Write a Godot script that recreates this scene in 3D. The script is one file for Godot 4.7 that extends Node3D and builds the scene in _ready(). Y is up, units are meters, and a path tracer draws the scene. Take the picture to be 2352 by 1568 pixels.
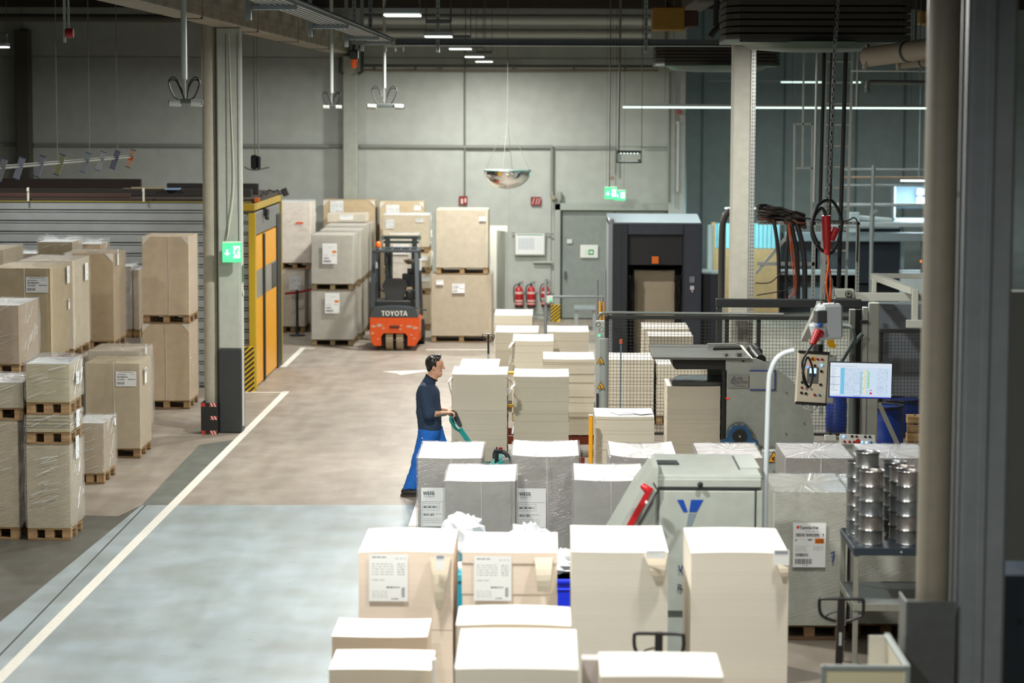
extends Node3D
# A paper-converting warehouse seen from a gallery: paper piles on pallets, a pile turner in its cage, a forklift, a worker with a pallet truck.

const LAMP_LIGHT := Color(1.0, 0.985, 0.955)
var taken := {}
var mats := {}
var texs := {}
var shapes := {}
var rng := RandomNumberGenerator.new()


func _ready() -> void:
	rng.seed = 71
	set_camera()
	set_surroundings()
	build_shell()
	build_lamps()
	build_enclosure()
	build_columns()
	build_front_stacks()
	build_middle_stacks()
	build_cage_stacks()
	build_left_stacks()
	build_far_stacks()
	build_wall_things()
	build_forklift()
	build_worker()
	build_turner()
	build_wrapper()
	build_press_hall()
	build_baler()
	build_right_side()
	build_overhead()
	build_small_things()


func set_camera() -> void:
	var cam := Camera3D.new()
	cam.name = "camera"
	cam.position = Vector3(0, 5, 0)
	cam.rotation = Vector3(-0.098539, 0.014837, 0.003500)
	cam.fov = 16.075
	cam.near = 0.5
	cam.far = 300.0
	var lens := CameraAttributesPhysical.new()
	lens.frustum_focal_length = 85.0
	lens.frustum_focus_distance = 29.5
	lens.frustum_near = 0.5
	lens.frustum_far = 300.0
	lens.exposure_aperture = 1.8
	cam.attributes = lens
	add_child(cam)
	cam.current = true


func set_surroundings() -> void:
	var env := Environment.new()
	env.background_mode = Environment.BG_COLOR
	env.background_color = Color(0.02, 0.02, 0.02)
	env.tonemap_mode = Environment.TONE_MAPPER_LINEAR
	env.tonemap_exposure = 1.0
	env.sdfgi_enabled = true
	env.ssao_enabled = true
	env.ssil_enabled = true
	var we := WorldEnvironment.new()
	we.name = "surroundings"
	we.environment = env
	add_child(we)


# ---------------------------------------------------------------- mesh builder
class MB:
	var v := PackedVector3Array()
	var n := PackedVector3Array()
	var u := PackedVector2Array()

	func tri(a: Vector3, b: Vector3, c: Vector3, na: Vector3, nb: Vector3, nc: Vector3, ua := Vector2.ZERO, ub := Vector2.ZERO, uc := Vector2.ZERO) -> void:
		if (b - a).cross(c - a).dot(na + nb + nc) > 0.0:
			v.push_back(a); v.push_back(c); v.push_back(b); n.push_back(na); n.push_back(nc); n.push_back(nb); u.push_back(ua); u.push_back(uc); u.push_back(ub)
		else:
			v.push_back(a); v.push_back(b); v.push_back(c); n.push_back(na); n.push_back(nb); n.push_back(nc); u.push_back(ua); u.push_back(ub); u.push_back(uc)

	func quad(a: Vector3, b: Vector3, c: Vector3, d: Vector3, nn: Vector3, uw := 1.0, uh := 1.0) -> void:
		tri(a, b, c, nn, nn, nn, Vector2(0, uh), Vector2(uw, uh), Vector2(uw, 0))
		tri(a, c, d, nn, nn, nn, Vector2(0, uh), Vector2(uw, 0), Vector2(0, 0))

	func flat(a: Vector3, b: Vector3, c: Vector3, out: Vector3) -> void:
		var nn := (b - a).cross(c - a).normalized()
		if nn.dot(out) < 0: nn = -nn
		tri(a, b, c, nn, nn, nn)

	func box(c: Vector3, s: Vector3, bev := 0.0, basis := Basis()) -> MB:
		var h := s / 2.0
		var e := minf(bev, minf(h.x, minf(h.y, h.z)) * 0.9)
		for ax in 3:
			for sg in [-1.0, 1.0]:
				var a1 := (ax + 1) % 3
				var a2 := (ax + 2) % 3
				var p := []
				for k in [[-1, -1], [1, -1], [1, 1], [-1, 1]]:
					var q := Vector3.ZERO
					q[ax] = sg * h[ax]; q[a1] = k[0] * (h[a1] - e); q[a2] = k[1] * (h[a2] - e)
					p.append(q)
				var nn := Vector3.ZERO
				nn[ax] = sg
				if ax == 0: quad(c + basis * p[3], c + basis * p[0], c + basis * p[1], c + basis * p[2], basis * nn, s.z, s.y)
				elif ax == 1: quad(c + basis * p[0], c + basis * p[3], c + basis * p[2], c + basis * p[1], basis * nn, s.x, s.z)
				else: quad(c + basis * p[0], c + basis * p[1], c + basis * p[2], c + basis * p[3], basis * nn, s.x, s.y)
		if e > 0.0:
			for ax in 3:
				var a1 := (ax + 1) % 3
				var a2 := (ax + 2) % 3
				for s1 in [-1.0, 1.0]:
					for s2 in [-1.0, 1.0]:
						var a := Vector3.ZERO; var b := Vector3.ZERO
						a[a1] = s1 * h[a1]; a[a2] = s2 * (h[a2] - e); b[a1] = s1 * (h[a1] - e); b[a2] = s2 * h[a2]
						var lo := a; lo[ax] = -(h[ax] - e)
						var lo2 := b; lo2[ax] = -(h[ax] - e)
						var hi := a; hi[ax] = h[ax] - e
						var hi2 := b; hi2[ax] = h[ax] - e
						var nn := Vector3.ZERO
						nn[a1] = s1; nn[a2] = s2
						quad(c + basis * lo, c + basis * lo2, c + basis * hi2, c + basis * hi, basis * nn.normalized(), e, s[ax])
			for sx in [-1.0, 1.0]:
				for sy in [-1.0, 1.0]:
					for sz in [-1.0, 1.0]:
						flat(c + basis * Vector3(sx * h.x, sy * (h.y - e), sz * (h.z - e)), c + basis * Vector3(sx * (h.x - e), sy * h.y, sz * (h.z - e)), c + basis * Vector3(sx * (h.x - e), sy * (h.y - e), sz * h.z), basis * Vector3(sx, sy, sz))
		return self

	func bar(a: Vector3, b: Vector3, w: float, t: float, up := Vector3.UP) -> MB:
		var z := (b - a).normalized()
		var x := up.cross(z).normalized()
		if x.length() < 0.5: x = Vector3.RIGHT.cross(z).normalized()
		var y := z.cross(x)
		return box((a + b) / 2, Vector3(w, t, a.distance_to(b)), 0.0, Basis(x, y, z))

	func cyl(a: Vector3, b: Vector3, ra: float, rb := -1.0, seg := 12, caps := true) -> MB:
		if rb < 0: rb = ra
		var z := (b - a).normalized()
		var x := (Vector3.UP if absf(z.y) < 0.9 else Vector3.RIGHT).cross(z).normalized()
		var y := z.cross(x)
		var l := a.distance_to(b)
		var slope := (ra - rb) / maxf(l, 1e-5)
		for i in seg:
			var t0 := TAU * i / seg
			var t1 := TAU * (i + 1) / seg
			var d0 := x * cos(t0) + y * sin(t0)
			var d1 := x * cos(t1) + y * sin(t1)
			var n0 := (d0 + z * slope).normalized()
			var n1 := (d1 + z * slope).normalized()
			var u0 := float(i) / seg
			var u1 := float(i + 1) / seg
			tri(a + d0 * ra, a + d1 * ra, b + d1 * rb, n0, n1, n1, Vector2(u0, l), Vector2(u1, l), Vector2(u1, 0))
			tri(a + d0 * ra, b + d1 * rb, b + d0 * rb, n0, n1, n0, Vector2(u0, l), Vector2(u1, 0), Vector2(u0, 0))
			if caps:
				if ra > 0: tri(a, a + d0 * ra, a + d1 * ra, -z, -z, -z)
				if rb > 0: tri(b, b + d0 * rb, b + d1 * rb, z, z, z)
		return self

	func tube(pts: Array, r: float, seg := 8, caps := true) -> MB:
		var rings := []
		var x := Vector3.ZERO
		for i in pts.size():
			var p: Vector3 = pts[i]
			var q0: Vector3 = pts[maxi(i - 1, 0)]
			var q1: Vector3 = pts[mini(i + 1, pts.size() - 1)]
			var z := (q1 - q0).normalized()
			if x == Vector3.ZERO: x = (Vector3.UP if absf(z.y) < 0.9 else Vector3.RIGHT).cross(z)
			x = (x - z * x.dot(z)).normalized()
			var y := z.cross(x)
			var ring := []
			for k in seg:
				var t := TAU * k / seg
				ring.append(x * cos(t) + y * sin(t))
			rings.append([p, ring, z])
		for i in rings.size() - 1:
			for k in seg:
				var k1 := (k + 1) % seg
				var d0: Vector3 = rings[i][1][k]
				var d1: Vector3 = rings[i][1][k1]
				var e0: Vector3 = rings[i + 1][1][k]
				var e1: Vector3 = rings[i + 1][1][k1]
				var p0: Vector3 = rings[i][0]
				var p1: Vector3 = rings[i + 1][0]
				tri(p0 + d0 * r, p0 + d1 * r, p1 + e1 * r, d0, d1, e1)
				tri(p0 + d0 * r, p1 + e1 * r, p1 + e0 * r, d0, e1, e0)
		if caps:
			for e in [0, rings.size() - 1]:
				var z: Vector3 = rings[e][2] * (-1.0 if e == 0 else 1.0)
				var p: Vector3 = rings[e][0]
				for k in seg: tri(p, p + rings[e][1][k] * r, p + rings[e][1][(k + 1) % seg] * r, z, z, z)
		return self

	func lathe(prof: Array, seg := 20, at := Vector3.ZERO, smooth := true, basis := Basis()) -> MB:
		for i in prof.size() - 1:
			var a: Vector2 = prof[i]
			var b: Vector2 = prof[i + 1]
			var d := b - a
			var nn := Vector2(d.y, -d.x).normalized()
			var na := nn
			var nb := nn
			if smooth:
				if i > 0:
					var e: Vector2 = a - prof[i - 1]
					var m := Vector2(e.y, -e.x).normalized()
					if m.dot(nn) > 0.5: na = (nn + m).normalized()
				if i < prof.size() - 2:
					var e: Vector2 = prof[i + 2] - b
					var m := Vector2(e.y, -e.x).normalized()
					if m.dot(nn) > 0.5: nb = (nn + m).normalized()
			for k in seg:
				var t0 := TAU * k / seg
				var t1 := TAU * (k + 1) / seg
				var c0 := Vector3(cos(t0), 0, sin(t0))
				var c1 := Vector3(cos(t1), 0, sin(t1))
				var y := Vector3.UP
				var a0 := at + basis * (c0 * a.x + y * a.y)
				var a1 := at + basis * (c1 * a.x + y * a.y)
				var b0 := at + basis * (c0 * b.x + y * b.y)
				var b1 := at + basis * (c1 * b.x + y * b.y)
				if a.x > 1e-6: tri(a0, a1, b1, basis * (c0 * na.x + y * na.y), basis * (c1 * na.x + y * na.y), basis * (c1 * nb.x + y * nb.y))
				if b.x > 1e-6: tri(a0, b1, b0, basis * (c0 * na.x + y * na.y), basis * (c1 * nb.x + y * nb.y), basis * (c0 * nb.x + y * nb.y))
		return self

	# a polygon in the xy plane of the basis, from z0 to z1
	func prism(poly: Array, z0: float, z1: float, at := Vector3.ZERO, basis := Basis()) -> MB:
		var pl := PackedVector2Array(poly)
		if Geometry2D.is_polygon_clockwise(pl): pl.reverse()
		var ix := Geometry2D.triangulate_polygon(pl)
		for i in range(0, ix.size(), 3):
			var q := [pl[ix[i]], pl[ix[i + 1]], pl[ix[i + 2]]]
			for zz in [z0, z1]:
				var nn := basis * Vector3(0, 0, 1.0 if zz == maxf(z0, z1) else -1.0)
				tri(at + basis * Vector3(q[0].x, q[0].y, zz), at + basis * Vector3(q[1].x, q[1].y, zz), at + basis * Vector3(q[2].x, q[2].y, zz), nn, nn, nn, q[0], q[1], q[2])
		for i in pl.size():
			var a := pl[i]
			var b := pl[(i + 1) % pl.size()]
			var d := (b - a).normalized()
			var nn := basis * Vector3(d.y, -d.x, 0)
			quad(at + basis * Vector3(a.x, a.y, z0), at + basis * Vector3(b.x, b.y, z0), at + basis * Vector3(b.x, b.y, z1), at + basis * Vector3(a.x, a.y, z1), nn, a.distance_to(b), absf(z1 - z0))
		return self

	func done() -> ArrayMesh:
		var arr := []
		arr.resize(Mesh.ARRAY_MAX)
		arr[Mesh.ARRAY_VERTEX] = v
		arr[Mesh.ARRAY_NORMAL] = n
		arr[Mesh.ARRAY_TEX_UV] = u
		var m := ArrayMesh.new()
		m.add_surface_from_arrays(Mesh.PRIMITIVE_TRIANGLES, arr)
		return m


# ---------------------------------------------------------------- naming and placing
func numbered(called: String) -> String:
	var k: int = taken.get(called, 0)
	taken[called] = k + 1
	return called if k == 0 else "%s_%03d" % [called, k]


func thing(called: String, label: String, category: String, at := Vector3.ZERO, turn := 0.0, group := "") -> Node3D:
	var o := Node3D.new()
	o.name = numbered(called)
	add_child(o)
	o.position = at
	o.rotation_degrees.y = turn
	o.set_meta("label", label)
	o.set_meta("category", category)
	if group: o.set_meta("group", group)
	return o


func obj(called: String, mesh: Mesh, m: Material, parent: Node, at := Vector3.ZERO, rot := Vector3.ZERO) -> MeshInstance3D:
	var o := MeshInstance3D.new()
	o.name = called if parent != self else numbered(called)
	o.mesh = mesh
	if m: o.material_override = m
	parent.add_child(o, true)
	o.position = at
	o.rotation_degrees = rot
	return o


func struct(called: String, mesh: Mesh, m: Material, label := "", at := Vector3.ZERO) -> MeshInstance3D:
	var o := obj(called, mesh, m, self, at)
	o.set_meta("kind", "structure")
	if label: o.set_meta("label", label)
	return o


func solo(called: String, mesh: Mesh, m: Material, label: String, category: String, at := Vector3.ZERO, group := "") -> MeshInstance3D:
	var o := obj(called, mesh, m, self, at)
	o.set_meta("label", label)
	o.set_meta("category", category)
	if group: o.set_meta("group", group)
	return o


func bx(s: Vector3, bev := 0.0) -> ArrayMesh:
	var key := "box %.3f %.3f %.3f %.3f" % [s.x, s.y, s.z, bev]
	if not shapes.has(key): shapes[key] = MB.new().box(Vector3.ZERO, s, bev).done()
	return shapes[key]


# a box given by its two corners
func span(a: Vector3, b: Vector3, bev := 0.0) -> ArrayMesh:
	return MB.new().box((a + b) / 2, (b - a).abs(), bev).done()


func arc(c: Vector3, r: float, a0: float, a1: float, k: int, ux: Vector3, uy: Vector3) -> Array:
	var p := []
	for i in k + 1:
		var t := deg_to_rad(lerpf(a0, a1, float(i) / k))
		p.append(c + ux * cos(t) * r + uy * sin(t) * r)
	return p


# a smooth run through some points
func run(pts: Array, per := 6) -> Array:
	var o := []
	for i in pts.size() - 1:
		var p0: Vector3 = pts[maxi(i - 1, 0)]
		var p1: Vector3 = pts[i]
		var p2: Vector3 = pts[i + 1]
		var p3: Vector3 = pts[mini(i + 2, pts.size() - 1)]
		for k in per: o.append(p1.cubic_interpolate(p2, p0, p3, float(k) / per))
	o.append(pts[-1])
	return o


# ---------------------------------------------------------------- textures and materials
func noise_img(size: int, freq: float, octaves: int, sd: int, stretch := Vector2.ONE) -> Image:
	var f := FastNoiseLite.new()
	f.seed = sd
	f.frequency = freq
	f.fractal_octaves = octaves
	var im := f.get_seamless_image(int(size * stretch.x), int(size * stretch.y))
	im.convert(Image.FORMAT_RGBA8)
	if stretch != Vector2.ONE: im.resize(size, size, Image.INTERPOLATE_CUBIC)
	return im


func tex(kind: String) -> Texture2D:
	if texs.has(kind): return texs[kind]
	var im: Image
	match kind:
		"mottle":
			im = shade(noise_img(512, 0.012, 5, 3), 0.93, 1.0)
		"grain":
			im = shade(noise_img(512, 0.02, 4, 9, Vector2(0.12, 1.0)), 0.68, 1.0)
		"cloth":
			im = shade(noise_img(256, 0.2, 2, 21), 0.72, 1.0)
		"floor":
			var a := noise_img(1024, 0.006, 5, 15)
			var b := noise_img(1024, 0.012, 4, 16, Vector2(1.0, 0.16))
			var c := noise_img(1024, 0.16, 2, 17)
			im = Image.create_empty(1024, 1024, false, Image.FORMAT_RGBA8)
			for y in 1024:
				for x in 1024:
					var s := a.get_pixel(x, y).r * 0.45 + b.get_pixel(x, y).r * 0.4 + c.get_pixel(x, y).r * 0.15
					var g := lerpf(0.84, 1.0, clampf((s - 0.2) / 0.6, 0, 1))
					im.set_pixel(x, y, Color(g, g * lerpf(0.965, 1.0, a.get_pixel(x, y).r), g * lerpf(0.93, 1.0, a.get_pixel(x, y).r)))
			var r := RandomNumberGenerator.new()
			r.seed = 5
			for k in 40:
				var x0 := r.randi_range(0, 1000)
				var y0 := r.randi_range(0, 1000)
				for q in r.randi_range(3, 16): im.set_pixel((x0 + q) % 1024, (y0 + q / 3) % 1024, Color(0.45, 0.43, 0.4))
		"edges":
			im = Image.create_empty(64, 1024, false, Image.FORMAT_RGBA8)
			var r := RandomNumberGenerator.new()
			r.seed = 8
			var drift := 0.95
			for y in 1024:
				drift = clampf(drift + r.randf_range(-0.004, 0.004), 0.965, 1.0)
				var g := drift - (r.randf() * 0.02)
				if r.randf() < 0.012: g -= 0.07
				for x in 64:
					var q := clampf(g + r.randf_range(-0.012, 0.012), 0, 1)
					im.set_pixel(x, y, Color(q, q, q))
		"film_n":
			var a := noise_img(512, 0.03, 4, 41, Vector2(0.12, 1.0))
			var b := noise_img(512, 0.03, 4, 42)
			im = Image.create_empty(512, 512, false, Image.FORMAT_RGBA8)
			for y in 512:
				for x in 512:
					var s := a.get_pixel(x, (y + x / 3) % 512).r * 0.65 + b.get_pixel(x, y).r * 0.35
					im.set_pixel(x, y, Color(s, s, s))
			im.bump_map_to_normal_map(24.0)
		"bump":
			im = noise_img(256, 0.05, 3, 51)
			im.bump_map_to_normal_map(1.5)
		"wear":
			im = noise_img(512, 0.012, 4, 61)
			for y in 512:
				for x in 512:
					var s := im.get_pixel(x, y).r
					im.set_pixel(x, y, Color(0.62, 0.55, 0.47, 1.0) if s > 0.70 else Color(1, 1, 1))
		"mesh_rows":
			im = shade(noise_img(256, 0.05, 2, 77), 0.9, 1.0)
	im.generate_mipmaps()
	texs[kind] = ImageTexture.create_from_image(im)
	return texs[kind]


func shade(im: Image, lo: float, hi: float) -> Image:
	for y in im.get_height():
		for x in im.get_width():
			var g := lerpf(lo, hi, im.get_pixel(x, y).r)
			im.set_pixel(x, y, Color(g, g, g))
	return im


func mt(col: String, rough := 0.6, metal := 0.0, texture := "", scale := 1.0, tri := true) -> StandardMaterial3D:
	var key := "%s %.2f %.2f %s %.2f %s" % [col, rough, metal, texture, scale, tri]
	if mats.has(key): return mats[key]
	var m := StandardMaterial3D.new()
	m.albedo_color = Color(col)
	m.roughness = rough
	m.metallic = metal
	if texture:
		m.albedo_texture = tex(texture)
		if tri:
			m.uv1_triplanar = true
			m.uv1_world_triplanar = true
		m.uv1_scale = Vector3.ONE * scale
	mats[key] = m
	return m


func glow(col: String, energy := 1.0) -> StandardMaterial3D:
	var key := "glow %s %.2f" % [col, energy]
	if mats.has(key): return mats[key]
	var m := StandardMaterial3D.new()
	m.albedo_color = Color(col)
	m.emission_enabled = true
	m.emission = Color(col)
	m.emission_energy_multiplier = energy
	mats[key] = m
	return m


func film_mat(strength := 1.0, rough := 0.12) -> StandardMaterial3D:
	var key := "film %.2f %.2f" % [strength, rough]
	if mats.has(key): return mats[key]
	var m := StandardMaterial3D.new()
	m.albedo_color = Color(0.95, 0.97, 1.0, 0.07 * strength)
	m.transparency = BaseMaterial3D.TRANSPARENCY_ALPHA
	m.roughness = rough
	m.normal_enabled = true
	m.normal_texture = tex("film_n")
	m.normal_scale = 1.0
	m.uv1_scale = Vector3.ONE * 2.2
	m.cull_mode = BaseMaterial3D.CULL_DISABLED
	mats[key] = m
	return m


# ---------------------------------------------------------------- the hall
func strip(a: Vector3, b: Vector3, w: float, y := 0.004) -> ArrayMesh:
	var d := (b - a).normalized()
	var s := Vector3(-d.z, 0, d.x) * w / 2
	var up := Vector3(0, y, 0)
	var poly := [a + s, b + s, b - s, a - s]
	var mb := MB.new()
	mb.quad(poly[0] + up, poly[1] + up, poly[2] + up, poly[3] + up, Vector3.UP, w, a.distance_to(b))
	for i in 4:
		var p: Vector3 = poly[i]
		var q: Vector3 = poly[(i + 1) % 4]
		mb.quad(p, q, q + up, p + up, ((p + q) / 2 - (a + b) / 2).normalized())
	return mb.done()


func slab(pts: Array, y: float) -> ArrayMesh:
	var poly := []
	for p in pts: poly.append(Vector2(p.x, p.z))
	return MB.new().prism(poly, 0.0, y, Vector3.ZERO, Basis(Vector3.RIGHT, Vector3(0, 0, 1), Vector3.UP)).done()


func build_shell() -> void:
	var concrete := mt("9b948a", 0.5, 0.0, "floor", 0.22)
	struct("floor", span(Vector3(-18, -0.3, 12), Vector3(14, 0, -68)), concrete, "worn brownish concrete floor of the hall")
	var paint := mt("9fafb6", 0.42, 0.0, "floor", 0.16)
	struct("floor_paint", slab([Vector3(-5.041, 0, -29.648), Vector3(-1.0, 0, -29.814), Vector3(1.3, 0, -29.814), Vector3(1.3, 0, 6.0), Vector3(-7.4, 0, 6.0), Vector3(-5.295, 0, -21.908)], 0.002), paint, "grey painted lane across the near floor")
	var dark_paint := mt("6b726d", 0.45, 0.0, "floor", 0.3)
	struct("floor_paint", slab([Vector3(-5.041, 0, -29.648), Vector3(-4.636, 0, -29.663), Vector3(-4.594, 0, -35.61), Vector3(-5.089, 0, -34.947)], 0.002), dark_paint, "darker grey painted strip running up to the column")
	struct("floor_paint", slab([Vector3(-5.295, 0, -21.908), Vector3(-5.041, 0, -29.648), Vector3(-5.186, 0, -28.848), Vector3(-5.845, 0, -28.918), Vector3(-6.892, 0, -28.633)], 0.0015), mt("5f605a", 0.5, 0.0, "floor", 0.3), "storage ground under the wrapped piles, shade put into its dark colour")  # bare concrete here; the shade on it is put into the dark colour
	var white := mt("e4e2d8", 0.55, 0.0, "mottle", 2.0)
	struct("floor_line", strip(Vector3(-4.761, 0, -19.662), Vector3(-4.53, 0, -41.554), 0.115), white, "long white lane line painted on the floor")
	struct("floor_line", strip(Vector3(-5.244, 0, -41.396), Vector3(-4.494, 0, -41.429), 0.07), white, "short white cross line by the yellow door")
	struct("floor_line", strip(Vector3(-5.006, 0, -45.412), Vector3(-4.99, 0, -49.09), 0.11), white, "white line leading on beyond the yellow door")
	struct("floor_line", strip(Vector3(-4.973, 0, -48.915), Vector3(-4.752, 0, -48.926), 0.1), white, "white line end by the stacked pallets")
	struct("floor_line", strip(Vector3(-2.473, 0, -48.777), Vector3(-1.175, 0, -48.841), 0.1), white, "white line under the far cardboard piles")
	struct("floor_line", slab([Vector3(-3.081, 0, -44.757), Vector3(-2.306, 0, -45.015), Vector3(-2.218, 0, -44.871), Vector3(-2.706, 0, -44.196), Vector3(-2.804, 0, -44.479)], 0.003), white, "worn white arrow marking on the floor")
	struct("floor_line", strip(Vector3(-5.933, 0, -35.935), Vector3(-5.21, 0, -36.012), 0.12), mt("a8a196", 0.55, 0.0, "mottle", 2.0), "faded white line behind the column guard")
	struct("floor_joint", strip(Vector3(-4.947, 0, -21.099), Vector3(-4.987, 0, -29.65), 0.018, 0.0035), mt("3a3a36", 0.8), "dark expansion joint along the lane")

	struct("ceiling", span(Vector3(-18, 7.6, 12), Vector3(14, 7.9, -68)), mt("2c2a26", 0.9, 0.0, "mottle", 0.4), "dark roof underside")
	var wallm := mt("aeb4ae", 0.75, 0.0, "mottle", 0.35)
	struct("wall_left", span(Vector3(-18.3, 0, 12), Vector3(-18, 7.6, -68)), wallm, "pale side wall of the hall")
	struct("wall_right", span(Vector3(14, 0, 12), Vector3(14.3, 7.6, -68)), wallm, "pale right side wall of the hall")
	struct("wall_front", span(Vector3(-18, 0, 12), Vector3(14, 7.6, 12.3)), wallm, "wall behind the gallery")
	# far wall with its doorway
	var wb := struct("wall_back", MB.new().box(Vector3(-9.687, 3.8, -56.2), Vector3(16.627, 7.6, 0.4)).box(Vector3(-1.161, 4.879, -56.2), Vector3(0.424, 5.442, 0.4)).box(Vector3(1.054, 3.8, -56.2), Vector3(4.007, 7.6, 0.4)).done(), wallm, "pale grey panelled end wall of the hall")
	var xs := [-18.0, -12.147, -4.58, -1.934, 3.027]
	for i in 4:
		for r in [[3.989, 6.018], [6.018, 7.55]]:
			obj("wall_panel", span(Vector3(xs[i] + 0.008, r[0] + 0.008, -56.0), Vector3(xs[i + 1] - 0.008, r[1] - 0.008, -55.97), 0.006), wallm, wb)
	for s in [[-18.0, -12.147], [-12.147, -4.58], [-4.58, -1.934], [-0.908, 0.076]]:
		obj("wall_panel", span(Vector3(s[0] + 0.008, 0.1, -56.0), Vector3(s[1] - 0.008, 3.981, -55.97), 0.006), wallm, wb)
	var dim := mt("a0a5a2", 0.8, 0.0, "mottle", 0.35)
	struct("wall_press_hall", span(Vector3(3.007, 0, -64.0), Vector3(14, 7.6, -64.4)), dim, "grey blue wall behind the printing press")
	struct("wall_return", span(Vector3(3.007, 0, -56.4), Vector3(3.207, 7.6, -64.0)), dim, "short wall beside the press bay")
	for q in [1612, 1800, 1965, 2075]:
		obj("wall_joint", span(Vector3(q * 0.01144 - 14.392 - 0.02, 0, -64.0), Vector3(q * 0.01144 - 14.392 + 0.02, 7.5, -63.95)), mt("6d7675", 0.8), get_node("wall_press_hall"))
	struct("wall_pillar", span(Vector3(-4.726, 0, -56.0), Vector3(-4.395, 6.05, -55.6), 0.02), mt("a3a89f", 0.75, 0.0, "mottle", 0.6), "concrete half column on the end wall under the beam")
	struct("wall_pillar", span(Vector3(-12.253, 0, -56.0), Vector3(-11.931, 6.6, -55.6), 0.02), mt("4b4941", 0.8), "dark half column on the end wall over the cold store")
	struct("wall_pillar", span(Vector3(2.761, 0, -56.0), Vector3(3.13, 7.5, -55.5), 0.02), mt("a9aeaa", 0.75, 0.0, "mottle", 0.6), "pale corner column beside the press bay")
	# room behind the doorway
	var rx0 := -1.656
	var rx1 := -0.747
	var roomm := mt("e8e8e2", 0.8)
	struct("wall_store_room", MB.new().box(Vector3((rx0 + rx1) / 2, 1.5, -58.6), Vector3(rx1 - rx0 + 0.4, 3.0, 0.1)).box(Vector3(rx0 - 0.1, 1.5, -57.5), Vector3(0.1, 3.0, 2.2)).box(Vector3(rx1 + 0.1, 1.5, -57.5), Vector3(0.1, 3.0, 2.2)).box(Vector3((rx0 + rx1) / 2, 3.05, -57.5), Vector3(rx1 - rx0 + 0.4, 0.1, 2.3)).done(), roomm, "white walls of the lit side room behind the doorway")
	var room_lamp := thing("room_lamp", "white ceiling lamp inside the side room behind the open door", "lamp", Vector3((rx0 + rx1) / 2, 2.99, -57.3))
	obj("housing", bx(Vector3(0.5, 0.05, 0.3), 0.01), roomm, room_lamp, Vector3(0, -0.02, 0))
	obj("diffuser", bx(Vector3(0.46, 0.015, 0.26)), glow("fffff4", 2.0), room_lamp, Vector3(0, -0.052, 0))
	area_lamp(room_lamp, Vector3(0, -0.07, 0), Vector2(0.46, 0.26), 3.2)
	var d1 := struct("door_1", MB.new().box(Vector3(0.42, 1.0, 0), Vector3(0.84, 2.0, 0.05), 0.008).done(), mt("a5aaa2", 0.6), "open grey steel door of the side room", Vector3(-0.969, 0.02, -55.98))
	d1.rotation_degrees.y = 105
	obj("door_handle", MB.new().cyl(Vector3(0.78, 1.02, 0.02), Vector3(0.78, 1.02, 0.09), 0.012).cyl(Vector3(0.78, 1.02, 0.08), Vector3(0.66, 1.02, 0.08), 0.01).done(), mt("35373a", 0.4, 0.6), d1)
	# large double door
	var y0: float = 2.526
	var frame := mt("9aa19b", 0.55)
	var d2 := struct("door_2", MB.new().box(Vector3(0.213, y0 / 2 + 0.08, -55.9), Vector3(0.14, y0 + 0.16, 0.2), 0.01).box(Vector3(2.831, y0 / 2 + 0.08, -55.9), Vector3(0.14, y0 + 0.16, 0.2), 0.01).box(Vector3(1.522, y0 + 0.08, -55.9), Vector3(2.76, 0.16, 0.2), 0.01).done(), frame, "grey steel frame and leaves of the large double door")
	obj("door_leaf", span(Vector3(0.323, 0.02, -55.97), Vector3(1.532, y0 - 0.01, -55.9), 0.01), mt("858c87", 0.5, 0.0, "mottle", 0.7), d2)
	obj("door_leaf", span(Vector3(1.547, 0.02, -55.97), Vector3(2.73, y0 - 0.01, -55.9), 0.01), mt("858c87", 0.5, 0.0, "mottle", 0.7), d2)
	obj("door_handle", MB.new().cyl(Vector3(0.405, 1.114, -55.86), Vector3(0.406, 0.932, -55.86), 0.02).done(), mt("5d625f", 0.4, 0.5), d2)
	# roof members
	var girder := mt("37322a", 0.85, 0.0, "mottle", 0.6)
	for z in [-20.0, -28.0, -36.3, -44.0, -51.0]:
		struct("roof_girder", span(Vector3(-18, 6.95, z - 0.12), Vector3(14, 7.6, z + 0.12)), girder, "dark transverse girder under the roof, one of five alike")
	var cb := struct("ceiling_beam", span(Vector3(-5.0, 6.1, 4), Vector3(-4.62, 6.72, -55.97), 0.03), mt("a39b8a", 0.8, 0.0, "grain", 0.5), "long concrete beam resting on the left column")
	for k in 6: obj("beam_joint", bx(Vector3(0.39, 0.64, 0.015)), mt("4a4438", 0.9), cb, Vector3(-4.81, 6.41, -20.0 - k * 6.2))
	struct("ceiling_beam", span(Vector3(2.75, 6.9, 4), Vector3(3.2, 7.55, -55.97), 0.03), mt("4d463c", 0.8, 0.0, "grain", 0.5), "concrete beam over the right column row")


# ---------------------------------------------------------------- lamps
func area_lamp(parent: Node3D, at: Vector3, size: Vector2, energy: float, col := LAMP_LIGHT) -> void:
	var l := AreaLight3D.new()
	l.name = "light"
	l.area_size = size
	l.light_color = col
	l.light_energy = energy
	l.area_range = 90.0
	l.area_attenuation = 2.0
	l.shadow_enabled = true
	l.position = at
	l.rotation_degrees.x = -90
	parent.add_child(l, true)


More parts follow.
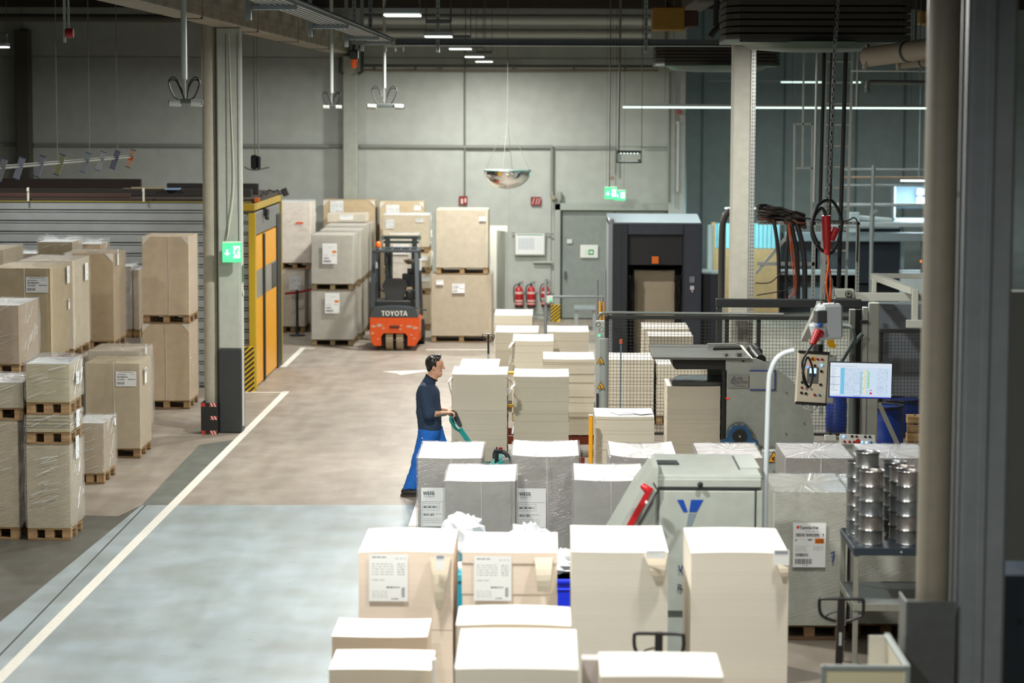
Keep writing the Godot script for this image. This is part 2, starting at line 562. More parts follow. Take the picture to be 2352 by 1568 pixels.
func high_bay(x: float, z: float, energy: float, label: String) -> void:
	var t := thing("high_bay_lamp", label, "lamp", Vector3(x, 5.86, z), 0.0, "high bay lamps under the roof")
	var grey := mt("9a9fa0", 0.45, 0.3)
	obj("housing", MB.new().box(Vector3(0, 0.065, 0), Vector3(0.385, 0.07, 0.3), 0.012).done(), grey, t)
	obj("diffuser", MB.new().box(Vector3(0, 0.02, 0), Vector3(0.375, 0.024, 0.29), 0.008).done(), glow("f4fff6", 2.2), t)
	obj("driver_box", MB.new().box(Vector3(0, 0.225, 0), Vector3(0.35, 0.05, 0.12), 0.01).done(), mt("6e7476", 0.5, 0.3), t)
	for s in [-1.0, 1.0]:
		obj("bracket", MB.new().bar(Vector3(s * 0.18, 0.1, 0), Vector3(s * 0.165, 0.22, 0), 0.03, 0.012).done(), grey, t)
		obj("chain", MB.new().cyl(Vector3(s * 0.17, 0.24, 0), Vector3(s * 0.17, 1.7, 0), 0.006, 0.006, 5).done(), mt("565a58", 0.5, 0.4), t)
	area_lamp(t, Vector3(0, -0.01, 0), Vector2(0.36, 0.28), energy)


func build_lamps() -> void:
	var e := 52.0
	high_bay(-1.42, -53.2, e * 0.6, "high bay lamp in the aisle row next to the end wall")
	high_bay(-1.46, -47.6, e, "high bay lamp second from the end wall in the aisle row")
	high_bay(-1.48, -40.6, e, "high bay lamp in the middle of the aisle row")
	high_bay(-1.5, -33.0, e, "high bay lamp in front of the perforated cross tray")
	high_bay(-1.5, -24.9, e, "large looking high bay lamp hanging by the cable tray bend")
	high_bay(-1.5, -17.4, e * 0.95, "high bay lamp over the shipping sheet piles by the lane")
	high_bay(-1.5, -9.6, e * 0.55, "high bay lamp before the widest near pile")
	high_bay(-1.5, -2.2, e * 0.4, "high bay lamp over the gallery front")
	high_bay(1.9, -17.4, e * 0.55, "high bay lamp over the pale pile before the baler")
	high_bay(1.9, -9.6, e * 0.2, "high bay lamp before the framed partition")
	high_bay(-9.15, -25.0, e * 0.14, "high bay lamp over the three tier wrapped stack")
	high_bay(-9.15, -33.0, e * 0.22, "high bay lamp over the big tan cartons")
	high_bay(-6.75, -51.2, e * 0.28, "high bay lamp behind the left column over the wrapped white loads")
	high_bay(3.6, -33.4, e * 0.5, "added high bay lamp hidden behind the heater to brighten the turner")  # added light for the turner area, kept out of view by the heater
	high_bay(-9.15, -40.2, e * 0.3, "high bay lamp beside the ribbed cabin")


# ---------------------------------------------------------------- cold store with yellow door
func build_enclosure() -> void:
	var x1: float = -5.172
	var top: float = 3.258
	var t := thing("cold_store", "grey ribbed cabin wall with a yellow edge behind the wrapped piles", "cabin", Vector3(0, 0, -42.0))
	var sm := mt("a7adaf", 0.45, 0.35, "mottle", 0.3)
	obj("core", span(Vector3(-13.5, 0.0, -4.4), Vector3(x1, top - 0.02, -0.06)), mt("4c5152", 0.7), t)
	var pitch := 0.189
	var k := 0
	var y := top - 0.01
	while y > 0.1:
		obj("slat", MB.new().prism([Vector2(0, -0.068), Vector2(0.035, -0.058), Vector2(0.035, 0.058), Vector2(0, 0.068)], -13.5, x1, Vector3(0, y - 0.068, -0.06), Basis(Vector3(0, 0, 1), Vector3.UP, Vector3(1, 0, 0))).done(), sm, t)
		obj("slat", MB.new().prism([Vector2(0, -0.019), Vector2(0.02, -0.014), Vector2(0.02, 0.014), Vector2(0, 0.019)], -13.5, x1, Vector3(0, y - 0.162, -0.06), Basis(Vector3(0, 0, 1), Vector3.UP, Vector3(1, 0, 0))).done(), sm, t)
		y -= pitch
		k += 1
	obj("edge_trim", span(Vector3(-13.5, top - 0.01, -0.08), Vector3(x1, top + 0.006, -0.01)), mt("8c8638", 0.5), t)
	var roofm := mt("3b3029", 0.9, 0.0, "mottle", 0.5)
	obj("roof", span(Vector3(-13.5, top - 0.02, -4.4), Vector3(x1 + 0.05, top + 0.05, -0.1)), roofm, t)
	# clutter of rails and beams on the cabin roof
	for r in [[-13.0, -7.361, 0.07, -0.5, "4a322b"], [-13.0, -5.3, 0.13, -1.2, "2c2723"], [-6.973, -5.3, 0.2, -2.2, "262422"], [-13.0, -7.516, 0.26, -2.6, "2c1f1c"]]:
		solo("steel_beam", MB.new().box(Vector3((r[0] + r[1]) / 2, top + 0.05 + r[2] / 2, -42.0 + r[3]), Vector3(r[1] - r[0], r[2], 0.14), 0.01).done(), mt(r[4], 0.8, 0.0, "mottle", 1.0), beam_label(r[2]), "beam")
	var rail := solo("guard_rail", MB.new().tube(run([Vector3(-9.648, 3.279, -44.8), Vector3(-9.645, 3.449, -44.8), Vector3(-9.531, 3.482, -44.8), Vector3(-8.032, 3.496, -44.8), Vector3(-7.936, 3.456, -44.8), Vector3(-7.937, 3.327, -44.8)], 4), 0.025, 8).tube([Vector3(-8.964, 3.484, -44.8), Vector3(-8.966, 3.323, -44.8)], 0.02, 6).tube([Vector3(-8.186, 3.487, -44.8), Vector3(-8.188, 3.326, -44.8)], 0.02, 6).done(), mt("4a2c26", 0.6), "bent dark red pipe rail on the cabin roof", "rail")
	solo("board_pile", MB.new().box(Vector3(-7.267, 3.405, -43.6), Vector3(0.85, 0.05, 0.5), 0.01).box(Vector3(-7.211, 3.44, -43.5), Vector3(0.6, 0.03, 0.4), 0.006, Basis(Vector3.UP, 0.2)).done(), mt("9a8f70", 0.8), "small pile of tan boards on the cabin roof", "boards")
	solo("blue_folder", MB.new().box(Vector3(-6.717, 3.437, -43.2), Vector3(0.26, 0.03, 0.3), 0.006).done(), mt("7e9cc0", 0.7), "thin pale blue folder on the cabin roof", "folder")
	for px in [[62.0, 0], [328.0, 1]]:
		var xx: float = (px[0] - 1258.0) * 42.0 / 5553.0
		solo("roof_post", MB.new().box(Vector3(xx, top + 0.12, -41.96), Vector3(0.032, 0.24, 0.03), 0.004).box(Vector3(xx, top + 0.2, -41.945), Vector3(0.036, 0.05, 0.03)).done(), mt("d8d6cc", 0.6), ["short white post on the cabin edge under the hanging plates", "short white post on the cabin edge beside the tan boards"][px[1]], "post")
	# yellow rapid door in the side of the cabin
	var xd: float = -5.129
	var zn := -41.75
	var zf := -46.0
	var yb: float = 3.256
	var d := struct("door_3", span(Vector3(xd - 0.06, 0.0, zn - 0.02), Vector3(xd + 0.04, yb - 0.55, zn - 0.30), 0.01), mt("c9a50f", 0.45, 0.0, "mottle", 0.6), "yellow rapid door in the side of the ribbed cabin")
	var yel := mt("e8a411", 0.38, 0.0, "mottle", 0.5)
	obj("header_beam", span(Vector3(xd - 0.25, yb - 0.14, zn), Vector3(xd + 0.05, yb - 0.02, zf), 0.01), mt("a88c14", 0.45), d)
	obj("header_panel", span(Vector3(xd - 0.2, yb - 0.58, zn - 0.28), Vector3(xd + 0.03, yb - 0.18, zf + 0.1), 0.01), mt("6f7170", 0.5, 0.0, "mottle", 0.6), d)
	obj("frame_post", span(Vector3(xd - 0.06, 0.0, zn), Vector3(xd + 0.06, yb - 0.18, zn - 0.12), 0.008), mt("b79a18", 0.5), d)
	var wy0: float = 1.557
	var wy1: float = 2.047
	var lf := Vector3(xd - 0.02, 0, 0)
	for q in [[0.03, wy0, yel], [wy1, yb - 0.6, yel], [wy0, wy1, mt("8d8c86", 0.3)]]:
		obj("door_curtain" if q[2] == yel else "window_band", MB.new().box(Vector3(xd + 0.0, (q[0] + q[1]) / 2, (zn - 0.3 + zf + 0.75) / 2), Vector3(0.05, q[1] - q[0] - 0.004, absf(zf + 0.75 - zn + 0.3))).done(), q[2], d)
	obj("guide_strip", span(Vector3(xd + 0.02, 0.02, zn - 1.35), Vector3(xd + 0.06, yb - 0.6, zn - 1.5), 0.01), mt("1d211e", 0.5), d)
	obj("black_curtain", span(Vector3(xd - 0.03, 0.0, zf + 0.75), Vector3(xd + 0.05, yb - 0.35, zf + 0.12), 0.01), mt("1a1c1a", 0.6), d)
	obj("window_band", span(Vector3(xd - 0.03, wy0, zf + 1.5), Vector3(xd + 0.035, wy1 - 0.02, zf + 0.76), 0.004), mt("3c3d3b", 0.35), d)
	obj("frame_post", span(Vector3(xd - 0.06, 0.0, zf + 0.12), Vector3(xd + 0.06, yb - 0.1, zf), 0.008), mt("8f7d1c", 0.5), d)
	obj("door_motor", MB.new().box(Vector3(xd + 0.02, yb - 0.22, zn - 1.6), Vector3(0.16, 0.14, 0.3), 0.02).cyl(Vector3(xd + 0.1, yb - 0.2, zn - 1.5), Vector3(xd + 0.1, yb - 0.34, zn - 1.4), 0.04).done(), mt("222320", 0.5), d)
	obj("sensor", MB.new().box(Vector3(-5.01, 3.286, -46), Vector3(0.12, 0.15, 0.1), 0.015, Basis(Vector3(0, 0, 1), 0.4)).bar(Vector3(-5.135, 3.244, -46), Vector3(-5.01, 3.27, -46), 0.02, 0.02).done(), mt("30312e", 0.5), d)
	obj("door_lamp", MB.new().box(Vector3(-5.08, 3.293, -42.1), Vector3(0.09, 0.08, 0.08), 0.01).done(), mt("b4581a", 0.4), d)
	obj("cable_coil", MB.new().tube(run([Vector3(-5.15, 3.303, -43.2), Vector3(-5.087, 3.381, -43.2), Vector3(-5.04, 3.343, -43.2), Vector3(-4.993, 3.428, -43.2), Vector3(-4.9, 3.39, -43.2), Vector3(-4.837, 3.429, -43.2), Vector3(-4.806, 3.351, -43.2)], 5), 0.014, 6).done(), mt("2b2b29", 0.6), d)
	# hazard board standing by the door
	hazard_board("hazard_board", "yellow and black striped guard board beside the yellow door", Vector3(-5.153, 0.009, -41.45), 0.179, 0.791, 9)


func beam_label(h: float) -> String:
	if h < 0.12: return "rust red steel beam lying along the cabin roof edge"
	if h < 0.18: return "long dark beam lying behind the rust red beam on the cabin roof"
	if h < 0.25: return "black beam lying over the column end of the cabin roof"
	return "tall maroon beam at the back of the cabin roof"


func hazard_board(called: String, label: String, at: Vector3, w: float, h: float, count: int) -> void:
	var t := thing(called, label, "board", Vector3(at.x, 0.0, at.z))
	obj("panel", MB.new().box(Vector3(0, h / 2, 0), Vector3(w, h, 0.03), 0.004).done(), mt("dcb414", 0.5, 0.0, "mottle", 2.0), t)
	var p := h / count
	var clip := PackedVector2Array([Vector2(-w / 2, 0.004), Vector2(w / 2, 0.004), Vector2(w / 2, h - 0.004), Vector2(-w / 2, h - 0.004)])
	for k in count + 2:
		var y := (k - 1) * p
		for poly in Geometry2D.intersect_polygons(PackedVector2Array([Vector2(-w / 2, y), Vector2(w / 2, y + w * 0.85), Vector2(w / 2, y + w * 0.85 + p * 0.5), Vector2(-w / 2, y + p * 0.5)]), clip):
			obj("stripe", MB.new().prism(Array(poly), 0.0, 0.003, Vector3(0, 0, 0.0145)).done(), mt("1d1d1a", 0.55), t)


# ---------------------------------------------------------------- columns
func build_columns() -> void:
	var paintm := mt("aeb3aa", 0.6, 0.0, "mottle", 0.8)
	var c := struct("column", MB.new().box(Vector3(0, 3.69, 0), Vector3(0.34, 4.82, 0.4), 0.02).done(), paintm, "square concrete column with dark painted foot by the lane", Vector3(-4.8, 0, -36.45))
	obj("painted_foot", bx(Vector3(0.35, 1.28, 0.41), 0.02), mt("2f3334", 0.55, 0.0, "mottle", 1.0), c, Vector3(0, 0.64, 0))
	obj("cable_duct", MB.new().box(Vector3(0.185, 3.1, 0.12), Vector3(0.035, 6.0, 0.05), 0.005).done(), mt("c9cec8", 0.5), c)
	for s in [-0.02, 0.155]:
		obj("perforated_rail", MB.new().box(Vector3(s, 4.3, 0.207), Vector3(0.012, 3.4, 0.012)).done(), mt("7b807a", 0.5, 0.3), c)
	obj("cable", MB.new().tube(run([Vector3(0.03, 6.0, 0.215), Vector3(0.05, 5.0, 0.215), Vector3(0.085, 3.9, 0.23), Vector3(0.06, 3.45, 0.24), Vector3(0.0, 3.05, 0.25), Vector3(-0.02, 2.86, 0.24), Vector3(0.1, 2.8, 0.24)], 5), 0.008, 6).done(), mt("d9d6c6", 0.6), c)
	obj("escape_sticker", MB.new().box(Vector3(0.206, 2.42, 0.12), Vector3(0.004, 0.26, 0.1)).done(), mt("2f7d55", 0.5), c)
	obj("round_sticker", MB.new().cyl(Vector3(0.204, 2.12, 0.12), Vector3(0.208, 2.12, 0.12), 0.05, 0.05, 16).done(), mt("d6d7d2", 0.5), c)
	var dp := solo("downpipe", MB.new().cyl(Vector3(0, 0.02, 0), Vector3(0, 6.3, 0), 0.113, 0.113, 20).cyl(Vector3(0, 4.1, 0), Vector3(0, 4.2, 0), 0.117, 0.117, 20).done(), mt("a8a393", 0.5, 0.0, "mottle", 1.2), "beige round downpipe beside the square column", "pipe", Vector3(-5.1, 0, -36.42))
	var g := thing("pipe_guard", "black steel box with red and white stripes around the downpipe foot", "guard", Vector3(-5.098, 0, -36.1))
	obj("box", MB.new().box(Vector3(-0.115, 0.24, -0.2), Vector3(0.02, 0.48, 0.4), 0.004).box(Vector3(0, 0.24, 0), Vector3(0.25, 0.48, 0.02), 0.004).box(Vector3(0.115, 0.24, -0.2), Vector3(0.02, 0.48, 0.4), 0.004).done(), mt("191a18", 0.5), g)
	for y in [0.03, 0.45]:
		for s in [-0.09, 0.06]: striped(g, Vector3(s + 0.0, y, 0.011), 0.1 if s > 0 else 0.06)
	striped(g, Vector3(0.07, 0.25, 0.011), 0.1)
	# right column with slotted rails
	var c2 := struct("column", MB.new().box(Vector3(0, 3.05, 0), Vector3(0.27, 6.1, 0.4), 0.02).done(), mt("b3b3a8", 0.6, 0.0, "mottle", 0.8), "pale square column behind the pile turner cage", Vector3(2.88, 0, -36.5))
	for s in [0.155, 0.19]:
		var r := obj("slotted_rail", MB.new().box(Vector3(s, 3.6, 0.17), Vector3(0.032, 4.9, 0.03)).done(), mt("b9bdb9", 0.4, 0.5), c2)
		var slots := MB.new()
		for k in 88: slots.box(Vector3(s + 0.004, 1.25 + k * 0.055, 0.186), Vector3(0.009, 0.032, 0.004))
		var so := obj("slots", slots.done(), mt("1c1e1c", 0.8), r)
		so.set_meta("kind", "stuff")
	# near column and pipe on the right
	var nd := -15.2
	var c3 := struct("column", MB.new().box(Vector3(0, 3.05, 0), Vector3(0.29, 6.1, 0.4), 0.02).box(Vector3(-0.02, 3.05, 0.21), Vector3(0.06, 6.1, 0.03), 0.01).done(), mt("7b8388", 0.6, 0.0, "mottle", 0.8), "big near column at the floor edge, shade put into its grey", Vector3(2.736, 0, nd))  # pale column darkened in colour to stand in for shade on its front
	obj("cable_conduit", MB.new().cyl(Vector3(-0.165, 0.5, 0.06), Vector3(-0.165, 6.1, 0.06), 0.012).done(), mt("6f7270", 0.5), c3)
	solo("downpipe", MB.new().cyl(Vector3(0, 0.02, 0), Vector3(0, 6.4, 0), 0.105, 0.105, 24).cyl(Vector3(0, 4.42, 0), Vector3(0, 4.46, 0), 0.107, 0.107, 24).done(), mt("8a8577", 0.5, 0.0, "mottle", 1.2), "beige downpipe beside the big near column", "pipe", Vector3(2.45, 0, -15.15))
	solo("pipe_guard", MB.new().box(Vector3(-0.15, 0.95, 0), Vector3(0.012, 1.9, 0.3), 0.003).box(Vector3(0, 0.95, 0.15), Vector3(0.3, 1.9, 0.012), 0.003).done(), mt("6c7274", 0.45, 0.6, "mottle", 1.5), "folded galvanised sheet guard around the near downpipe foot", "guard", Vector3(2.409, 0, -15.1))


func striped(parent: Node3D, at: Vector3, w: float) -> void:
	obj("reflector", MB.new().box(at, Vector3(w, 0.055, 0.003)).done(), mt("dcd9d2", 0.4), parent)
	var clip := PackedVector2Array([Vector2(-w / 2, -0.0275), Vector2(w / 2, -0.0275), Vector2(w / 2, 0.0275), Vector2(-w / 2, 0.0275)])
	for k in 3:
		var x := -w / 2 + k * w / 2.2 - 0.02
		for poly in Geometry2D.intersect_polygons(PackedVector2Array([Vector2(x, 0.0275), Vector2(x + 0.025, 0.0275), Vector2(x + 0.055, -0.0275), Vector2(x + 0.03, -0.0275)]), clip):
			obj("red_stripe", MB.new().prism(Array(poly), 0, 0.002, at + Vector3(0, 0, 0.0015)).done(), mt("b0201f", 0.45), parent)


# ---------------------------------------------------------------- pallets and paper piles
func pallet(label: String, cx: float, base: float, zf: float, w: float, d: float, tone := "b8966a", group := "wooden pallets under the paper piles") -> Node3D:
	var t := thing("pallet", label, "pallet", Vector3(cx, base, zf - d / 2), 0.0, group)
	var a := mt(tone, 0.75, 0.0, "grain", 1.1)
	var b := mt(Color(tone).darkened(0.14).to_html(false), 0.8, 0.0, "grain", 1.4)
	var n := 5
	for k in n: obj("deck_board", bx(Vector3(w, 0.02, d / n * 0.8), 0.003), a if k % 2 == 0 else b, t, Vector3(0, 0.13, -d / 2 + d / n * (k + 0.5)))
	for s in [-1, 0, 1]:
		obj("stringer_board", bx(Vector3(0.1, 0.018, d), 0.002), b, t, Vector3(s * (w / 2 - 0.05), 0.111, 0))
		for q in [-1, 0, 1]: obj("block", bx(Vector3(0.1, 0.08, 0.11), 0.003), a if q == 1 else b, t, Vector3(s * (w / 2 - 0.05), 0.062, q * (d / 2 - 0.056)))
		obj("skid_board", bx(Vector3(w, 0.022, 0.1), 0.003), b, t, Vector3(0, 0.011, s * (d / 2 - 0.05)))
	return t


# the body of a pile: sheets with uneven edges and a top that sags between its raised ends
func pile_mesh(w: float, h: float, d: float, layers: int, jit: float, sag: float, lean: float, sd: int) -> ArrayMesh:
	var r := RandomNumberGenerator.new()
	r.seed = sd
	var rows := []
	var y := 0.0
	var ox := 0.0
	var oz := 0.0
	for i in layers:
		var nx := r.randf_range(-jit, jit)
		var nz := r.randf_range(-jit, jit)
		var y1 := h * (i + 1) / layers if layers < 4 else clampf(y + h / layers * r.randf_range(0.5, 1.5), 0, h)
		if i == layers - 1: y1 = h
		rows.append([y, nx, nz]); rows.append([y1, nx, nz])
		y = y1
	var nu := 8
	var mb := MB.new()
	var top := MB.new()
	var bend := func(p: Vector3) -> Vector3:
		var u := p.x / (w / 2)
		var f := pow(clampf(p.y / h, 0, 1), 3.0)
		return Vector3(p.x + lean * p.y / h, p.y + sag * (u * u - 0.25) * f, p.z)
	for s in 4:
		var along := w if s % 2 == 0 else d
		var nn: Vector3 = [Vector3(0, 0, 1), Vector3(1, 0, 0), Vector3(0, 0, -1), Vector3(-1, 0, 0)][s]
		var tt: Vector3 = [Vector3(1, 0, 0), Vector3(0, 0, -1), Vector3(-1, 0, 0), Vector3(0, 0, 1)][s]
		var off := nn * (d if s % 2 == 0 else w) / 2
		var steps := nu if s % 2 == 0 else 1
		for i in rows.size() - 1:
			var q0: Array = rows[i]
			var q1: Array = rows[i + 1]
			for k in steps:
				var c := []
				for e in [[k, q0], [k + 1, q0], [k + 1, q1], [k, q1]]:
					c.append(bend.call(off + tt * along * (float(e[0]) / steps - 0.5) + Vector3(e[1][1], e[1][0], e[1][2])))
				var u0 := along * k / steps
				var u1 := along * (k + 1) / steps
				mb.tri(c[0], c[1], c[2], nn, nn, nn, Vector2(u0, q0[0]), Vector2(u1, q0[0]), Vector2(u1, q1[0]))
				mb.tri(c[0], c[2], c[3], nn, nn, nn, Vector2(u0, q0[0]), Vector2(u1, q1[0]), Vector2(u0, q1[0]))
	var last: Array = rows[-1]
	for k in nu:
		var c := []
		for e in [[k, 1], [k + 1, 1], [k + 1, -1], [k, -1]]: c.append(bend.call(Vector3(w * (float(e[0]) / nu - 0.5) + last[1], h, d / 2 * e[1] + last[2])))
		var nt: Vector3 = (c[1] - c[0]).cross(c[3] - c[0]).normalized()
		if nt.y < 0: nt = -nt
		top.quad(c[0], c[1], c[2], c[3], nt, w / nu, d)
	mb.quad(Vector3(-w / 2, 0, -d / 2), Vector3(w / 2, 0, -d / 2), Vector3(w / 2, 0, d / 2), Vector3(-w / 2, 0, d / 2), Vector3.DOWN)
	var m := mb.done()
	var arr := []
	arr.resize(Mesh.ARRAY_MAX)
	arr[Mesh.ARRAY_VERTEX] = top.v
	arr[Mesh.ARRAY_NORMAL] = top.n
	arr[Mesh.ARRAY_TEX_UV] = top.u
	m.add_surface_from_arrays(Mesh.PRIMITIVE_TRIANGLES, arr)
	return m


# stretch film drawn round a pile, gathered into a ragged rim at the top
func film_mesh(w: float, h: float, d: float, rim: float, sd: int) -> ArrayMesh:
	var r := RandomNumberGenerator.new()
	r.seed = sd
	var mb := MB.new()
	var per := 2 * (w + d)
	var nseg := 28
	var nrow := maxi(5, int(h / 0.12))
	var pts := []
	for j in nrow + 3:
		var row := []
		for i in nseg + 1:
			var s := fposmod(float(i) / nseg * per, per)
			var p := Vector2.ZERO
			if s < w: p = Vector2(-w / 2 + s, d / 2)
			elif s < w + d: p = Vector2(w / 2, d / 2 - (s - w))
			elif s < 2 * w + d: p = Vector2(w / 2 - (s - w - d), -d / 2)
			else: p = Vector2(-w / 2, -d / 2 + (s - 2 * w - d))
			var grow := 0.012 + r.randf_range(0.0, 0.012)
			var y := h * minf(float(j) / nrow, 1.0)
			var q := p * (1.0 + grow * 2.0 / w)
			if j == 0: y += r.randf_range(0.0, 0.03)
			if j == nrow + 1: y = h + minf(0.004, rim) + rim * r.randf_range(0.2, 1.0)
			if j == nrow + 2:
				q = p * 0.04
				y = h + minf(0.006, rim) + 0.0005 + rim * r.randf_range(0.0, 0.3)
			row.append(Vector3(q.x, y, q.y))
		row[nseg] = row[0]
		pts.append(row)
	for j in pts.size() - 1:
		for i in nseg:
			var a: Vector3 = pts[j][i]
			var b: Vector3 = pts[j][i + 1]
			var c: Vector3 = pts[j + 1][i + 1]
			var e: Vector3 = pts[j + 1][i]
			var o := Vector3(a.x + c.x, (1.0 if j >= nrow else 0.0), a.z + c.z)
			var u0 := float(i) / nseg * per
			var u1 := float(i + 1) / nseg * per
			var n1 := (b - a).cross(c - a).normalized()
			if n1.dot(o) < 0: n1 = -n1
			var n2 := (c - a).cross(e - a).normalized()
			if n2.dot(o) < 0: n2 = -n2
			mb.tri(a, b, c, n1, n1, n1, Vector2(u0, -a.y), Vector2(u1, -b.y), Vector2(u1, -c.y))
			mb.tri(a, c, e, n2, n2, n2, Vector2(u0, -a.y), Vector2(u1, -c.y), Vector2(u0, -e.y))
	return mb.done()


# drawn ridges of the stretch film: thin slanting rolls whose white colour stands in for glints
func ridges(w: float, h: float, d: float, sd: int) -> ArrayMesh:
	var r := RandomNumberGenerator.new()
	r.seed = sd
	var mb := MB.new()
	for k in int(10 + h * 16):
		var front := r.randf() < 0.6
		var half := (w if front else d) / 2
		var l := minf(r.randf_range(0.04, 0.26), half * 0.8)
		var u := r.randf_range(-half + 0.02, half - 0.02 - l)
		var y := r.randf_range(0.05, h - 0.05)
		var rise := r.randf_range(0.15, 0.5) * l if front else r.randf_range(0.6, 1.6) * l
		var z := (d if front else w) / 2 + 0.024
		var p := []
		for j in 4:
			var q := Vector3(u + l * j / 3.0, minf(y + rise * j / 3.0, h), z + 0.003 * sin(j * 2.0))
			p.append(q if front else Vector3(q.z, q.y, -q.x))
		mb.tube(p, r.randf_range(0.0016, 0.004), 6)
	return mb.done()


func film_glint_mat() -> StandardMaterial3D:  # near opaque white, so film wrinkles show as painted glints
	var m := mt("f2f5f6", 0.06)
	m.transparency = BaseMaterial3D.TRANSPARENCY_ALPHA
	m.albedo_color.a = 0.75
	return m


var pile_seed := 100


func pile(label: String, cx: float, base: float, zf: float, w: float, h: float, d: float, o := {}) -> Node3D:
	pile_seed += 1
	var t := thing(o.get("called", "paper_pile"), label, o.get("category", "paper pile"), Vector3(cx, base, zf - d / 2), o.get("turn", 0.0), o.get("group", ""))
	var side: String = o.get("side", "d2c6ae")
	var sidem: StandardMaterial3D
	if o.get("edges", true):
		sidem = mt(side, 0.8, 0.0, "edges", 0.9, false)
	else:
		sidem = mt(side, 0.75, 0.0, "mottle", 0.8)
	var b := obj("sheets" if o.get("edges", true) else "carton", pile_mesh(w, h, d, o.get("layers", 10), o.get("jit", 0.003), o.get("sag", 0.012), o.get("lean", 0.0), pile_seed), null, t)
	b.set_surface_override_material(0, sidem)
	b.set_surface_override_material(1, mt(o.get("top", side), 0.7, 0.0, "mottle", 1.0))
	if o.has("film"): obj("stretch_film", film_mesh(w, h, d, o.get("rim", 0.02), pile_seed + 7), film_mat(o.film, o.get("gloss", 0.16)), t)
	if o.get("film", 0.0) >= 0.9 and o.get("rim", 0.02) > 0.0: obj("cover_sheet", MB.new().box(Vector3(0, h + 0.003, 0), Vector3(w, 0.004, d)).done(), mt("d9dede", 0.35), t)
	if o.get("film", 0.0) >= 0.9: obj("film_glint_ridges", ridges(w, h, d, pile_seed), film_glint_mat(), t)
	if o.get("seam", false):
		obj("film_seam", MB.new().tube(run([Vector3(o.get("seam_x", 0.03) * w, 0.01, d / 2 + 0.016), Vector3((o.get("seam_x", 0.03) + 0.01) * w, h * 0.35, d / 2 + 0.018), Vector3(o.get("seam_x", 0.03) * w, h * 0.7, d / 2 + 0.016), Vector3((o.get("seam_x", 0.03) - 0.005) * w, h + 0.004, d / 2 + 0.012)], 4), 0.0045, 5).done(), mt("dcdad4", 0.4), t)
	if o.get("corners", false):
		for s in [-1.0, 1.0]:
			obj("corner_fold", MB.new().prism([Vector2(s * w / 2, h), Vector2(s * (w / 2 - 0.13), h), Vector2(s * w / 2, h - 0.14)], 0.0, 0.002, Vector3(0, 0, d / 2 + 0.006)).done(), mt("ded8cc", 0.6), t)
	for l in o.get("labels", []):
		var pl := paper_label(t, l[0], Vector3(l[1] * w / 2, l[2], d / 2 + (0.046 if o.has("film") else 0.008)), l[3], l[4], 0.0)
		if l[0] == "mill": words("WEIG", 0.034, "3c4046", pl, Vector3(-l[3] * 0.22, l[4] * 0.36, 0.003), Vector3.ZERO, true)
	for l in o.get("side_labels", []):
		paper_label(t, l[0], Vector3(w / 2 + (0.032 if o.has("film") else 0.008), l[2], l[1] * d / 2), l[3], l[4], 90.0)
	return t


func stock(label: String, plabel: String, cx: float, base: float, zf: float, w: float, h: float, d: float, o := {}) -> Node3D:
	pallet(plabel, cx, base, zf + 0.01, w + o.get("over", 0.0), d, o.get("wood", "b8966a"))
	return pile(label, cx, base + 0.14, zf, w, h - 0.14, d, o)


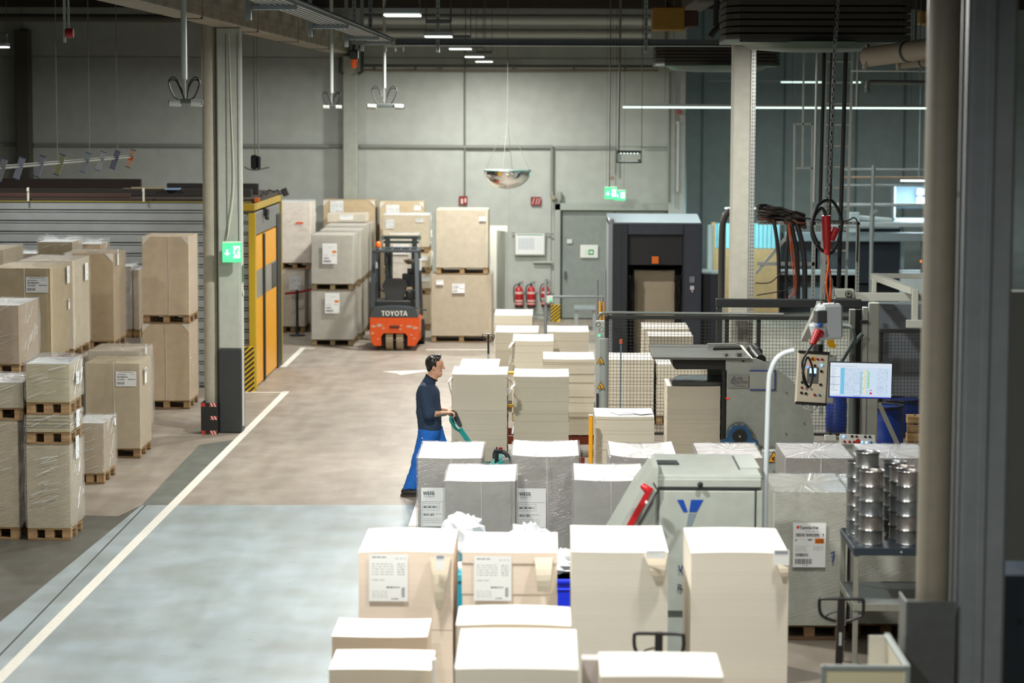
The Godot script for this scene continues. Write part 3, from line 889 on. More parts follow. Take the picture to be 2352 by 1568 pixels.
func label_tex(kind: String) -> Texture2D:
	var key := "label " + kind
	if texs.has(key): return texs[key]
	var r := RandomNumberGenerator.new()
	r.seed = kind.hash()
	var w := 192
	var h := 256
	if kind in ["bars", "notice"]: w = 256; h = 192
	if kind == "slip": w = 160; h = 64
	var im := Image.create_empty(w, h, false, Image.FORMAT_RGBA8)
	im.fill(Color("e9ecec") if kind != "white" else Color("f2f2ee"))
	var ink := Color("4a4c50")
	var words := func(x: int, y: int, x1: int, hh: int, c: Color) -> void:
		var xx := x
		while xx < x1:
			var q := r.randi_range(5, 22)
			im.fill_rect(Rect2i(xx, y, mini(q, x1 - xx), hh), c)
			xx += q + r.randi_range(3, 7)
	var barcode := func(x: int, y: int, x1: int, hh: int) -> void:
		var xx := x
		while xx < x1:
			var q := r.randi_range(1, 4)
			im.fill_rect(Rect2i(xx, y, mini(q, x1 - xx), hh), Color("23252a"))
			xx += q + r.randi_range(1, 4)
	match kind:
		"sheet":
			words.call(14, 14, 90, 7, Color("8b8f94")); words.call(128, 22, 180, 4, Color("a4a8ab"))
			for k in 5: words.call(14, 52 + k * 14, 120, 4, Color("9a9ea2")); words.call(140, 52 + k * 14, 178, 5, Color("8b8f94"))
			words.call(14, 138, 80, 5, Color("9a9ea2"))
			words.call(86, 176, 150, 8, ink)
			for k in 18: im.fill_rect(Rect2i(160, 180 + k * 3, 16, 2 if k % 3 else 1), ink)
			for k in 4: words.call(14, 200 + k * 11, 90, 3, Color("a4a8ab"))
			words.call(110, 240, 150, 5, ink)
		"bars":
			words.call(40, 10, 220, 7, ink); words.call(14, 38, 130, 9, ink); words.call(180, 34, 240, 5, Color("777a7e"))
			barcode.call(20, 62, 150, 22); barcode.call(20, 96, 110, 20); words.call(150, 98, 240, 10, ink)
			barcode.call(14, 136, 110, 34)
		"board_label":
			for y in [34, 66, 96, 132]: im.fill_rect(Rect2i(10, y, 172, 1), Color("9a9ea2"))
			words.call(70, 48, 150, 3, Color("8b8f94"))
			for k in 3: words.call(14, 140 + k * 10, 80, 3, Color("9a9ea2")); words.call(120, 138 + k * 9, 178, 3, Color("9a9ea2"))
			im.fill_rect(Rect2i(128, 90, 54, 30), Color("e07818"))
			barcode.call(14, 176, 90, 18); barcode.call(14, 208, 112, 30); words.call(60, 244, 90, 3, ink)
		"mill":
			im.fill_rect(Rect2i(8, 92, 176, 2), Color("5a5e66")); im.fill_rect(Rect2i(8, 92, 2, 156), Color("5a5e66"))
			words.call(16, 60, 70, 3, Color("b0b4b8"))
			for k in 4: words.call(16, 104 + k * 14, 130, 3, Color("8b8f94"))
			im.fill_rect(Rect2i(16, 124, 24, 8), Color("5a5e66")); words.call(48, 124, 110, 7, ink)
			barcode.call(16, 170, 90, 16); words.call(100, 172, 150, 3, ink)
			for k in 3: words.call(16, 204 + k * 12, 150, 3, Color("9a9ea2"))
		"slip":
			words.call(8, 8, 150, 6, Color("8a8e92")); words.call(8, 26, 110, 5, Color("a4a8ab"))
		"tag":
			im.fill_rect(Rect2i(16, 16, 160, 60), Color("8f97a0")); im.fill_rect(Rect2i(16, 90, 160, 8), Color("b8bcc0"))
		"notice":
			im.fill(Color("dfe3e2")); im.fill_rect(Rect2i(10, 8, 236, 8), Color("3d7d5c"))
			im.fill_rect(Rect2i(24, 40, 150, 110), Color("cdd2d6"))
			for k in 9: words.call(30, 48 + k * 11, 168, 2, Color("9aa0a6"))
			for k in 4: im.fill_rect(Rect2i(30 + k * 36, 44, 1, 100), Color("8f959a"))
			for k in 8: words.call(186, 44 + k * 14, 240, 3, Color("b6bbbe"))
	im.generate_mipmaps()
	texs[key] = ImageTexture.create_from_image(im)
	return texs[key]


func print_mat(kind: String) -> StandardMaterial3D:
	var key := "print " + kind
	if mats.has(key): return mats[key]
	var m := StandardMaterial3D.new()
	m.albedo_texture = label_tex(kind)
	m.roughness = 0.6
	mats[key] = m
	return m


func paper_label(parent: Node3D, kind: String, at: Vector3, w: float, h: float, turn: float) -> MeshInstance3D:
	var mb := MB.new()
	mb.quad(Vector3(-w / 2, -h / 2, 0), Vector3(w / 2, -h / 2, 0), Vector3(w / 2, h / 2, 0), Vector3(-w / 2, h / 2, 0), Vector3(0, 0, 1))
	var l := obj("label_sheet", mb.done(), print_mat(kind), parent, at, Vector3(0, turn, 0))
	return l


func words(text: String, height: float, col: String, parent: Node, at: Vector3, turn := Vector3.ZERO, bold := false, called := "lettering", serif := false) -> MeshInstance3D:
	var f := SystemFont.new()
	f.font_names = PackedStringArray(["Droid Serif" if serif else "Droid Sans"])
	f.font_weight = 700 if bold else 400
	var tm := TextMesh.new()
	tm.font = f
	tm.text = text
	tm.font_size = 48
	tm.pixel_size = height / 34.0
	tm.depth = 0.002
	tm.curve_step = 2.0
	return obj(called, tm, mt(col, 0.5), parent, at, turn)


func flap(parent: Node3D, at: Vector3, w: float, l: float, lean: float, shape: int) -> void:
	# a torn wrapper corner hanging down the front of a pile
	var mb := MB.new()
	var n := 6
	for i in n:
		for side in [0]:
			var t0 := float(i) / n
			var t1 := float(i + 1) / n
			var wa := w * (1.0 - t0 * (0.72 if shape == 0 else 0.35))
			var wb := w * (1.0 - t1 * (0.72 if shape == 0 else 0.35))
			var za := 0.012 + 0.05 * sin(t0 * PI * 0.8)
			var zb := 0.012 + 0.05 * sin(t1 * PI * 0.8)
			var a := Vector3(-wa / 2 + lean * t0, -l * t0, za)
			var b := Vector3(wa / 2 + lean * t0, -l * t0, za * 0.6)
			var c := Vector3(wb / 2 + lean * t1, -l * t1, zb * 0.6)
			var e := Vector3(-wb / 2 + lean * t1, -l * t1, zb)
			var nn := (b - a).cross(c - a).normalized()
			if nn.z < 0: nn = -nn
			mb.quad(a, b, c, e, nn)
			mb.quad(a - nn * 0.003, b - nn * 0.003, c - nn * 0.003, e - nn * 0.003, -nn)
	obj("torn_wrapper", mb.done(), mt("cfc6b2" if shape == 0 else "d8d0be", 0.7), parent, at)


# ---------------------------------------------------------------- near cream piles
func build_front_stacks() -> void:
	var cream := "ecdccb"
	var f1 := pile("cream paper pile with big shipping sheet, by the lane, beside white bags", -1.086, 0, -18.35, 0.728, 1.558, 1.032, {"side": cream, "top": "ece9e3", "layers": 7, "sag": -0.012, "labels": [["sheet", -0.36, 1.354, 0.30, 0.37]]})
	flap(f1, Vector3(0.27, 1.52, 0.515), 0.16, 0.40, -0.01, 0)
	paper_label(f1, "tag", Vector3(0.27, 1.49, 0.59), 0.07, 0.12, 0.0)
	var f2 := pile("cream paper pile with shipping sheet, between the white bags and blue bin", -0.282, 0, -18.35, 0.734, 1.557, 0.871, {"side": cream, "top": "ece9e3", "layers": 6, "sag": 0.004, "jit": 0.006, "labels": [["sheet", -0.36, 1.354, 0.29, 0.35]]})
	flap(f2, Vector3(0.26, 1.52, 0.435), 0.14, 0.26, 0.0, 1)
	var f3 := pile("grey cream paper pile beside the blue bin, baler behind it", 0.556, 0, -18.1, 0.733, 1.609, 1.158, {"side": "dedacd", "top": "ece9e3", "layers": 1, "jit": 0.0, "sag": 0.004})
	flap(f3, Vector3(0.27, 1.6, 0.575), 0.18, 0.24, 0.03, 0)
	paper_label(f3, "slip", Vector3(0.27, 1.605, 0.64), 0.15, 0.06, 0.0)
	var f4 := pile("tall pale cream paper pile in front of the labelled wrapped pile", 1.466, 0, -18.1, 0.738, 1.614, 1.079, {"side": "e0dacd", "top": "ece9e3", "layers": 1, "jit": 0.0, "sag": -0.008})
	paper_label(f4, "tag", Vector3(0.31, 1.58, 0.565), 0.12, 0.12, 0.0)
	flap(f4, Vector3(0.32, 1.56, 0.535), 0.1, 0.18, 0.02, 0)
	var f5 := pile("paper pile with bare white top behind the widest near pile", -0.209, 0, -15.25, 0.737, 1.671, 0.58, {"side": "e4d8c6", "top": "ece9e3", "layers": 4, "sag": -0.012})
	var f6 := pile("widest near paper pile with olive cream sides and white top", -0.179, 0, -14.05, 0.732, 1.666, 1.095, {"side": "dfd9c8", "top": "ece9e3", "layers": 3, "sag": -0.006})
	var f7 := pile("low peach paper pile with white top in front of the shipping sheet pile", -1.205, 0, -17.2, 0.691, 1.146, 0.623, {"side": "e8d3bb", "top": "ece9e3", "layers": 6, "sag": 0.006, "jit": 0.005})
	var f8 := pile("low tan paper pile beside the lane with a white slip at its corner", -1.128, 0, -16.1, 0.695, 1.17, 0.59, {"side": "e2d4be", "top": "ece9e3", "layers": 4, "sag": -0.005})
	var f9 := pile("pale paper pile with olive front in front of the truck handle", 0.688, 0, -14.05, 0.728, 1.625, 0.639, {"side": "e0d5c2", "top": "ece9e3", "layers": 3, "sag": -0.004})
	pile("small grey carton with white lid between two near piles", 0.275, 0, -14.6, 0.102, 1.596, 0.13, {"side": "c9c3c2", "edges": false, "layers": 1, "sag": 0.0, "called": "carton", "category": "carton"})
	solo("corner_board", MB.new().box(Vector3(0, 0.25, 0), Vector3(0.028, 0.5, 0.05), 0.004).done(), mt("efece6", 0.7), "white edge board standing at the low tan pile", "board", Vector3(-0.758, 1.11, -16) + Vector3(0, -0.34, 0))


# ---------------------------------------------------------------- grey wrapped piles in the middle
func build_middle_stacks() -> void:
	var g := "a9a6a1"
	var fo := {"side": g, "edges": false, "layers": 2, "jit": 0.0, "film": 0.55, "rim": 0.006, "seam": true, "top": "e6e6e5"}
	var m1 := stock("film wrapped grey board pile with printed mill sheet in front of the worker", "pallet under the grey board pile by the worker", -1.044, 0, -25.6, 0.676, 1.211, 1.231, fo.merged({"sag": 0.006, "labels": [["mill", -0.45, 0.55, 0.3, 0.42]]}))
	var m2 := stock("film wrapped grey board pile nearest the white plastic bags", "pallet under the wrapped pile by the white bags", -0.672, 0, -24, 0.704, 1.216, 1.113, fo.merged({"sag": 0.008, "seam_x": 0.02, "labels": [["mill", -0.02, 0.35, 0.3, 0.36]]}))
	var m3 := stock("film wrapped grey board pile with printed mill sheet beside the truck motor", "pallet under the grey board pile beside the truck motor", -0.017, 0, -25.4, 0.702, 1.266, 1.16, fo.merged({"sag": 0.02, "seam_x": 0.03, "labels": [["mill", -0.42, 0.58, 0.31, 0.42]]}))
	stock("film wrapped grey board pile cut off by the baler's red bar", "pallet under the wrapped pile next to the red bar", 0.629, 0, -24.1, 0.701, 1.213, 1.12, fo.merged({"sag": 0.012}))
	stock("wrapped grey board pile with sagging white top behind the baler", "pallet under the sagging pile behind the baler", 1.027, 0, -25.6, 0.702, 1.233, 1.063, fo.merged({"sag": 0.035, "seam_x": 0.06}))
	stock("wrapped grey board pile below the blue motor of the turner", "pallet under the pile below the blue motor", 1.965, 0, -25.6, 0.673, 1.229, 1.13, fo.merged({"sag": 0.004}))
	stock("wrapped board pile with glossy film right of the warning triangle", "pallet under the pile right of the warning triangle", 2.907, 0, -25.6, 0.719, 1.234, 1.131, fo.merged({"sag": 0.004, "gloss": 0.1, "film": 0.8}))
	var m8 := stock("wrapped board pile behind the tin cans", "pallet under the pile behind the tin cans", 3.753, 0, -25.6, 0.695, 1.239, 1.063, fo.merged({"sag": 0.004}))
	obj("loose_sheet", MB.new().box(Vector3(-0.2, 1.02, -0.3), Vector3(0.34, 0.004, 0.24)).done(), mt("d9dee6", 0.6), m8)
	var m9 := stock("wrapped pale board pile with big printed label facing the tin rack", "dark pallet under the labelled board pile", 2.463, 0, -22.3, 0.68, 1.4, 1.119, {"side": "b9bbb0", "edges": false, "layers": 1, "film": 0.45, "rim": 0.004, "sag": 0.003, "wood": "8a6a48"})
	board_label(m9, Vector3(-0.018, 0.77, 0.56 + 0.045))
	words("1", 0.105, "2d4a8c", m9, Vector3(0.2, 0.66, 0.605), Vector3(0, 0, -8))
	stock("wrapped pale board pile standing behind the steel rack", "dark pallet under the board pile behind the rack", 3.193, 0, -22.4, 0.682, 1.388, 1.068, {"side": "b9bbb0", "edges": false, "layers": 1, "film": 0.4, "rim": 0.004, "sag": 0.003, "wood": "8a6a48"})


func board_label(parent: Node3D, at: Vector3) -> void:
	var l := paper_label(parent, "board_label", at, 0.305, 0.42, 0.0)
	obj("round_logo", MB.new().cyl(Vector3(-0.108, 0.168, 0), Vector3(-0.108, 0.168, 0.002), 0.014, 0.014, 14).done(), mt("d2401e", 0.5), l)
	words("Tambrite", 0.028, "2b2d31", l, Vector3(-0.005, 0.163, 0.002), Vector3.ZERO, true)
	words("IBDE-500206   1", 0.026, "2b2d31", l, Vector3(0.005, 0.094, 0.002), Vector3.ZERO, true)
	words("458", 0.03, "7a3e0c", l, Vector3(0.095, 0.038, 0.003), Vector3.ZERO, false)
	words("4", 0.018, "2b2d31", l, Vector3(-0.125, 0.045, 0.002), Vector3.ZERO, true)
	words("293", 0.016, "2b2d31", l, Vector3(0.005, 0.05, 0.002), Vector3.ZERO, true)


# ---------------------------------------------------------------- piles around the worker and in the cage
func build_cage_stacks() -> void:
	var c := {"top": "ece9e3", "side": "d3ccb9", "layers": 26, "jit": 0.004, "sag": 0.004}
	pile("uneven layered cream sheet pile right beside the worker's hands", -0.889, 0.326, -31.3, 0.726, 1.144, 0.95, c.merged({"jit": 0.006}))
	pile("cream sheet pile with white top beside the striped warning post", -0.081, 0.326, -31.6, 0.727, 1.086, 0.95, c.merged({"side": "d3ccb4"}))
	pile("tall pale cream pile with orange slip on its top", 0.296, 0.326, -33.9, 0.724, 1.073, 1.017, c.merged({"side": "e6dcc2", "layers": 6}))
	solo("orange_slip", MB.new().box(Vector3(0.323, 1.399, -34.2), Vector3(0.1, 0.003, 0.06)).done(), mt("d8622c", 0.6), "orange slip lying on the tall pale cream pile", "slip")
	pile("sheet pile with white top behind the worker's pile", -0.963, 0.326, -33.7, 0.55, 0.984, 1.041, c)
	pile("white cream pile behind the black truck handle", -0.233, 0.14, -37.8, 0.643, 1.131, 1.148, c.merged({"layers": 5, "side": "d8d2c0"}))
	pile("cream pile right beside the black truck handle", -0.502, 0.14, -39.3, 0.704, 1.125, 1.16, c.merged({"layers": 5, "side": "d2cbb8"}))
	pile("grey sided pile with white top under the pipe railing", 0.333, 0.14, -39.3, 0.682, 1.136, 1.084, c.merged({"layers": 3, "side": "c9c2b4", "sag": 0.012}))
	pile("white pile at the foot of the open side door", -0.616, 0.14, -43, 0.684, 1.077, 1.278, c.merged({"layers": 3, "side": "d9d8d0"}))
	var p11 := pile("cream pile with loose papers on top beside the yellow post", 0.935, 0.14, -29, 0.715, 1.085, 0.838, c.merged({"layers": 5, "side": "ddd3bd"}))
	pallet("pallet under the cream pile with loose papers", 0.935, 0, -29, 0.715, 0.84)
	for q in [[-0.02, 0.1, 20.0, 0.0], [0.1, 0.0, -12.0, 0.004], [0.2, 0.12, 35.0, 0.008]]:
		var s := solo("delivery_note", MB.new().box(Vector3.ZERO, Vector3(0.21, 0.002, 0.29)).done(), mt("e8eaf0", 0.6), "loose delivery note lying on the cream pile by the yellow post", "paper", p11.position + Vector3(q[0], 1.091 + q[3], q[1]), "delivery notes on a pile")
		s.rotation_degrees.y = q[2]
	pile("cream pile held under the steel clamp plate of the turner", 1.986, 0.235, -32.6, 0.719, 0.943, 0.9, c.merged({"layers": 8, "side": "d8caa2", "jit": 0.002}))
	pile("wide cream pile standing behind the mesh fence", 1.294, 0.14, -37.5, 0.726, 0.875, 1.056, c.merged({"layers": 6, "side": "dbcfb2"}))
	pile("cream pile behind the fence beside the turner plate", 2.146, 0.14, -37.5, 0.895, 0.798, 1.036, c.merged({"layers": 4, "side": "d8ccb0"}))
	pile("white pile behind the fence at the wrapping machine", 2.091, 0.14, -42.5, 0.806, 0.895, 1.19, c.merged({"layers": 3, "side": "d6cfbd"}))
	pile("lower white pile behind the fence below the wrapping machine", 2.076, 0.14, -40.6, 0.748, 0.948, 0.78, c.merged({"layers": 3, "side": "d2c9b6"}))
	# bases below the piles: low red framed roller beds
	for q in [[-1.35, 0.5, -31.5, "red framed roller bed under the sheet piles by the worker"], [-0.75, 1.25, -34.4, "red framed roller bed under the tall pale cream pile"]]:
		var t := thing("roller_bed", q[3], "conveyor", Vector3((q[0] + q[1]) / 2, 0, q[2]))
		var w: float = q[1] - q[0]
		for s in [-0.42, 0.42]: obj("side_rail", bx(Vector3(w, 0.12, 0.05), 0.006), mt("8e3a26", 0.5, 0.0, "mottle", 1.5), t, Vector3(0, 0.24, s))
		for k in int(w / 0.16): obj("roller", MB.new().cyl(Vector3(-w / 2 + 0.1 + k * 0.16, 0.295, -0.39), Vector3(-w / 2 + 0.1 + k * 0.16, 0.295, 0.39), 0.03, 0.03, 8).done(), mt("8d9292", 0.35, 0.7), t)
		for s in [-1.0, 1.0]:
			for e in [-0.4, 0.4]: obj("leg", bx(Vector3(0.08, 0.18, 0.06), 0.004), mt("4a241b", 0.5), t, Vector3(s * (w / 2 - 0.08), 0.09, e))


# ---------------------------------------------------------------- wrapped store on the left
func tier(label: String, plabel: String, xl: float, xr: float, ybot: float, ytop: float, zf: float, d: float, o := {}) -> void:
	# a wrapped load on its own pallet; ybot is the pallet's underside
	var q := {"edges": false, "layers": 1, "film": 0.9, "rim": 0.03, "sag": 0.0}.merged(o, true)
	for w in ["lower", "tall lowest", "thin middle", "dark tall", "lowest", "second box", "third box", "wide lower", "tan carton column", "tall cream carton with"]: if label.begins_with(w): q.rim = 0.0
	stock(label, plabel, (xl + xr) / 2, ybot, zf, xr - xl, ytop - ybot, d, q)


func build_left_stacks() -> void:
	# three tier stack by the lane
	var z := -27.2
	tier("tall lowest load of the three tier wrapped stack by the lane", "floor pallet of the three tier wrapped stack", -5.93, -5.437, 0.0, 1.109, z, 0.72, {"side": "b3a88c", "film": 1.0, "side_labels": [["sheet", 0.2, 0.9, 0.2, 0.26]]})
	tier("thin middle load of the three tier wrapped stack", "middle pallet of the three tier wrapped stack", -5.925, -5.433, 1.109, 1.448, z, 0.72, {"side": "b5ab89", "edges": true, "layers": 12, "jit": 0.006, "film": 1.0, "side_labels": [["sheet", 0.1, 0.12, 0.2, 0.2]]})
	tier("top load of the three tier wrapped stack with crumpled film rim", "top pallet of the three tier wrapped stack", -5.922, -5.431, 1.448, 2.026, z, 0.72, {"side": "b1a684", "edges": true, "layers": 10, "film": 1.1, "rim": 0.06, "side_labels": [["bars", 0.1, 0.25, 0.18, 0.14]]})
	tier("dark tall wrapped load at the picture edge beside the three tier stack", "floor pallet of the dark tall wrapped load", -6.588, -6.04, 0.0, 1.376, -27.25, 0.95, {"side": "b3a68a"})
	tier("square wrapped load on top of the dark tall load", "pallet on top of the dark tall wrapped load", -6.569, -5.973, 1.376, 1.805, -27.25, 0.95, {"side": "b0a58a", "film": 1.1, "rim": 0.05})
	tier("small brown wrapped load on the floor beside the big carton", "pallet under the small brown wrapped load", -6.186, -5.808, 0.0, 0.801, -31.3, 0.85, {"side": "b0a288", "side_labels": [["tag", -0.6, 0.62, 0.1, 0.14]]})
	tier("big cream carton load with a barcode sheet next to the lane", "pallet under the big cream carton load", -6.478, -5.719, 0.0, 1.343, -33.6, 0.98, {"side": "c6b99e", "film": 0.35, "rim": 0.01, "seam": true, "seam_x": 0.02, "labels": [["bars", 0.52, 0.99, 0.29, 0.21]], "side_labels": [["tag", 0.3, 1.0, 0.16, 0.22]]})
	tier("low grey carton load behind the big cream carton", "pallet under the low grey carton load", -6.754, -5.995, 0.0, 1.339, -35.3, 1.1, {"side": "b5ab99", "film": 0.35, "rim": 0.01, "side_labels": [["tag", 0.4, 1.2, 0.1, 0.14]]})
	# two tier carton tower in front of the cabin
	tier("lower carton of the two tier tower before the ribbed cabin", "floor pallet of the two tier carton tower", -6.601, -5.839, 0.0, 1.398, -39.1, 1.0, {"side": "cbb698", "film": 0.3, "rim": 0.008, "seam": true, "seam_x": 0.0, "corners": true})
	tier("upper carton of the two tier tower before the ribbed cabin", "pallet between the two cartons of the tower", -6.583, -5.832, 1.398, 2.816, -39.1, 1.0, {"side": "cfbc9f", "film": 0.3, "rim": 0.012, "seam": true, "seam_x": 0.06, "corners": true})
	# upper row of big cartons, on lower loads
	tier("lower load carrying the brown film wrapped box", "floor pallet below the brown film wrapped box", -7.191, -6.627, 0.0, 1.575, -30.0, 1.15, {"side": "b3a68a"})
	tier("brown box in heavily wrinkled stretch film", "pallet under the brown box in wrinkled film", -7.177, -6.614, 1.575, 2.451, -30.0, 1.15, {"side": "ab9678", "film": 1.2, "rim": 0.03})
	tier("lower load carrying the big tan carton with barcode sheet", "floor pallet below the big tan carton", -7.729, -6.844, 0.0, 1.33, -33.0, 1.3, {"side": "b3a68a"})
	tier("big tan carton with a wide barcode sheet on its front", "pallet under the big tan carton", -7.647, -6.831, 1.33, 2.712, -33.0, 1.3, {"side": "b9a882", "film": 0.5, "rim": 0.01, "seam": true, "seam_x": 0.07, "labels": [["bars", 0.58, 1.02, 0.31, 0.215]], "side_labels": [["sheet", -0.7, 1.08, 0.2, 0.24], ["tag", -0.75, 0.66, 0.1, 0.14]]})
	tier("lower load behind the big tan carton", "floor pallet behind the big tan carton", -7.73, -6.973, 0.0, 1.235, -35.2, 1.3, {"side": "b3a68a"})
	tier("tall pale carton with a side label behind the big tan carton", "pallet under the tall pale carton", -7.741, -6.954, 1.235, 2.67, -35.2, 1.28, {"side": "c9bea6", "film": 0.4, "rim": 0.01, "side_labels": [["sheet", -0.4, 1.08, 0.24, 0.26]]})
	tier("lower load under the tan carton with folded corners", "floor pallet under the folded corner carton", -7.559, -6.731, 0.0, 1.161, -37.2, 1.2, {"side": "b3a68a"})
	tier("tan carton with folded film corners left of the carton tower", "pallet under the tan carton with folded corners", -7.471, -6.721, 1.161, 2.655, -37.2, 1.05, {"side": "b09a76", "film": 0.55, "rim": 0.008, "corners": true, "side_labels": [["tag", 0.5, 1.28, 0.1, 0.24]]})
	# tops peeking over, further back
	tier("wrapped box with crumpled white film top behind the pale carton", "pallet under the crumpled film box", -8.39, -7.83, 0.0, 2.687, -39.6, 0.8, {"side": "b8a986", "film": 1.2, "rim": 0.11})
	tier("second wrapped box with crumpled film beside the ribbed cabin", "pallet under the second crumpled film box", -7.933, -7.543, 0.0, 2.595, -40.6, 0.8, {"side": "c7ac86", "film": 1.2, "rim": 0.11})
	tier("wrapped box with printed side label at the left picture edge", "pallet under the edge box with side label", -8.736, -8.284, 0.0, 2.74, -36.6, 1.35, {"side": "b3a584", "film": 0.5, "rim": 0.02, "side_labels": [["sheet", -0.1, 1.9, 0.16, 0.24]]})
	tier("low white wrapped box between the edge box and crumpled box", "pallet under the low white wrapped box", -8.953, -8.53, 0.0, 2.454, -40.2, 0.8, {"side": "dcc9b2", "film": 1.0, "rim": 0.05})
	tier("grey wrapped box squeezed beside the carton tower", "pallet under the squeezed grey wrapped box", -7.233, -6.991, 1.04, 2.236, -40.4, 0.6, {"side": "bcb7aa", "film": 1.0, "rim": 0.05})
	tier("lower load under the squeezed grey wrapped box", "floor pallet under the squeezed boxes", -7.233, -6.851, 0.0, 1.04, -40.4, 0.9, {"side": "b8b0a0"})
	tier("cream wrapped box with dark side next to the carton tower", "pallet under the cream box next to the tower", -6.961, -6.873, 1.04, 2.178, -40.4, 0.9, {"side": "cdb896", "film": 1.0, "rim": 0.05})


# ---------------------------------------------------------------- far piles by the end wall
func build_far_stacks() -> void:
	var o := {"film": 0.6, "rim": 0.015}
	tier("lower white wrapped load behind the red barrier tape", "floor pallet behind the red barrier tape", -5.805, -5.284, 0.0, 1.382, -52.3, 1.1, {"side": "eee2d0", "film": 1.1, "labels": [["sheet", 0.2, 0.95, 0.25, 0.3]]})
	tier("upper white wrapped load with orange mark behind the barrier tape", "pallet between the loads behind the barrier tape", -5.843, -5.153, 1.382, 2.836, -52.3, 1.1, {"side": "f4eadc", "film": 1.1})
	solo("orange_mark", MB.new().box(Vector3(-5.383, 2.387, -52.25), Vector3(0.16, 0.04, 0.004)).done(), mt("e0592c", 0.6), "orange mark stuck on the upper wrapped load", "sticker")
	# grey board towers, a row of four going back
	for k in 4:
		var zf := -49.4 - k * 1.32
		var dx: float = [0.0, 0.04, 0.02, 0.05][k] + k * 0.012
		var last: bool = k > 0
		var which: String = ["of the front grey tower beside the forklift", "of the second grey tower behind the front one", "of the third grey tower in the row", "of the last grey tower by the wall"][k]
		tier("lower grey board load " + which, "floor pallet " + which, -4.849 + dx, -3.998 + dx, 0.0, 1.147, zf, 1.2, {"side": "bdbbb0", "film": 0.25, "rim": 0.004, "wood": "9a8762", "labels": [] if last else [["board_label", 0.0, 0.75, 0.3, 0.42]]})
		tier("upper grey board load " + which, "upper pallet " + which, -4.843 + dx, -3.995 + dx, 1.147, 2.282 + [0.0, 0.03, 0.06, 0.04][k], zf, 1.2, {"side": "c0beb3", "film": 0.25, "rim": 0.004, "wood": "9a8762", "labels": [] if last else [["board_label", -0.12, 0.62, 0.3, 0.42]]})
	pile("cream box topping the grey tower row", -4.46, 2.357, -53.4, 0.846, 0.169, 1.0, {"side": "d3ccbb", "edges": false, "layers": 1, "labels": [["slip", 0.0, 0.1, 0.3, 0.11]]})
	# along the wall
	tier("tall cream carton with pinned sheets on the grey towers' right", "pallet under the tall cream carton", -4.073, -3.874, 0.0, 1.786, -54.85, 0.9, {"side": "c9b294", "corners": false})
	pile("high tan carton with white paper sheets under the pillar", -4.514, 1.786, -54.75, 1.169, 0.993, 0.8, {"side": "cbb694", "edges": false, "layers": 1, "corners": true, "labels": [["sheet", -0.48, 0.82, 0.3, 0.34]]})
	tier("lowest box of the cream tower behind the forklift", "floor pallet of the cream tower", -3.588, -2.591, 0.0, 0.788, -53.0, 1.0, {"side": "dcc9a8"})
	tier("second box of the cream tower behind the forklift", "second pallet of the cream tower", -3.587, -2.6, 0.788, 1.249, -53.0, 1.0, {"side": "e0d2b8", "labels": [["slip", 0.8, 0.2, 0.2, 0.1]]})
	tier("third box of the cream tower behind the forklift", "third pallet of the cream tower", -3.606, -2.591, 1.249, 1.699, -53.0, 1.0, {"side": "dfcfae", "labels": [["slip", 0.7, 0.2, 0.2, 0.1]]})
	tier("top cream box of the tower behind the forklift", "top pallet of the cream tower", -3.624, -2.62, 1.699, 2.531, -53.0, 1.0, {"side": "e6d8bb", "labels": [["sheet", -0.7, 0.5, 0.18, 0.2], ["slip", 0.6, 0.58, 0.16, 0.08]]})
	pile("small film wrapped box on a ledge behind the forklift mast", -3.079, 1.249, -51.6, 0.649, 0.943, 0.35, {"side": "d9d2c4", "edges": false, "layers": 1, "film": 0.8, "labels": [["sheet", -0.2, 0.62, 0.34, 0.22]]})
	pile("carton shelf stack carrying the small wrapped box", -3.079, 0.0, -51.6, 0.649, 1.249, 0.35, {"side": "c9b491", "edges": false, "layers": 1, "film": 0.5})
	tier("tan carton column along the wall behind the cream tower", "floor pallet of the tan carton column", -3.807, -2.818, 0.0, 1.794, -54.8, 0.75, {"side": "c9b594"})
	pile("tan carton with folded corners and sheet near the fire sign", -3.321, 1.794, -54.8, 0.997, 0.948, 0.75, {"side": "d2bf9e", "edges": false, "layers": 1, "corners": true, "labels": [["sheet", -0.42, 0.72, 0.3, 0.34], ["slip", 0.7, 0.82, 0.16, 0.12]]})
	# big two tier carton by the side door
	tier("wide lower carton of the tower between forklift and side door", "floor pallet of the wide carton tower", -2.432, -1.176, 0.0, 1.427, -50.3, 1.3, {"side": "c3b69e", "film": 0.15, "rim": 0.004, "labels": [["bars", -0.1, 1.0, 0.26, 0.2], ["slip", -0.72, 1.12, 0.15, 0.1]], "wood": "a88a60"})
	tier("wide upper carton of the tower between forklift and side door", "upper pallet of the wide carton tower", -2.332, -1.252, 1.427, 2.77, -50.3, 1.25, {"side": "c6bca6", "film": 0.15, "rim": 0.004, "labels": [["slip", 0.78, 1.02, 0.14, 0.09]]})


# ---------------------------------------------------------------- fittings on the end wall
func sign_plate(called: String, label: String, category: String, at: Vector3, w: float, h: float, col: String) -> Node3D:
	var t := thing(called, label, category, at)
	obj("plate", bx(Vector3(w, h, 0.012), 0.003), mt(col, 0.5), t)
	return t


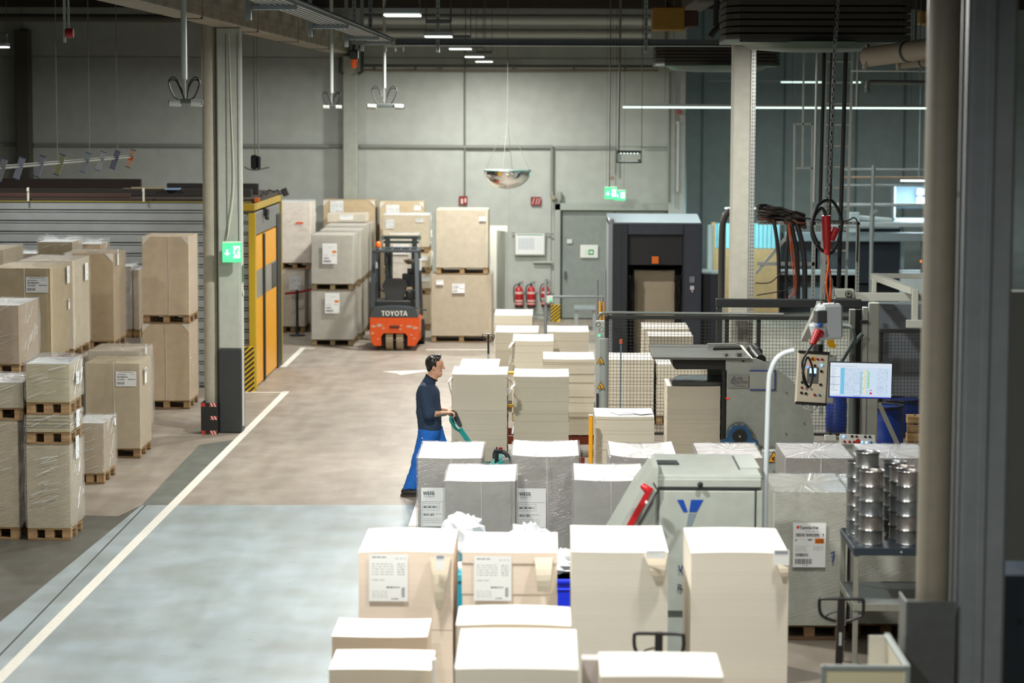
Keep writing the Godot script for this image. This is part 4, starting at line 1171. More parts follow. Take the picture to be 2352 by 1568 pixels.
func running_man(parent: Node3D, at: Vector3, s: float, m: Material, flip := 1.0) -> void:
	var mb := MB.new()
	mb.cyl(at + Vector3(0.1 * s * flip, 0.36 * s, 0), at + Vector3(0.1 * s * flip, 0.36 * s, 0.004), 0.075 * s, 0.075 * s, 10)
	for seg in [[[0.06, 0.26], [-0.06, 0.0], 0.12], [[-0.06, 0.02], [0.12, -0.12], 0.08], [[0.12, -0.12], [0.06, -0.34], 0.07], [[-0.06, 0.02], [-0.14, -0.18], 0.08], [[-0.14, -0.18], [-0.34, -0.2], 0.07], [[0.06, 0.24], [-0.16, 0.18], 0.06], [[-0.16, 0.18], [-0.24, 0.04], 0.055], [[0.08, 0.22], [0.22, 0.1], 0.055], [[0.22, 0.1], [0.32, 0.16], 0.05]]:
		mb.bar(at + Vector3(seg[0][0] * s * flip, seg[0][1] * s, 0.002), at + Vector3(seg[1][0] * s * flip, seg[1][1] * s, 0.002), seg[2] * s, 0.004, Vector3(0, 0, 1))
	obj("running_figure", mb.done(), m, parent)


func exit_sign(label: String, at: Vector3, w: float, h: float, drop: float, turn := 0.0) -> void:
	var t := thing("exit_sign", label, "sign", at, turn)
	obj("lit_panel", MB.new().box(Vector3.ZERO, Vector3(w, h, 0.06), 0.005).done(), glow("4fc084", 0.7), t)
	obj("housing", MB.new().box(Vector3(0, h / 2 + 0.012, 0), Vector3(w, 0.025, 0.07), 0.004).done(), mt("c9cdc6", 0.5), t)
	var white := glow("f2fff6", 1.0)
	obj("door_symbol", MB.new().box(Vector3(w * 0.24, 0.01, 0.031), Vector3(w * 0.34, h * 0.62, 0.004)).done(), white, t)
	running_man(t, Vector3(w * 0.23, 0.0, 0.034), h * 0.62, glow("2fae6c", 0.6))
	var a := w * 0.15
	obj("arrow", MB.new().box(Vector3(-w * 0.25, a * 0.45, 0.031), Vector3(a * 0.5, a * 1.3, 0.004)).prism([Vector2(-a, 0), Vector2(a, 0), Vector2(0, -a)], 0.03, 0.034, Vector3(-w * 0.25, -a * 0.1, 0)).done(), white, t)
	if drop < 0: obj("wall_arm", MB.new().box(Vector3(-0.05, 0, -0.1), Vector3(0.1, 0.04, 0.22)).done(), mt("8d928c", 0.5), t)
	if drop > 0:
		for s in [-0.35, 0.35]: obj("suspension", MB.new().cyl(Vector3(w * s, h / 2, 0), Vector3(w * s, h / 2 + drop, 0), 0.004, 0.004, 5).done(), mt("6b6f6c", 0.5, 0.5), t)
	var l := OmniLight3D.new()
	l.name = "light"
	l.light_color = Color(0.45, 1.0, 0.68)
	l.light_energy = 0.05
	l.omni_range = 90.0
	l.omni_attenuation = 2.0
	l.light_size = 0.08
	l.shadow_enabled = true
	l.position = Vector3(0, 0, 0.15)
	t.add_child(l, true)


func extinguisher(label: String, at: Vector3) -> void:
	var t := thing("fire_extinguisher", label, "fire extinguisher", at, 0.0, "fire extinguishers on the end wall")
	obj("cylinder", MB.new().lathe([Vector2(0, 0), Vector2(0.088, 0.0), Vector2(0.098, 0.02), Vector2(0.098, 0.36), Vector2(0.085, 0.42), Vector2(0.045, 0.46), Vector2(0.03, 0.48), Vector2(0, 0.48)], 18).done(), mt("a81f24", 0.35), t)
	obj("foot_ring", MB.new().lathe([Vector2(0.092, -0.015), Vector2(0.1, -0.015), Vector2(0.1, 0.03), Vector2(0.092, 0.03)], 18).done(), mt("1c1c1c", 0.6), t)
	obj("valve", MB.new().cyl(Vector3(0, 0.47, 0), Vector3(0, 0.53, 0), 0.022).bar(Vector3(-0.02, 0.55, 0), Vector3(0.1, 0.58, 0), 0.02, 0.015).bar(Vector3(-0.02, 0.53, 0), Vector3(0.09, 0.535, 0), 0.02, 0.012).done(), mt("252525", 0.5), t)
	obj("hose", MB.new().tube(run([Vector3(0, 0.52, 0.02), Vector3(-0.09, 0.5, 0.03), Vector3(-0.125, 0.38, 0.03), Vector3(-0.118, 0.2, 0.03), Vector3(-0.11, 0.1, 0.03)], 5), 0.013, 6).done(), mt("1e1e1e", 0.6), t)
	for b in [[0.3, 0.05], [0.12, 0.04], [0.06, 0.03]]: obj("print_band", MB.new().lathe([Vector2(0.0985, b[0]), Vector2(0.0985, b[0] + b[1])], 18).done(), mt("d8b7b2", 0.5), t)
	obj("wall_hook", bx(Vector3(0.05, 0.06, 0.06)), mt("5f6260", 0.5), t, Vector3(0, 0.4, -0.12))


func build_wall_things() -> void:
	var dk := mt("5c605a", 0.6)
	var wd := 55.86
	var cd := thing("cable_duct", "long grey cable duct running across the end wall", "duct", Vector3(0, 3.981, -55.92))
	for r in [[-17.9, -12.273], [-11.911, -4.746], [-4.375, 0.098]]: obj("run", span(Vector3(r[0], -0.037, -0.04), Vector3(r[1], 0.037, 0.04), 0.01), mt("7b807a", 0.6), cd)
	obj("drop", span(Vector3(0.041, -1.149, -0.03), Vector3(0.101, -0.037, 0.03)), mt("7b807a", 0.6), cd)
	solo("wall_conduit", MB.new().tube([Vector3(0.098, 3.985, -55.9), Vector3(1.482, 3.99, -55.9), Vector3(1.532, 3.96, -55.9), Vector3(1.537, 3.36, -55.9)], 0.022, 6).tube([Vector3(2.104, 3.982, -55.9), Vector3(2.765, 3.985, -55.9)], 0.018, 6).done(), mt("858a84", 0.6), "thin grey conduit above the large double door", "conduit")
	solo("wall_conduit", MB.new().tube([Vector3(-1.934, 6.637, -55.9), Vector3(-1.928, 2.864, -55.9)], 0.022, 6).done(), mt("6f746e", 0.6), "straight conduit dropping to the red extinguisher sign", "conduit")
	solo("wall_conduit", MB.new().tube([Vector3(0.093, 2.953, -55.9), Vector3(0.095, 2.601, -55.9), Vector3(0.139, 1.997, -55.9), Vector3(-0.848, 2.013, -55.9)], 0.018, 6).done(), mt("9a9e98", 0.6), "pale conduit above the framed notice board", "conduit")
	var pp := thing("sprinkler_pipes", "pair of dark horizontal pipes high on the end wall", "pipes", Vector3.ZERO)
	obj("pipe", MB.new().tube([Vector3(-4.273, 5.821, -55.6), Vector3(2.494, 5.823, -55.6)], 0.032, 8).done(), mt("4c504b", 0.5), pp)
	obj("pipe", MB.new().tube([Vector3(-4.314, 5.721, -55.6), Vector3(2.494, 5.734, -55.6)], 0.022, 8).done(), mt("6b5a4c", 0.5), pp)
	for px in [858, 952, 1010, 1175, 1315, 1432]: obj("pipe_clip", MB.new().box(Vector3((px - 1258) * 0.01001, 5.777, -55.72), Vector3(0.04, 0.14, 0.3)).done(), mt("4c504b", 0.5), pp)
	solo("wall_bracket", MB.new().tube([Vector3(-4.344, 6.263, -55.5), Vector3(-4.265, 6.204, -55.5), Vector3(-4.266, 5.681, -55.5), Vector3(-4.366, 5.631, -55.5)], 0.04, 8).done(), mt("3c403c", 0.5), "dark pipe elbow bracket beside the orange beacon", "bracket")
	solo("wall_bracket", MB.new().tube([Vector3(-4.763, 6.015, -55.5), Vector3(-4.774, 5.679, -55.5), Vector3(-4.704, 5.62, -55.5)], 0.035, 8).done(), mt("3c403c", 0.5), "dark pipe bend on the pillar under the beam", "bracket")
	# ducts under the roof along the wall
	for q in [[46, 0.125, "b5bab6", "upper pale ventilation duct along the top of the end wall"], [76, 0.10, "a7aba5", "lower pale ventilation duct along the top of the end wall"]]:
		solo("ventilation_duct", MB.new().cyl(Vector3(-4.2, 5.0 + (235 - q[0]) * 0.00985, -55.2), Vector3(2.3, 5.0 + (235 - q[0]) * 0.00985, -55.2), q[1], q[1], 14).done(), mt(q[2], 0.5), q[3], "duct")
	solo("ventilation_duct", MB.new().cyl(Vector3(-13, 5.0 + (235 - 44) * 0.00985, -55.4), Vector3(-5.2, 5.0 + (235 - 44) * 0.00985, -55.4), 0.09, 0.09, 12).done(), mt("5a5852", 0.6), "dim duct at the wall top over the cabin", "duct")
	# signs
	var s1 := sign_plate("fire_sign", "red extinguisher sign at the end of the conduit", "sign", Vector3(-1.969, 2.742, -55.92), 0.2, 0.2, "7e1f22")
	obj("symbol", MB.new().box(Vector3(-0.03, -0.02, 0.008), Vector3(0.05, 0.12, 0.004)).box(Vector3(0.05, 0.0, 0.008), Vector3(0.04, 0.1, 0.004)).done(), mt("d8b9b6", 0.5), s1)
	var s2 := sign_plate("fire_sign", "red slatted fire sign right of the round mirror", "sign", Vector3(-0.288, 2.729, -55.92), 0.24, 0.2, "7a2326")
	obj("symbol", MB.new().bar(Vector3(-0.08, -0.07, 0.008), Vector3(-0.04, 0.07, 0.008), 0.02, 0.004, Vector3(0, 0, 1)).bar(Vector3(0.0, -0.07, 0.008), Vector3(0.03, 0.07, 0.008), 0.02, 0.004, Vector3(0, 0, 1)).bar(Vector3(0.06, -0.07, 0.008), Vector3(0.09, 0.07, 0.008), 0.02, 0.004, Vector3(0, 0, 1)).done(), mt("c9a6a2", 0.5), s2)
	var nb := thing("notice_board", "framed white notice board above the fire extinguishers", "notice board", Vector3(-0.424, 1.743, -55.9))
	obj("frame", MB.new().box(Vector3.ZERO, Vector3(0.72, 0.54, 0.04), 0.008).done(), mt("9ea29c", 0.5), nb)
	paper_label(nb, "notice", Vector3(0, 0, 0.022), 0.66, 0.48, 0.0)
	var es := sign_plate("exit_notice", "white escape route notice on the large door", "sign", Vector3(0.946, 1.58, -55.86), 0.41, 0.3, "d5d8d3")
	obj("green_field", bx(Vector3(0.12, 0.12, 0.004)), mt("2f8a4c", 0.5), es, Vector3(0.05, -0.02, 0.008))
	obj("white_field", bx(Vector3(0.08, 0.12, 0.004)), mt("c2d4c6", 0.5), es, Vector3(-0.06, -0.02, 0.008))
	obj("arrow", MB.new().prism([Vector2(-0.04, 0.015), Vector2(0, 0.015), Vector2(0, 0.04), Vector2(0.045, 0), Vector2(0, -0.04), Vector2(0, -0.015), Vector2(-0.04, -0.015)], 0, 0.004, Vector3(0.05, -0.02, 0.01)).done(), mt("eef2ee", 0.5), es)
	sign_plate("door_sticker", "small pale sticker on the large door leaf", "sticker", Vector3(0.492, 1.809, -55.87), 0.12, 0.1, "c6cac6")
	var lb := thing("junction_box", "small beige junction boxes beside the large door frame", "junction box", Vector3(0.205, 2.832, -55.9))
	obj("box", bx(Vector3(0.1, 0.1, 0.1), 0.01), mt("8d8770", 0.6), lb, Vector3(-0.09, -0.02, 0))
	obj("lamp_cage", MB.new().lathe([Vector2(0, 0.1), Vector2(0.05, 0.09), Vector2(0.06, 0.0), Vector2(0.05, -0.1), Vector2(0, -0.1)], 12).done(), mt("8f948c", 0.5), lb, Vector3(0.06, 0.02, 0))
	solo("wall_rail", MB.new().box(Vector3(-0.12, 1.319, -55.92), Vector3(0.46, 0.05, 0.06), 0.01).done(), mt("a9ada6", 0.5), "short pale wall rail under the notice board", "rail")
	extinguisher("fire extinguisher nearest the open side door", Vector3(-0.67, 0.292, -55.83))
	extinguisher("fire extinguisher in the middle of the three", Vector3(-0.387, 0.293, -55.83))
	extinguisher("fire extinguisher half hidden behind the railing post", Vector3(-0.054, 0.305, -55.83))
	exit_sign("green exit sign hanging in front of the large door", Vector3(1.391, 2.989, -54), 0.28, 0.26, 4.5)
	exit_sign("green exit sign behind the other above the large door", Vector3(1.634, 2.891, -55.3), 0.26, 0.22, 4.5)
	exit_sign("large lit green exit sign on the left column", Vector3(-4.727, 2.75, -36.05), 0.292, 0.292, -1.0, 6.0)
	solo("alarm_bell", MB.new().cyl(Vector3(1.418, 3.328, -54), Vector3(1.415, 3.331, -53.9), 0.05, 0.045, 14).cyl(Vector3(1.416, 3.329, -53.95), Vector3(1.416, 3.329, -53.95) + Vector3(0, 4.2, 0), 0.005, 0.005, 5).done(), mt("8a6f62", 0.5), "small round brown detector over the exit signs", "detector")
	solo("alarm_bell", MB.new().cyl(Vector3(2.956, 4.796, -55.5), Vector3(2.95, 4.796, -55.4), 0.05, 0.05, 14).done(), mt("a8484a", 0.5), "small red round alarm on the corner column", "alarm")
	solo("wall_pipe", MB.new().cyl(Vector3(2.96, 4.549, -55.35), Vector3(2.956, 2.984, -55.35), 0.035).cyl(Vector3(2.96, 4.579, -55.35), Vector3(2.96, 4.53, -55.35), 0.06).done(), mt("a9aeac", 0.5), "vertical pale pipe on the corner column", "pipe")
	solo("wall_pipe", MB.new().cyl(Vector3(2.743, 5.703, -55.4), Vector3(2.753, 2.733, -55.4), 0.03).done(), mt("767b74", 0.5), "dark vertical pipe at the corner column edge", "pipe")
	hazard_board("hazard_board", "yellow and black striped board at the large door foot", Vector3(0.177, 0.079, -55.2), 0.22, 0.40, 5)
	# red tape barrier
	var ba := thing("tape_barrier", "black barrier post with red tape before the white wrapped loads", "barrier", Vector3(-5.373, 0, -51.574))
	obj("base", MB.new().lathe([Vector2(0, 0), Vector2(0.17, 0), Vector2(0.17, 0.03), Vector2(0.05, 0.05), Vector2(0, 0.05)], 18).done(), mt("3c3e3b", 0.5), ba)
	obj("post", MB.new().cyl(Vector3(0, 0.04, 0), Vector3(0, 0.98, 0), 0.03).done(), mt("26302b", 0.5), ba)
	obj("tape", MB.new().bar(Vector3(-0.27, 0.9, -0.1), Vector3(0, 0.93, 0), 0.006, 0.05).bar(Vector3(0, 0.93, 0), Vector3(0.32, 1.0, 0), 0.006, 0.05).done(), mt("b8232c", 0.5), ba)


# ---------------------------------------------------------------- forklift, seen from behind
func build_forklift() -> void:
	var t := thing("forklift", "orange and grey three wheel forklift parked before the cream tower", "forklift", Vector3(-3.091, 0, -48.487))
	var org := mt("e25510", 0.35, 0.0, "mottle", 1.5)
	var dk := mt("3d4549", 0.4)
	var bk := mt("1d1f20", 0.5)
	var hw := 0.5
	var cw := [Vector2(-hw + 0.08, 0.1), Vector2(-0.27, 0.1), Vector2(-0.27, 0.3), Vector2(-0.22, 0.36), Vector2(0.22, 0.36), Vector2(0.27, 0.3), Vector2(0.27, 0.1), Vector2(hw - 0.08, 0.1), Vector2(hw - 0.03, 0.18), Vector2(hw, 0.4), Vector2(hw, 0.68), Vector2(-hw, 0.68), Vector2(-hw, 0.4), Vector2(-hw + 0.03, 0.18)]
	obj("counterweight", MB.new().prism(cw, -0.75, -0.02).done(), org, t)
	var inset := []
	for p in cw: inset.append(Vector2(p.x * 0.985, 0.4 + (p.y - 0.4) * 0.97))
	obj("rear_bumper", MB.new().prism(inset, -0.02, 0.0).done(), org, t)
	obj("wheel_well", span(Vector3(-0.3, 0.06, -0.7), Vector3(0.3, 0.38, -0.36)), bk, t)
	obj("tow_slot", bx(Vector3(0.2, 0.06, 0.03), 0.006), mt("5a1d0c", 0.6), t, Vector3(0, 0.49, -0.005))
	for q in [[-0.3, 0.52, 0.12, 0.07], [-0.22, 0.46, 0.05, 0.05], [0.12, 0.44, 0.07, 0.03], [0.3, 0.5, 0.13, 0.05], [0.34, 0.33, 0.05, 0.03], [0.4, 0.26, 0.04, 0.03], [-0.42, 0.5, 0.1, 0.05], [-0.44, 0.36, 0.05, 0.06], [-0.33, 0.24, 0.03, 0.05], [0.42, 0.47, 0.12, 0.06], [0.14, 0.52, 0.03, 0.05]]:
		var w: float = q[2]
		var h: float = q[3]
		obj("paint_chip", MB.new().prism([Vector2(-w * 0.5, -h * 0.2), Vector2(-w * 0.1, -h * 0.5), Vector2(w * 0.35, -h * 0.3), Vector2(w * 0.5, h * 0.2), Vector2(w * 0.1, h * 0.45), Vector2(-w * 0.3, h * 0.5)], 0, 0.002, Vector3(q[0], q[1], 0.0)).done(), mt("b9a08a", 0.6), t)
	var band := MB.new().prism([Vector2(-hw + 0.02, 0.0), Vector2(hw - 0.02, 0.0), Vector2(hw - 0.04, 0.1), Vector2(hw - 0.1, 0.2), Vector2(0.1, 0.225), Vector2(-0.1, 0.225), Vector2(-hw + 0.1, 0.2), Vector2(-hw + 0.04, 0.1)], -0.62, -0.01, Vector3(0, 0.68, 0)).done()
	var hood := obj("battery_hood", band, dk, t)
	words("TOYOTA", 0.098, "e6e6dc", hood, Vector3(0, 0.76, -0.004), Vector3.ZERO, true)
	for s in [-0.105, 0.105]:
		var w := obj("rear_wheel", MB.new().cyl(Vector3(s - 0.07, 0.2, -0.2), Vector3(s + 0.07, 0.2, -0.2), 0.2, 0.2, 24).done(), mt("a6957a", 0.8, 0.0, "mottle", 3.0), t)
		for k in 24: obj("tread_lug", MB.new().box(Vector3(s, 0.2 + 0.2 * sin(TAU * k / 24), -0.2 + 0.2 * cos(TAU * k / 24)), Vector3(0.13, 0.018, 0.012), 0.0, Basis(Vector3(1, 0, 0), -TAU * k / 24)).done(), mt("8f7f66", 0.85), w)
	obj("axle", MB.new().cyl(Vector3(-0.2, 0.2, -0.2), Vector3(0.2, 0.2, -0.2), 0.05).done(), bk, t)
	obj("chassis", MB.new().box(Vector3(0, 0.35, -1.2), Vector3(0.96, 0.46, 1.1), 0.05).done(), org, t)
	for s in [-1.0, 1.0]:
		obj("front_wheel", MB.new().cyl(Vector3(s * 0.38, 0.23, -1.55), Vector3(s * 0.53, 0.23, -1.55), 0.23, 0.23, 22).done(), bk, t)
		obj("guard_upright", MB.new().bar(Vector3(s * 0.455, 0.85, -0.12), Vector3(s * 0.425, 1.98, -0.32), 0.075, 0.09).done(), dk, t)
		obj("guard_upright", MB.new().bar(Vector3(s * 0.47, 0.62, -1.5), Vector3(s * 0.43, 1.98, -1.2), 0.06, 0.07).done(), dk, t)
	obj("guard_roof", MB.new().box(Vector3(0, 2.0, -0.3), Vector3(0.94, 0.055, 0.07), 0.01).box(Vector3(0, 2.0, -1.25), Vector3(0.94, 0.055, 0.07), 0.01).box(Vector3(-0.44, 2.0, -0.78), Vector3(0.06, 0.05, 0.98), 0.01).box(Vector3(0.44, 2.0, -0.78), Vector3(0.06, 0.05, 0.98), 0.01).done(), dk, t)
	for k in 4: obj("roof_bar", bx(Vector3(0.03, 0.03, 0.96)), dk, t, Vector3(-0.27 + k * 0.18, 2.0, -0.78))
	var seat := obj("seat", MB.new().box(Vector3(0, 0.98, -0.75), Vector3(0.46, 0.12, 0.44), 0.04).done(), bk, t)
	obj("backrest", MB.new().prism([Vector2(-0.16, 0.0), Vector2(0.16, 0.0), Vector2(0.2, 0.12), Vector2(0.25, 0.3), Vector2(0.2, 0.42), Vector2(0.1, 0.45), Vector2(-0.12, 0.45), Vector2(-0.2, 0.42), Vector2(-0.26, 0.3), Vector2(-0.2, 0.12)], -0.06, 0.06, Vector3(-0.02, 0.98, -0.52), Basis(Vector3(1, 0, 0), -0.1)).done(), mt("202223", 0.45), t)
	obj("floor_console", MB.new().box(Vector3(0, 0.93, -0.55), Vector3(0.8, 0.14, 0.6), 0.02).done(), bk, t)
	obj("armrest_console", MB.new().box(Vector3(0.3, 1.08, -0.75), Vector3(0.22, 0.2, 0.35), 0.03).done(), bk, t)
	obj("data_terminal", MB.new().box(Vector3(0.26, 1.36, -1.05), Vector3(0.33, 0.28, 0.06), 0.015).box(Vector3(0.3, 1.55, -1.05), Vector3(0.2, 0.1, 0.06), 0.01).cyl(Vector3(0.3, 1.6, -1.05), Vector3(0.3, 1.95, -1.05), 0.015).done(), mt("14161a", 0.35), t)
	obj("mirror", MB.new().lathe([Vector2(0, -0.1), Vector2(0.07, -0.08), Vector2(0.13, 0.0), Vector2(0, 0.02)], 16, Vector3(0.24, 1.78, -1.05)).done(), mt("9a9d92", 0.15, 0.8), t)
	obj("steering_wheel", MB.new().tube(arc(Vector3(-0.2, 1.18, -1.1), 0.15, 0, 360, 20, Vector3.RIGHT, Vector3(0, 0.4, -0.9)), 0.016, 6, false).done(), bk, t)
	for s in [-0.25, 0.31]:
		obj("mast_rail", MB.new().box(Vector3(s, 1.13, -1.75), Vector3(0.1, 2.2, 0.12), 0.01).done(), mt("222a28", 0.5), t)
	obj("mast_cylinder", MB.new().cyl(Vector3(-0.17, 0.3, -1.68), Vector3(-0.17, 1.95, -1.68), 0.03).done(), mt("4e5654", 0.3, 0.6), t)
	obj("mast_hose", MB.new().tube(run([Vector3(-0.3, 1.6, -1.62), Vector3(-0.3, 1.9, -1.62), Vector3(-0.24, 1.97, -1.62), Vector3(-0.18, 1.9, -1.62), Vector3(-0.17, 1.6, -1.62)], 5), 0.012, 6).done(), bk, t)
	obj("mast_crossbar", MB.new().box(Vector3(0.03, 2.2, -1.75), Vector3(0.72, 0.06, 0.06), 0.012).box(Vector3(0.03, 2.1, -1.75), Vector3(0.74, 0.05, 0.06), 0.012).done(), mt("22332c", 0.5), t)
	for s in [-1.0, 1.0]: obj("mast_eye", MB.new().cyl(Vector3(0.03 + s * 0.37, 2.19, -1.72), Vector3(0.03 + s * 0.37, 2.19, -1.78), 0.05, 0.05, 12).done(), mt("4e5a54", 0.4), t)
	obj("carriage", MB.new().box(Vector3(0.03, 0.3, -1.86), Vector3(0.9, 0.08, 0.05), 0.01).box(Vector3(0.03, 0.6, -1.86), Vector3(0.9, 0.08, 0.05), 0.01).done(), bk, t)
	for s in [-0.22, 0.28]: obj("fork", MB.new().box(Vector3(s, 0.3, -1.92), Vector3(0.1, 0.55, 0.05), 0.01).box(Vector3(s, 0.06, -2.05), Vector3(0.1, 0.04, 0.3), 0.008).done(), bk, t)
	var bc := obj("beacon", MB.new().lathe([Vector2(0, 0.17), Vector2(0.045, 0.15), Vector2(0.055, 0.08), Vector2(0.055, 0.05), Vector2(0, 0.05)], 16, Vector3(-0.35, 2.03, -0.35)).done(), mt("e0610f", 0.25), t)
	obj("beacon_foot", MB.new().lathe([Vector2(0, 0.05), Vector2(0.05, 0.05), Vector2(0.09, 0.0), Vector2(0, 0)], 14, Vector3(-0.35, 2.03, -0.35)).done(), mt("242827", 0.5), bc)
	obj("work_lamp", MB.new().box(Vector3(0.5, 1.72, -0.4), Vector3(0.05, 0.24, 0.05), 0.01).done(), mt("b9bfc0", 0.3), t)
	obj("side_mirror", MB.new().box(Vector3(0.56, 1.62, -0.6), Vector3(0.05, 0.09, 0.03), 0.008).bar(Vector3(0.46, 1.6, -0.6), Vector3(0.55, 1.62, -0.6), 0.015, 0.015).done(), bk, t)
	obj("grab_handle", MB.new().box(Vector3(0.56, 0.78, -0.7), Vector3(0.12, 0.035, 0.04), 0.008).done(), mt("1f3a30", 0.5), t)
	obj("side_step", MB.new().box(Vector3(0.53, 0.4, -0.9), Vector3(0.06, 0.35, 0.05), 0.01).done(), bk, t)
	obj("fire_can", MB.new().cyl(Vector3(-0.38, 1.66, -0.2), Vector3(-0.38, 1.78, -0.2), 0.03).done(), mt("9b9ea4", 0.4), t)


# ---------------------------------------------------------------- dark wrapping portal
func build_wrapper() -> void:
	var z := -46.0
	var x0: float = 1.244
	var x1: float = 2.926
	var top: float = 2.703
	var t := thing("wrapping_machine", "dark grey wrapping portal machine in front of the large door", "machine", Vector3((x0 + x1) / 2, 0, z))
	var w := x1 - x0
	var navy := mt("333a47", 0.45, 0.0, "mottle", 0.8)
	var blk := mt("15171b", 0.5)
	var xl: float = 1.518 - (x0 + x1) / 2
	var xr: float = 2.57 - (x0 + x1) / 2
	var yo: float = 2.504
	obj("left_cheek", span(Vector3(-w / 2, 0.0, -1.4), Vector3(xl, top, 0), 0.012), mt("262b34", 0.45, 0.0, "mottle", 0.8), t)
	obj("right_cheek", span(Vector3(xr, 0.0, -1.4), Vector3(w / 2, top, 0), 0.012), navy, t)
	obj("lintel", span(Vector3(xl, yo, -1.4), Vector3(xr, top, 0), 0.01), navy, t)
	obj("hood_panel", span(Vector3(xl, 1.915, -0.5), Vector3(xr, yo, -0.12), 0.01), blk, t)
	obj("rear_panel", span(Vector3(xl, 0.0, -1.4), Vector3(xr, yo, -1.34)), blk, t)
	obj("roof_cover", MB.new().prism([Vector2(-0.02, 0.0), Vector2(0.0, 0.03), Vector2(-1.2, 0.14), Vector2(-1.4, 0.14), Vector2(-1.4, 0.0)], -w / 2 - 0.1, w / 2 - 0.02, Vector3(0, top, 0), Basis(Vector3(0, 0, 1), Vector3.UP, Vector3(1, 0, 0))).done(), mt("8f9aa4", 0.35, 0.4), t)
	obj("side_cover", span(Vector3(-w / 2 - 0.1, 0.0, -1.4), Vector3(-w / 2 - 0.001, top + 0.1, -0.01), 0.02), mt("8d969c", 0.4, 0.3), t)
	obj("orange_sign", bx(Vector3(0.13, 0.14, 0.012), 0.003), mt("d96a14", 0.5), t, Vector3(2.034, 2.031, -45.88) - Vector3((x0 + x1) / 2, 0, z))
	obj("switch_plate", bx(Vector3(0.1, 0.12, 0.015), 0.004), mt("777f88", 0.5), t, Vector3(2.746, 1.654, -45.98) - Vector3((x0 + x1) / 2, 0, z))
	obj("round_plate", bx(Vector3(0.08, 0.08, 0.015), 0.02), mt("c9ccd0", 0.5), t, Vector3(2.748, 1.496, -45.98) - Vector3((x0 + x1) / 2, 0, z))
	obj("push_button", MB.new().cyl(Vector3(0, 0, 0), Vector3(0, 0, 0.02), 0.02, 0.02, 12).done(), mt("c29a92", 0.4), t, Vector3(2.749, 1.43, -45.98) - Vector3((x0 + x1) / 2, 0, z))
	obj("panel_groove", span(Vector3(-w / 2 + 0.15, 0.0, 0.001), Vector3(-w / 2 + 0.158, top, 0.004)), blk, t)
	obj("panel_groove", span(Vector3(xr + 0.02, 0.0, 0.001), Vector3(xr + 0.028, top, 0.004)), blk, t)
	for s in [[xl + 0.02, xl + 0.11, 41], [xr - 0.13, xr - 0.01, 43]]:
		var r := RandomNumberGenerator.new()
		r.seed = s[2]
		var mb := MB.new()
		for k in 9:
			var xx := lerpf(s[0], s[1], (k + 0.5) / 9.0)
			var pts := []
			for j in 9: pts.append(Vector3(xx + r.randf_range(-0.012, 0.012), 0.05 + j * 0.21, -0.2 + r.randf_range(-0.03, 0.03)))
			mb.tube(pts, 0.014, 5)
		obj("plastic_curtain", mb.done(), mt("101113", 0.18), t)
	# low cabinet to its right
	var c := thing("dark_cabinet", "low dark cabinet joined to the right of the wrapping portal", "cabinet", Vector3(3.128, 0, -46.6))
	obj("body", MB.new().box(Vector3(0, 0.87, 0), Vector3(0.34, 1.74, 0.7), 0.015).done(), mt("262c37", 0.45, 0.0, "mottle", 0.8), c)
	obj("lid", MB.new().box(Vector3(0, 1.755, 0), Vector3(0.36, 0.03, 0.72), 0.006).done(), mt("9fb4b4", 0.4), c)
	# wrapped load inside
	pile("film wrapped tan load standing inside the wrapping portal", 2.056, 0.15, -46.62, 0.772, 1.632, 0.62, {"side": "b5a68a", "edges": true, "layers": 9, "film": 0.5})
	solo("portal_conveyor", MB.new().box(Vector3(2.044, 0.075, -46.6), Vector3(0.95, 0.15, 1.2), 0.01).done(), mt("3a3f44", 0.5, 0.4), "low steel conveyor deck inside the wrapping portal", "conveyor")
	# pipe railing in front of the large door
	var g := thing("pipe_railing", "grey pipe railing with control box near the large door", "railing", Vector3.ZERO)
	var gm := mt("8b9296", 0.4, 0.3)
	var gz := 44.0
	obj("post", MB.new().cyl(Vector3(-0.042, 0, -44), Vector3(-0.037, 1.802, -44), 0.028).done(), gm, g)
	obj("post", MB.new().cyl(Vector3(0.992, 0, -44), Vector3(0.989, 1.48, -44), 0.026).done(), gm, g)
	obj("post", MB.new().cyl(Vector3(0.904, 0, -44), Vector3(0.891, 1.798, -44), 0.026).done(), gm, g)
	obj("post", MB.new().cyl(Vector3(1.055, 0, -44), Vector3(1.041, 1.982, -44), 0.022).done(), gm, g)
	obj("top_rail", MB.new().cyl(Vector3(-0.036, 1.475, -44), Vector3(0.989, 1.48, -44), 0.024).done(), gm, g)
	obj("control_box", MB.new().box(Vector3(0.036, 1.436, -43.9), Vector3(0.12, 0.13, 0.08), 0.012).done(), mt("c6cac4", 0.5), g)
	obj("indicator", MB.new().cyl(Vector3(0.044, 1.423, -43.86), Vector3(0.044, 1.426, -43.83), 0.022, 0.022, 10).done(), glow("3ccf86", 0.8), g)
	obj("clamp_knob", MB.new().cyl(Vector3(-0.123, 1.435, -43.9), Vector3(-0.059, 1.435, -43.9), 0.03, 0.02, 8).done(), gm, g)
	obj("yellow_sleeve", MB.new().cyl(Vector3(0.95, 1.058, -43.9), Vector3(0.948, 1.4, -43.9), 0.022).done(), mt("e0a21a", 0.4), g)
	obj("yellow_sleeve", MB.new().cyl(Vector3(1.017, 1.059, -43.9), Vector3(1.015, 1.393, -43.9), 0.014).done(), mt("d89312", 0.4), g)
	var tb := thing("steel_table", "low steel table behind the pipe railing", "table", Vector3(0.83, 0, -53.504))
	obj("table_top", MB.new().box(Vector3(0, 0.471, 0), Vector3(0.5, 0.06, 0.8), 0.008).done(), mt("9aa3a6", 0.35, 0.4), tb)
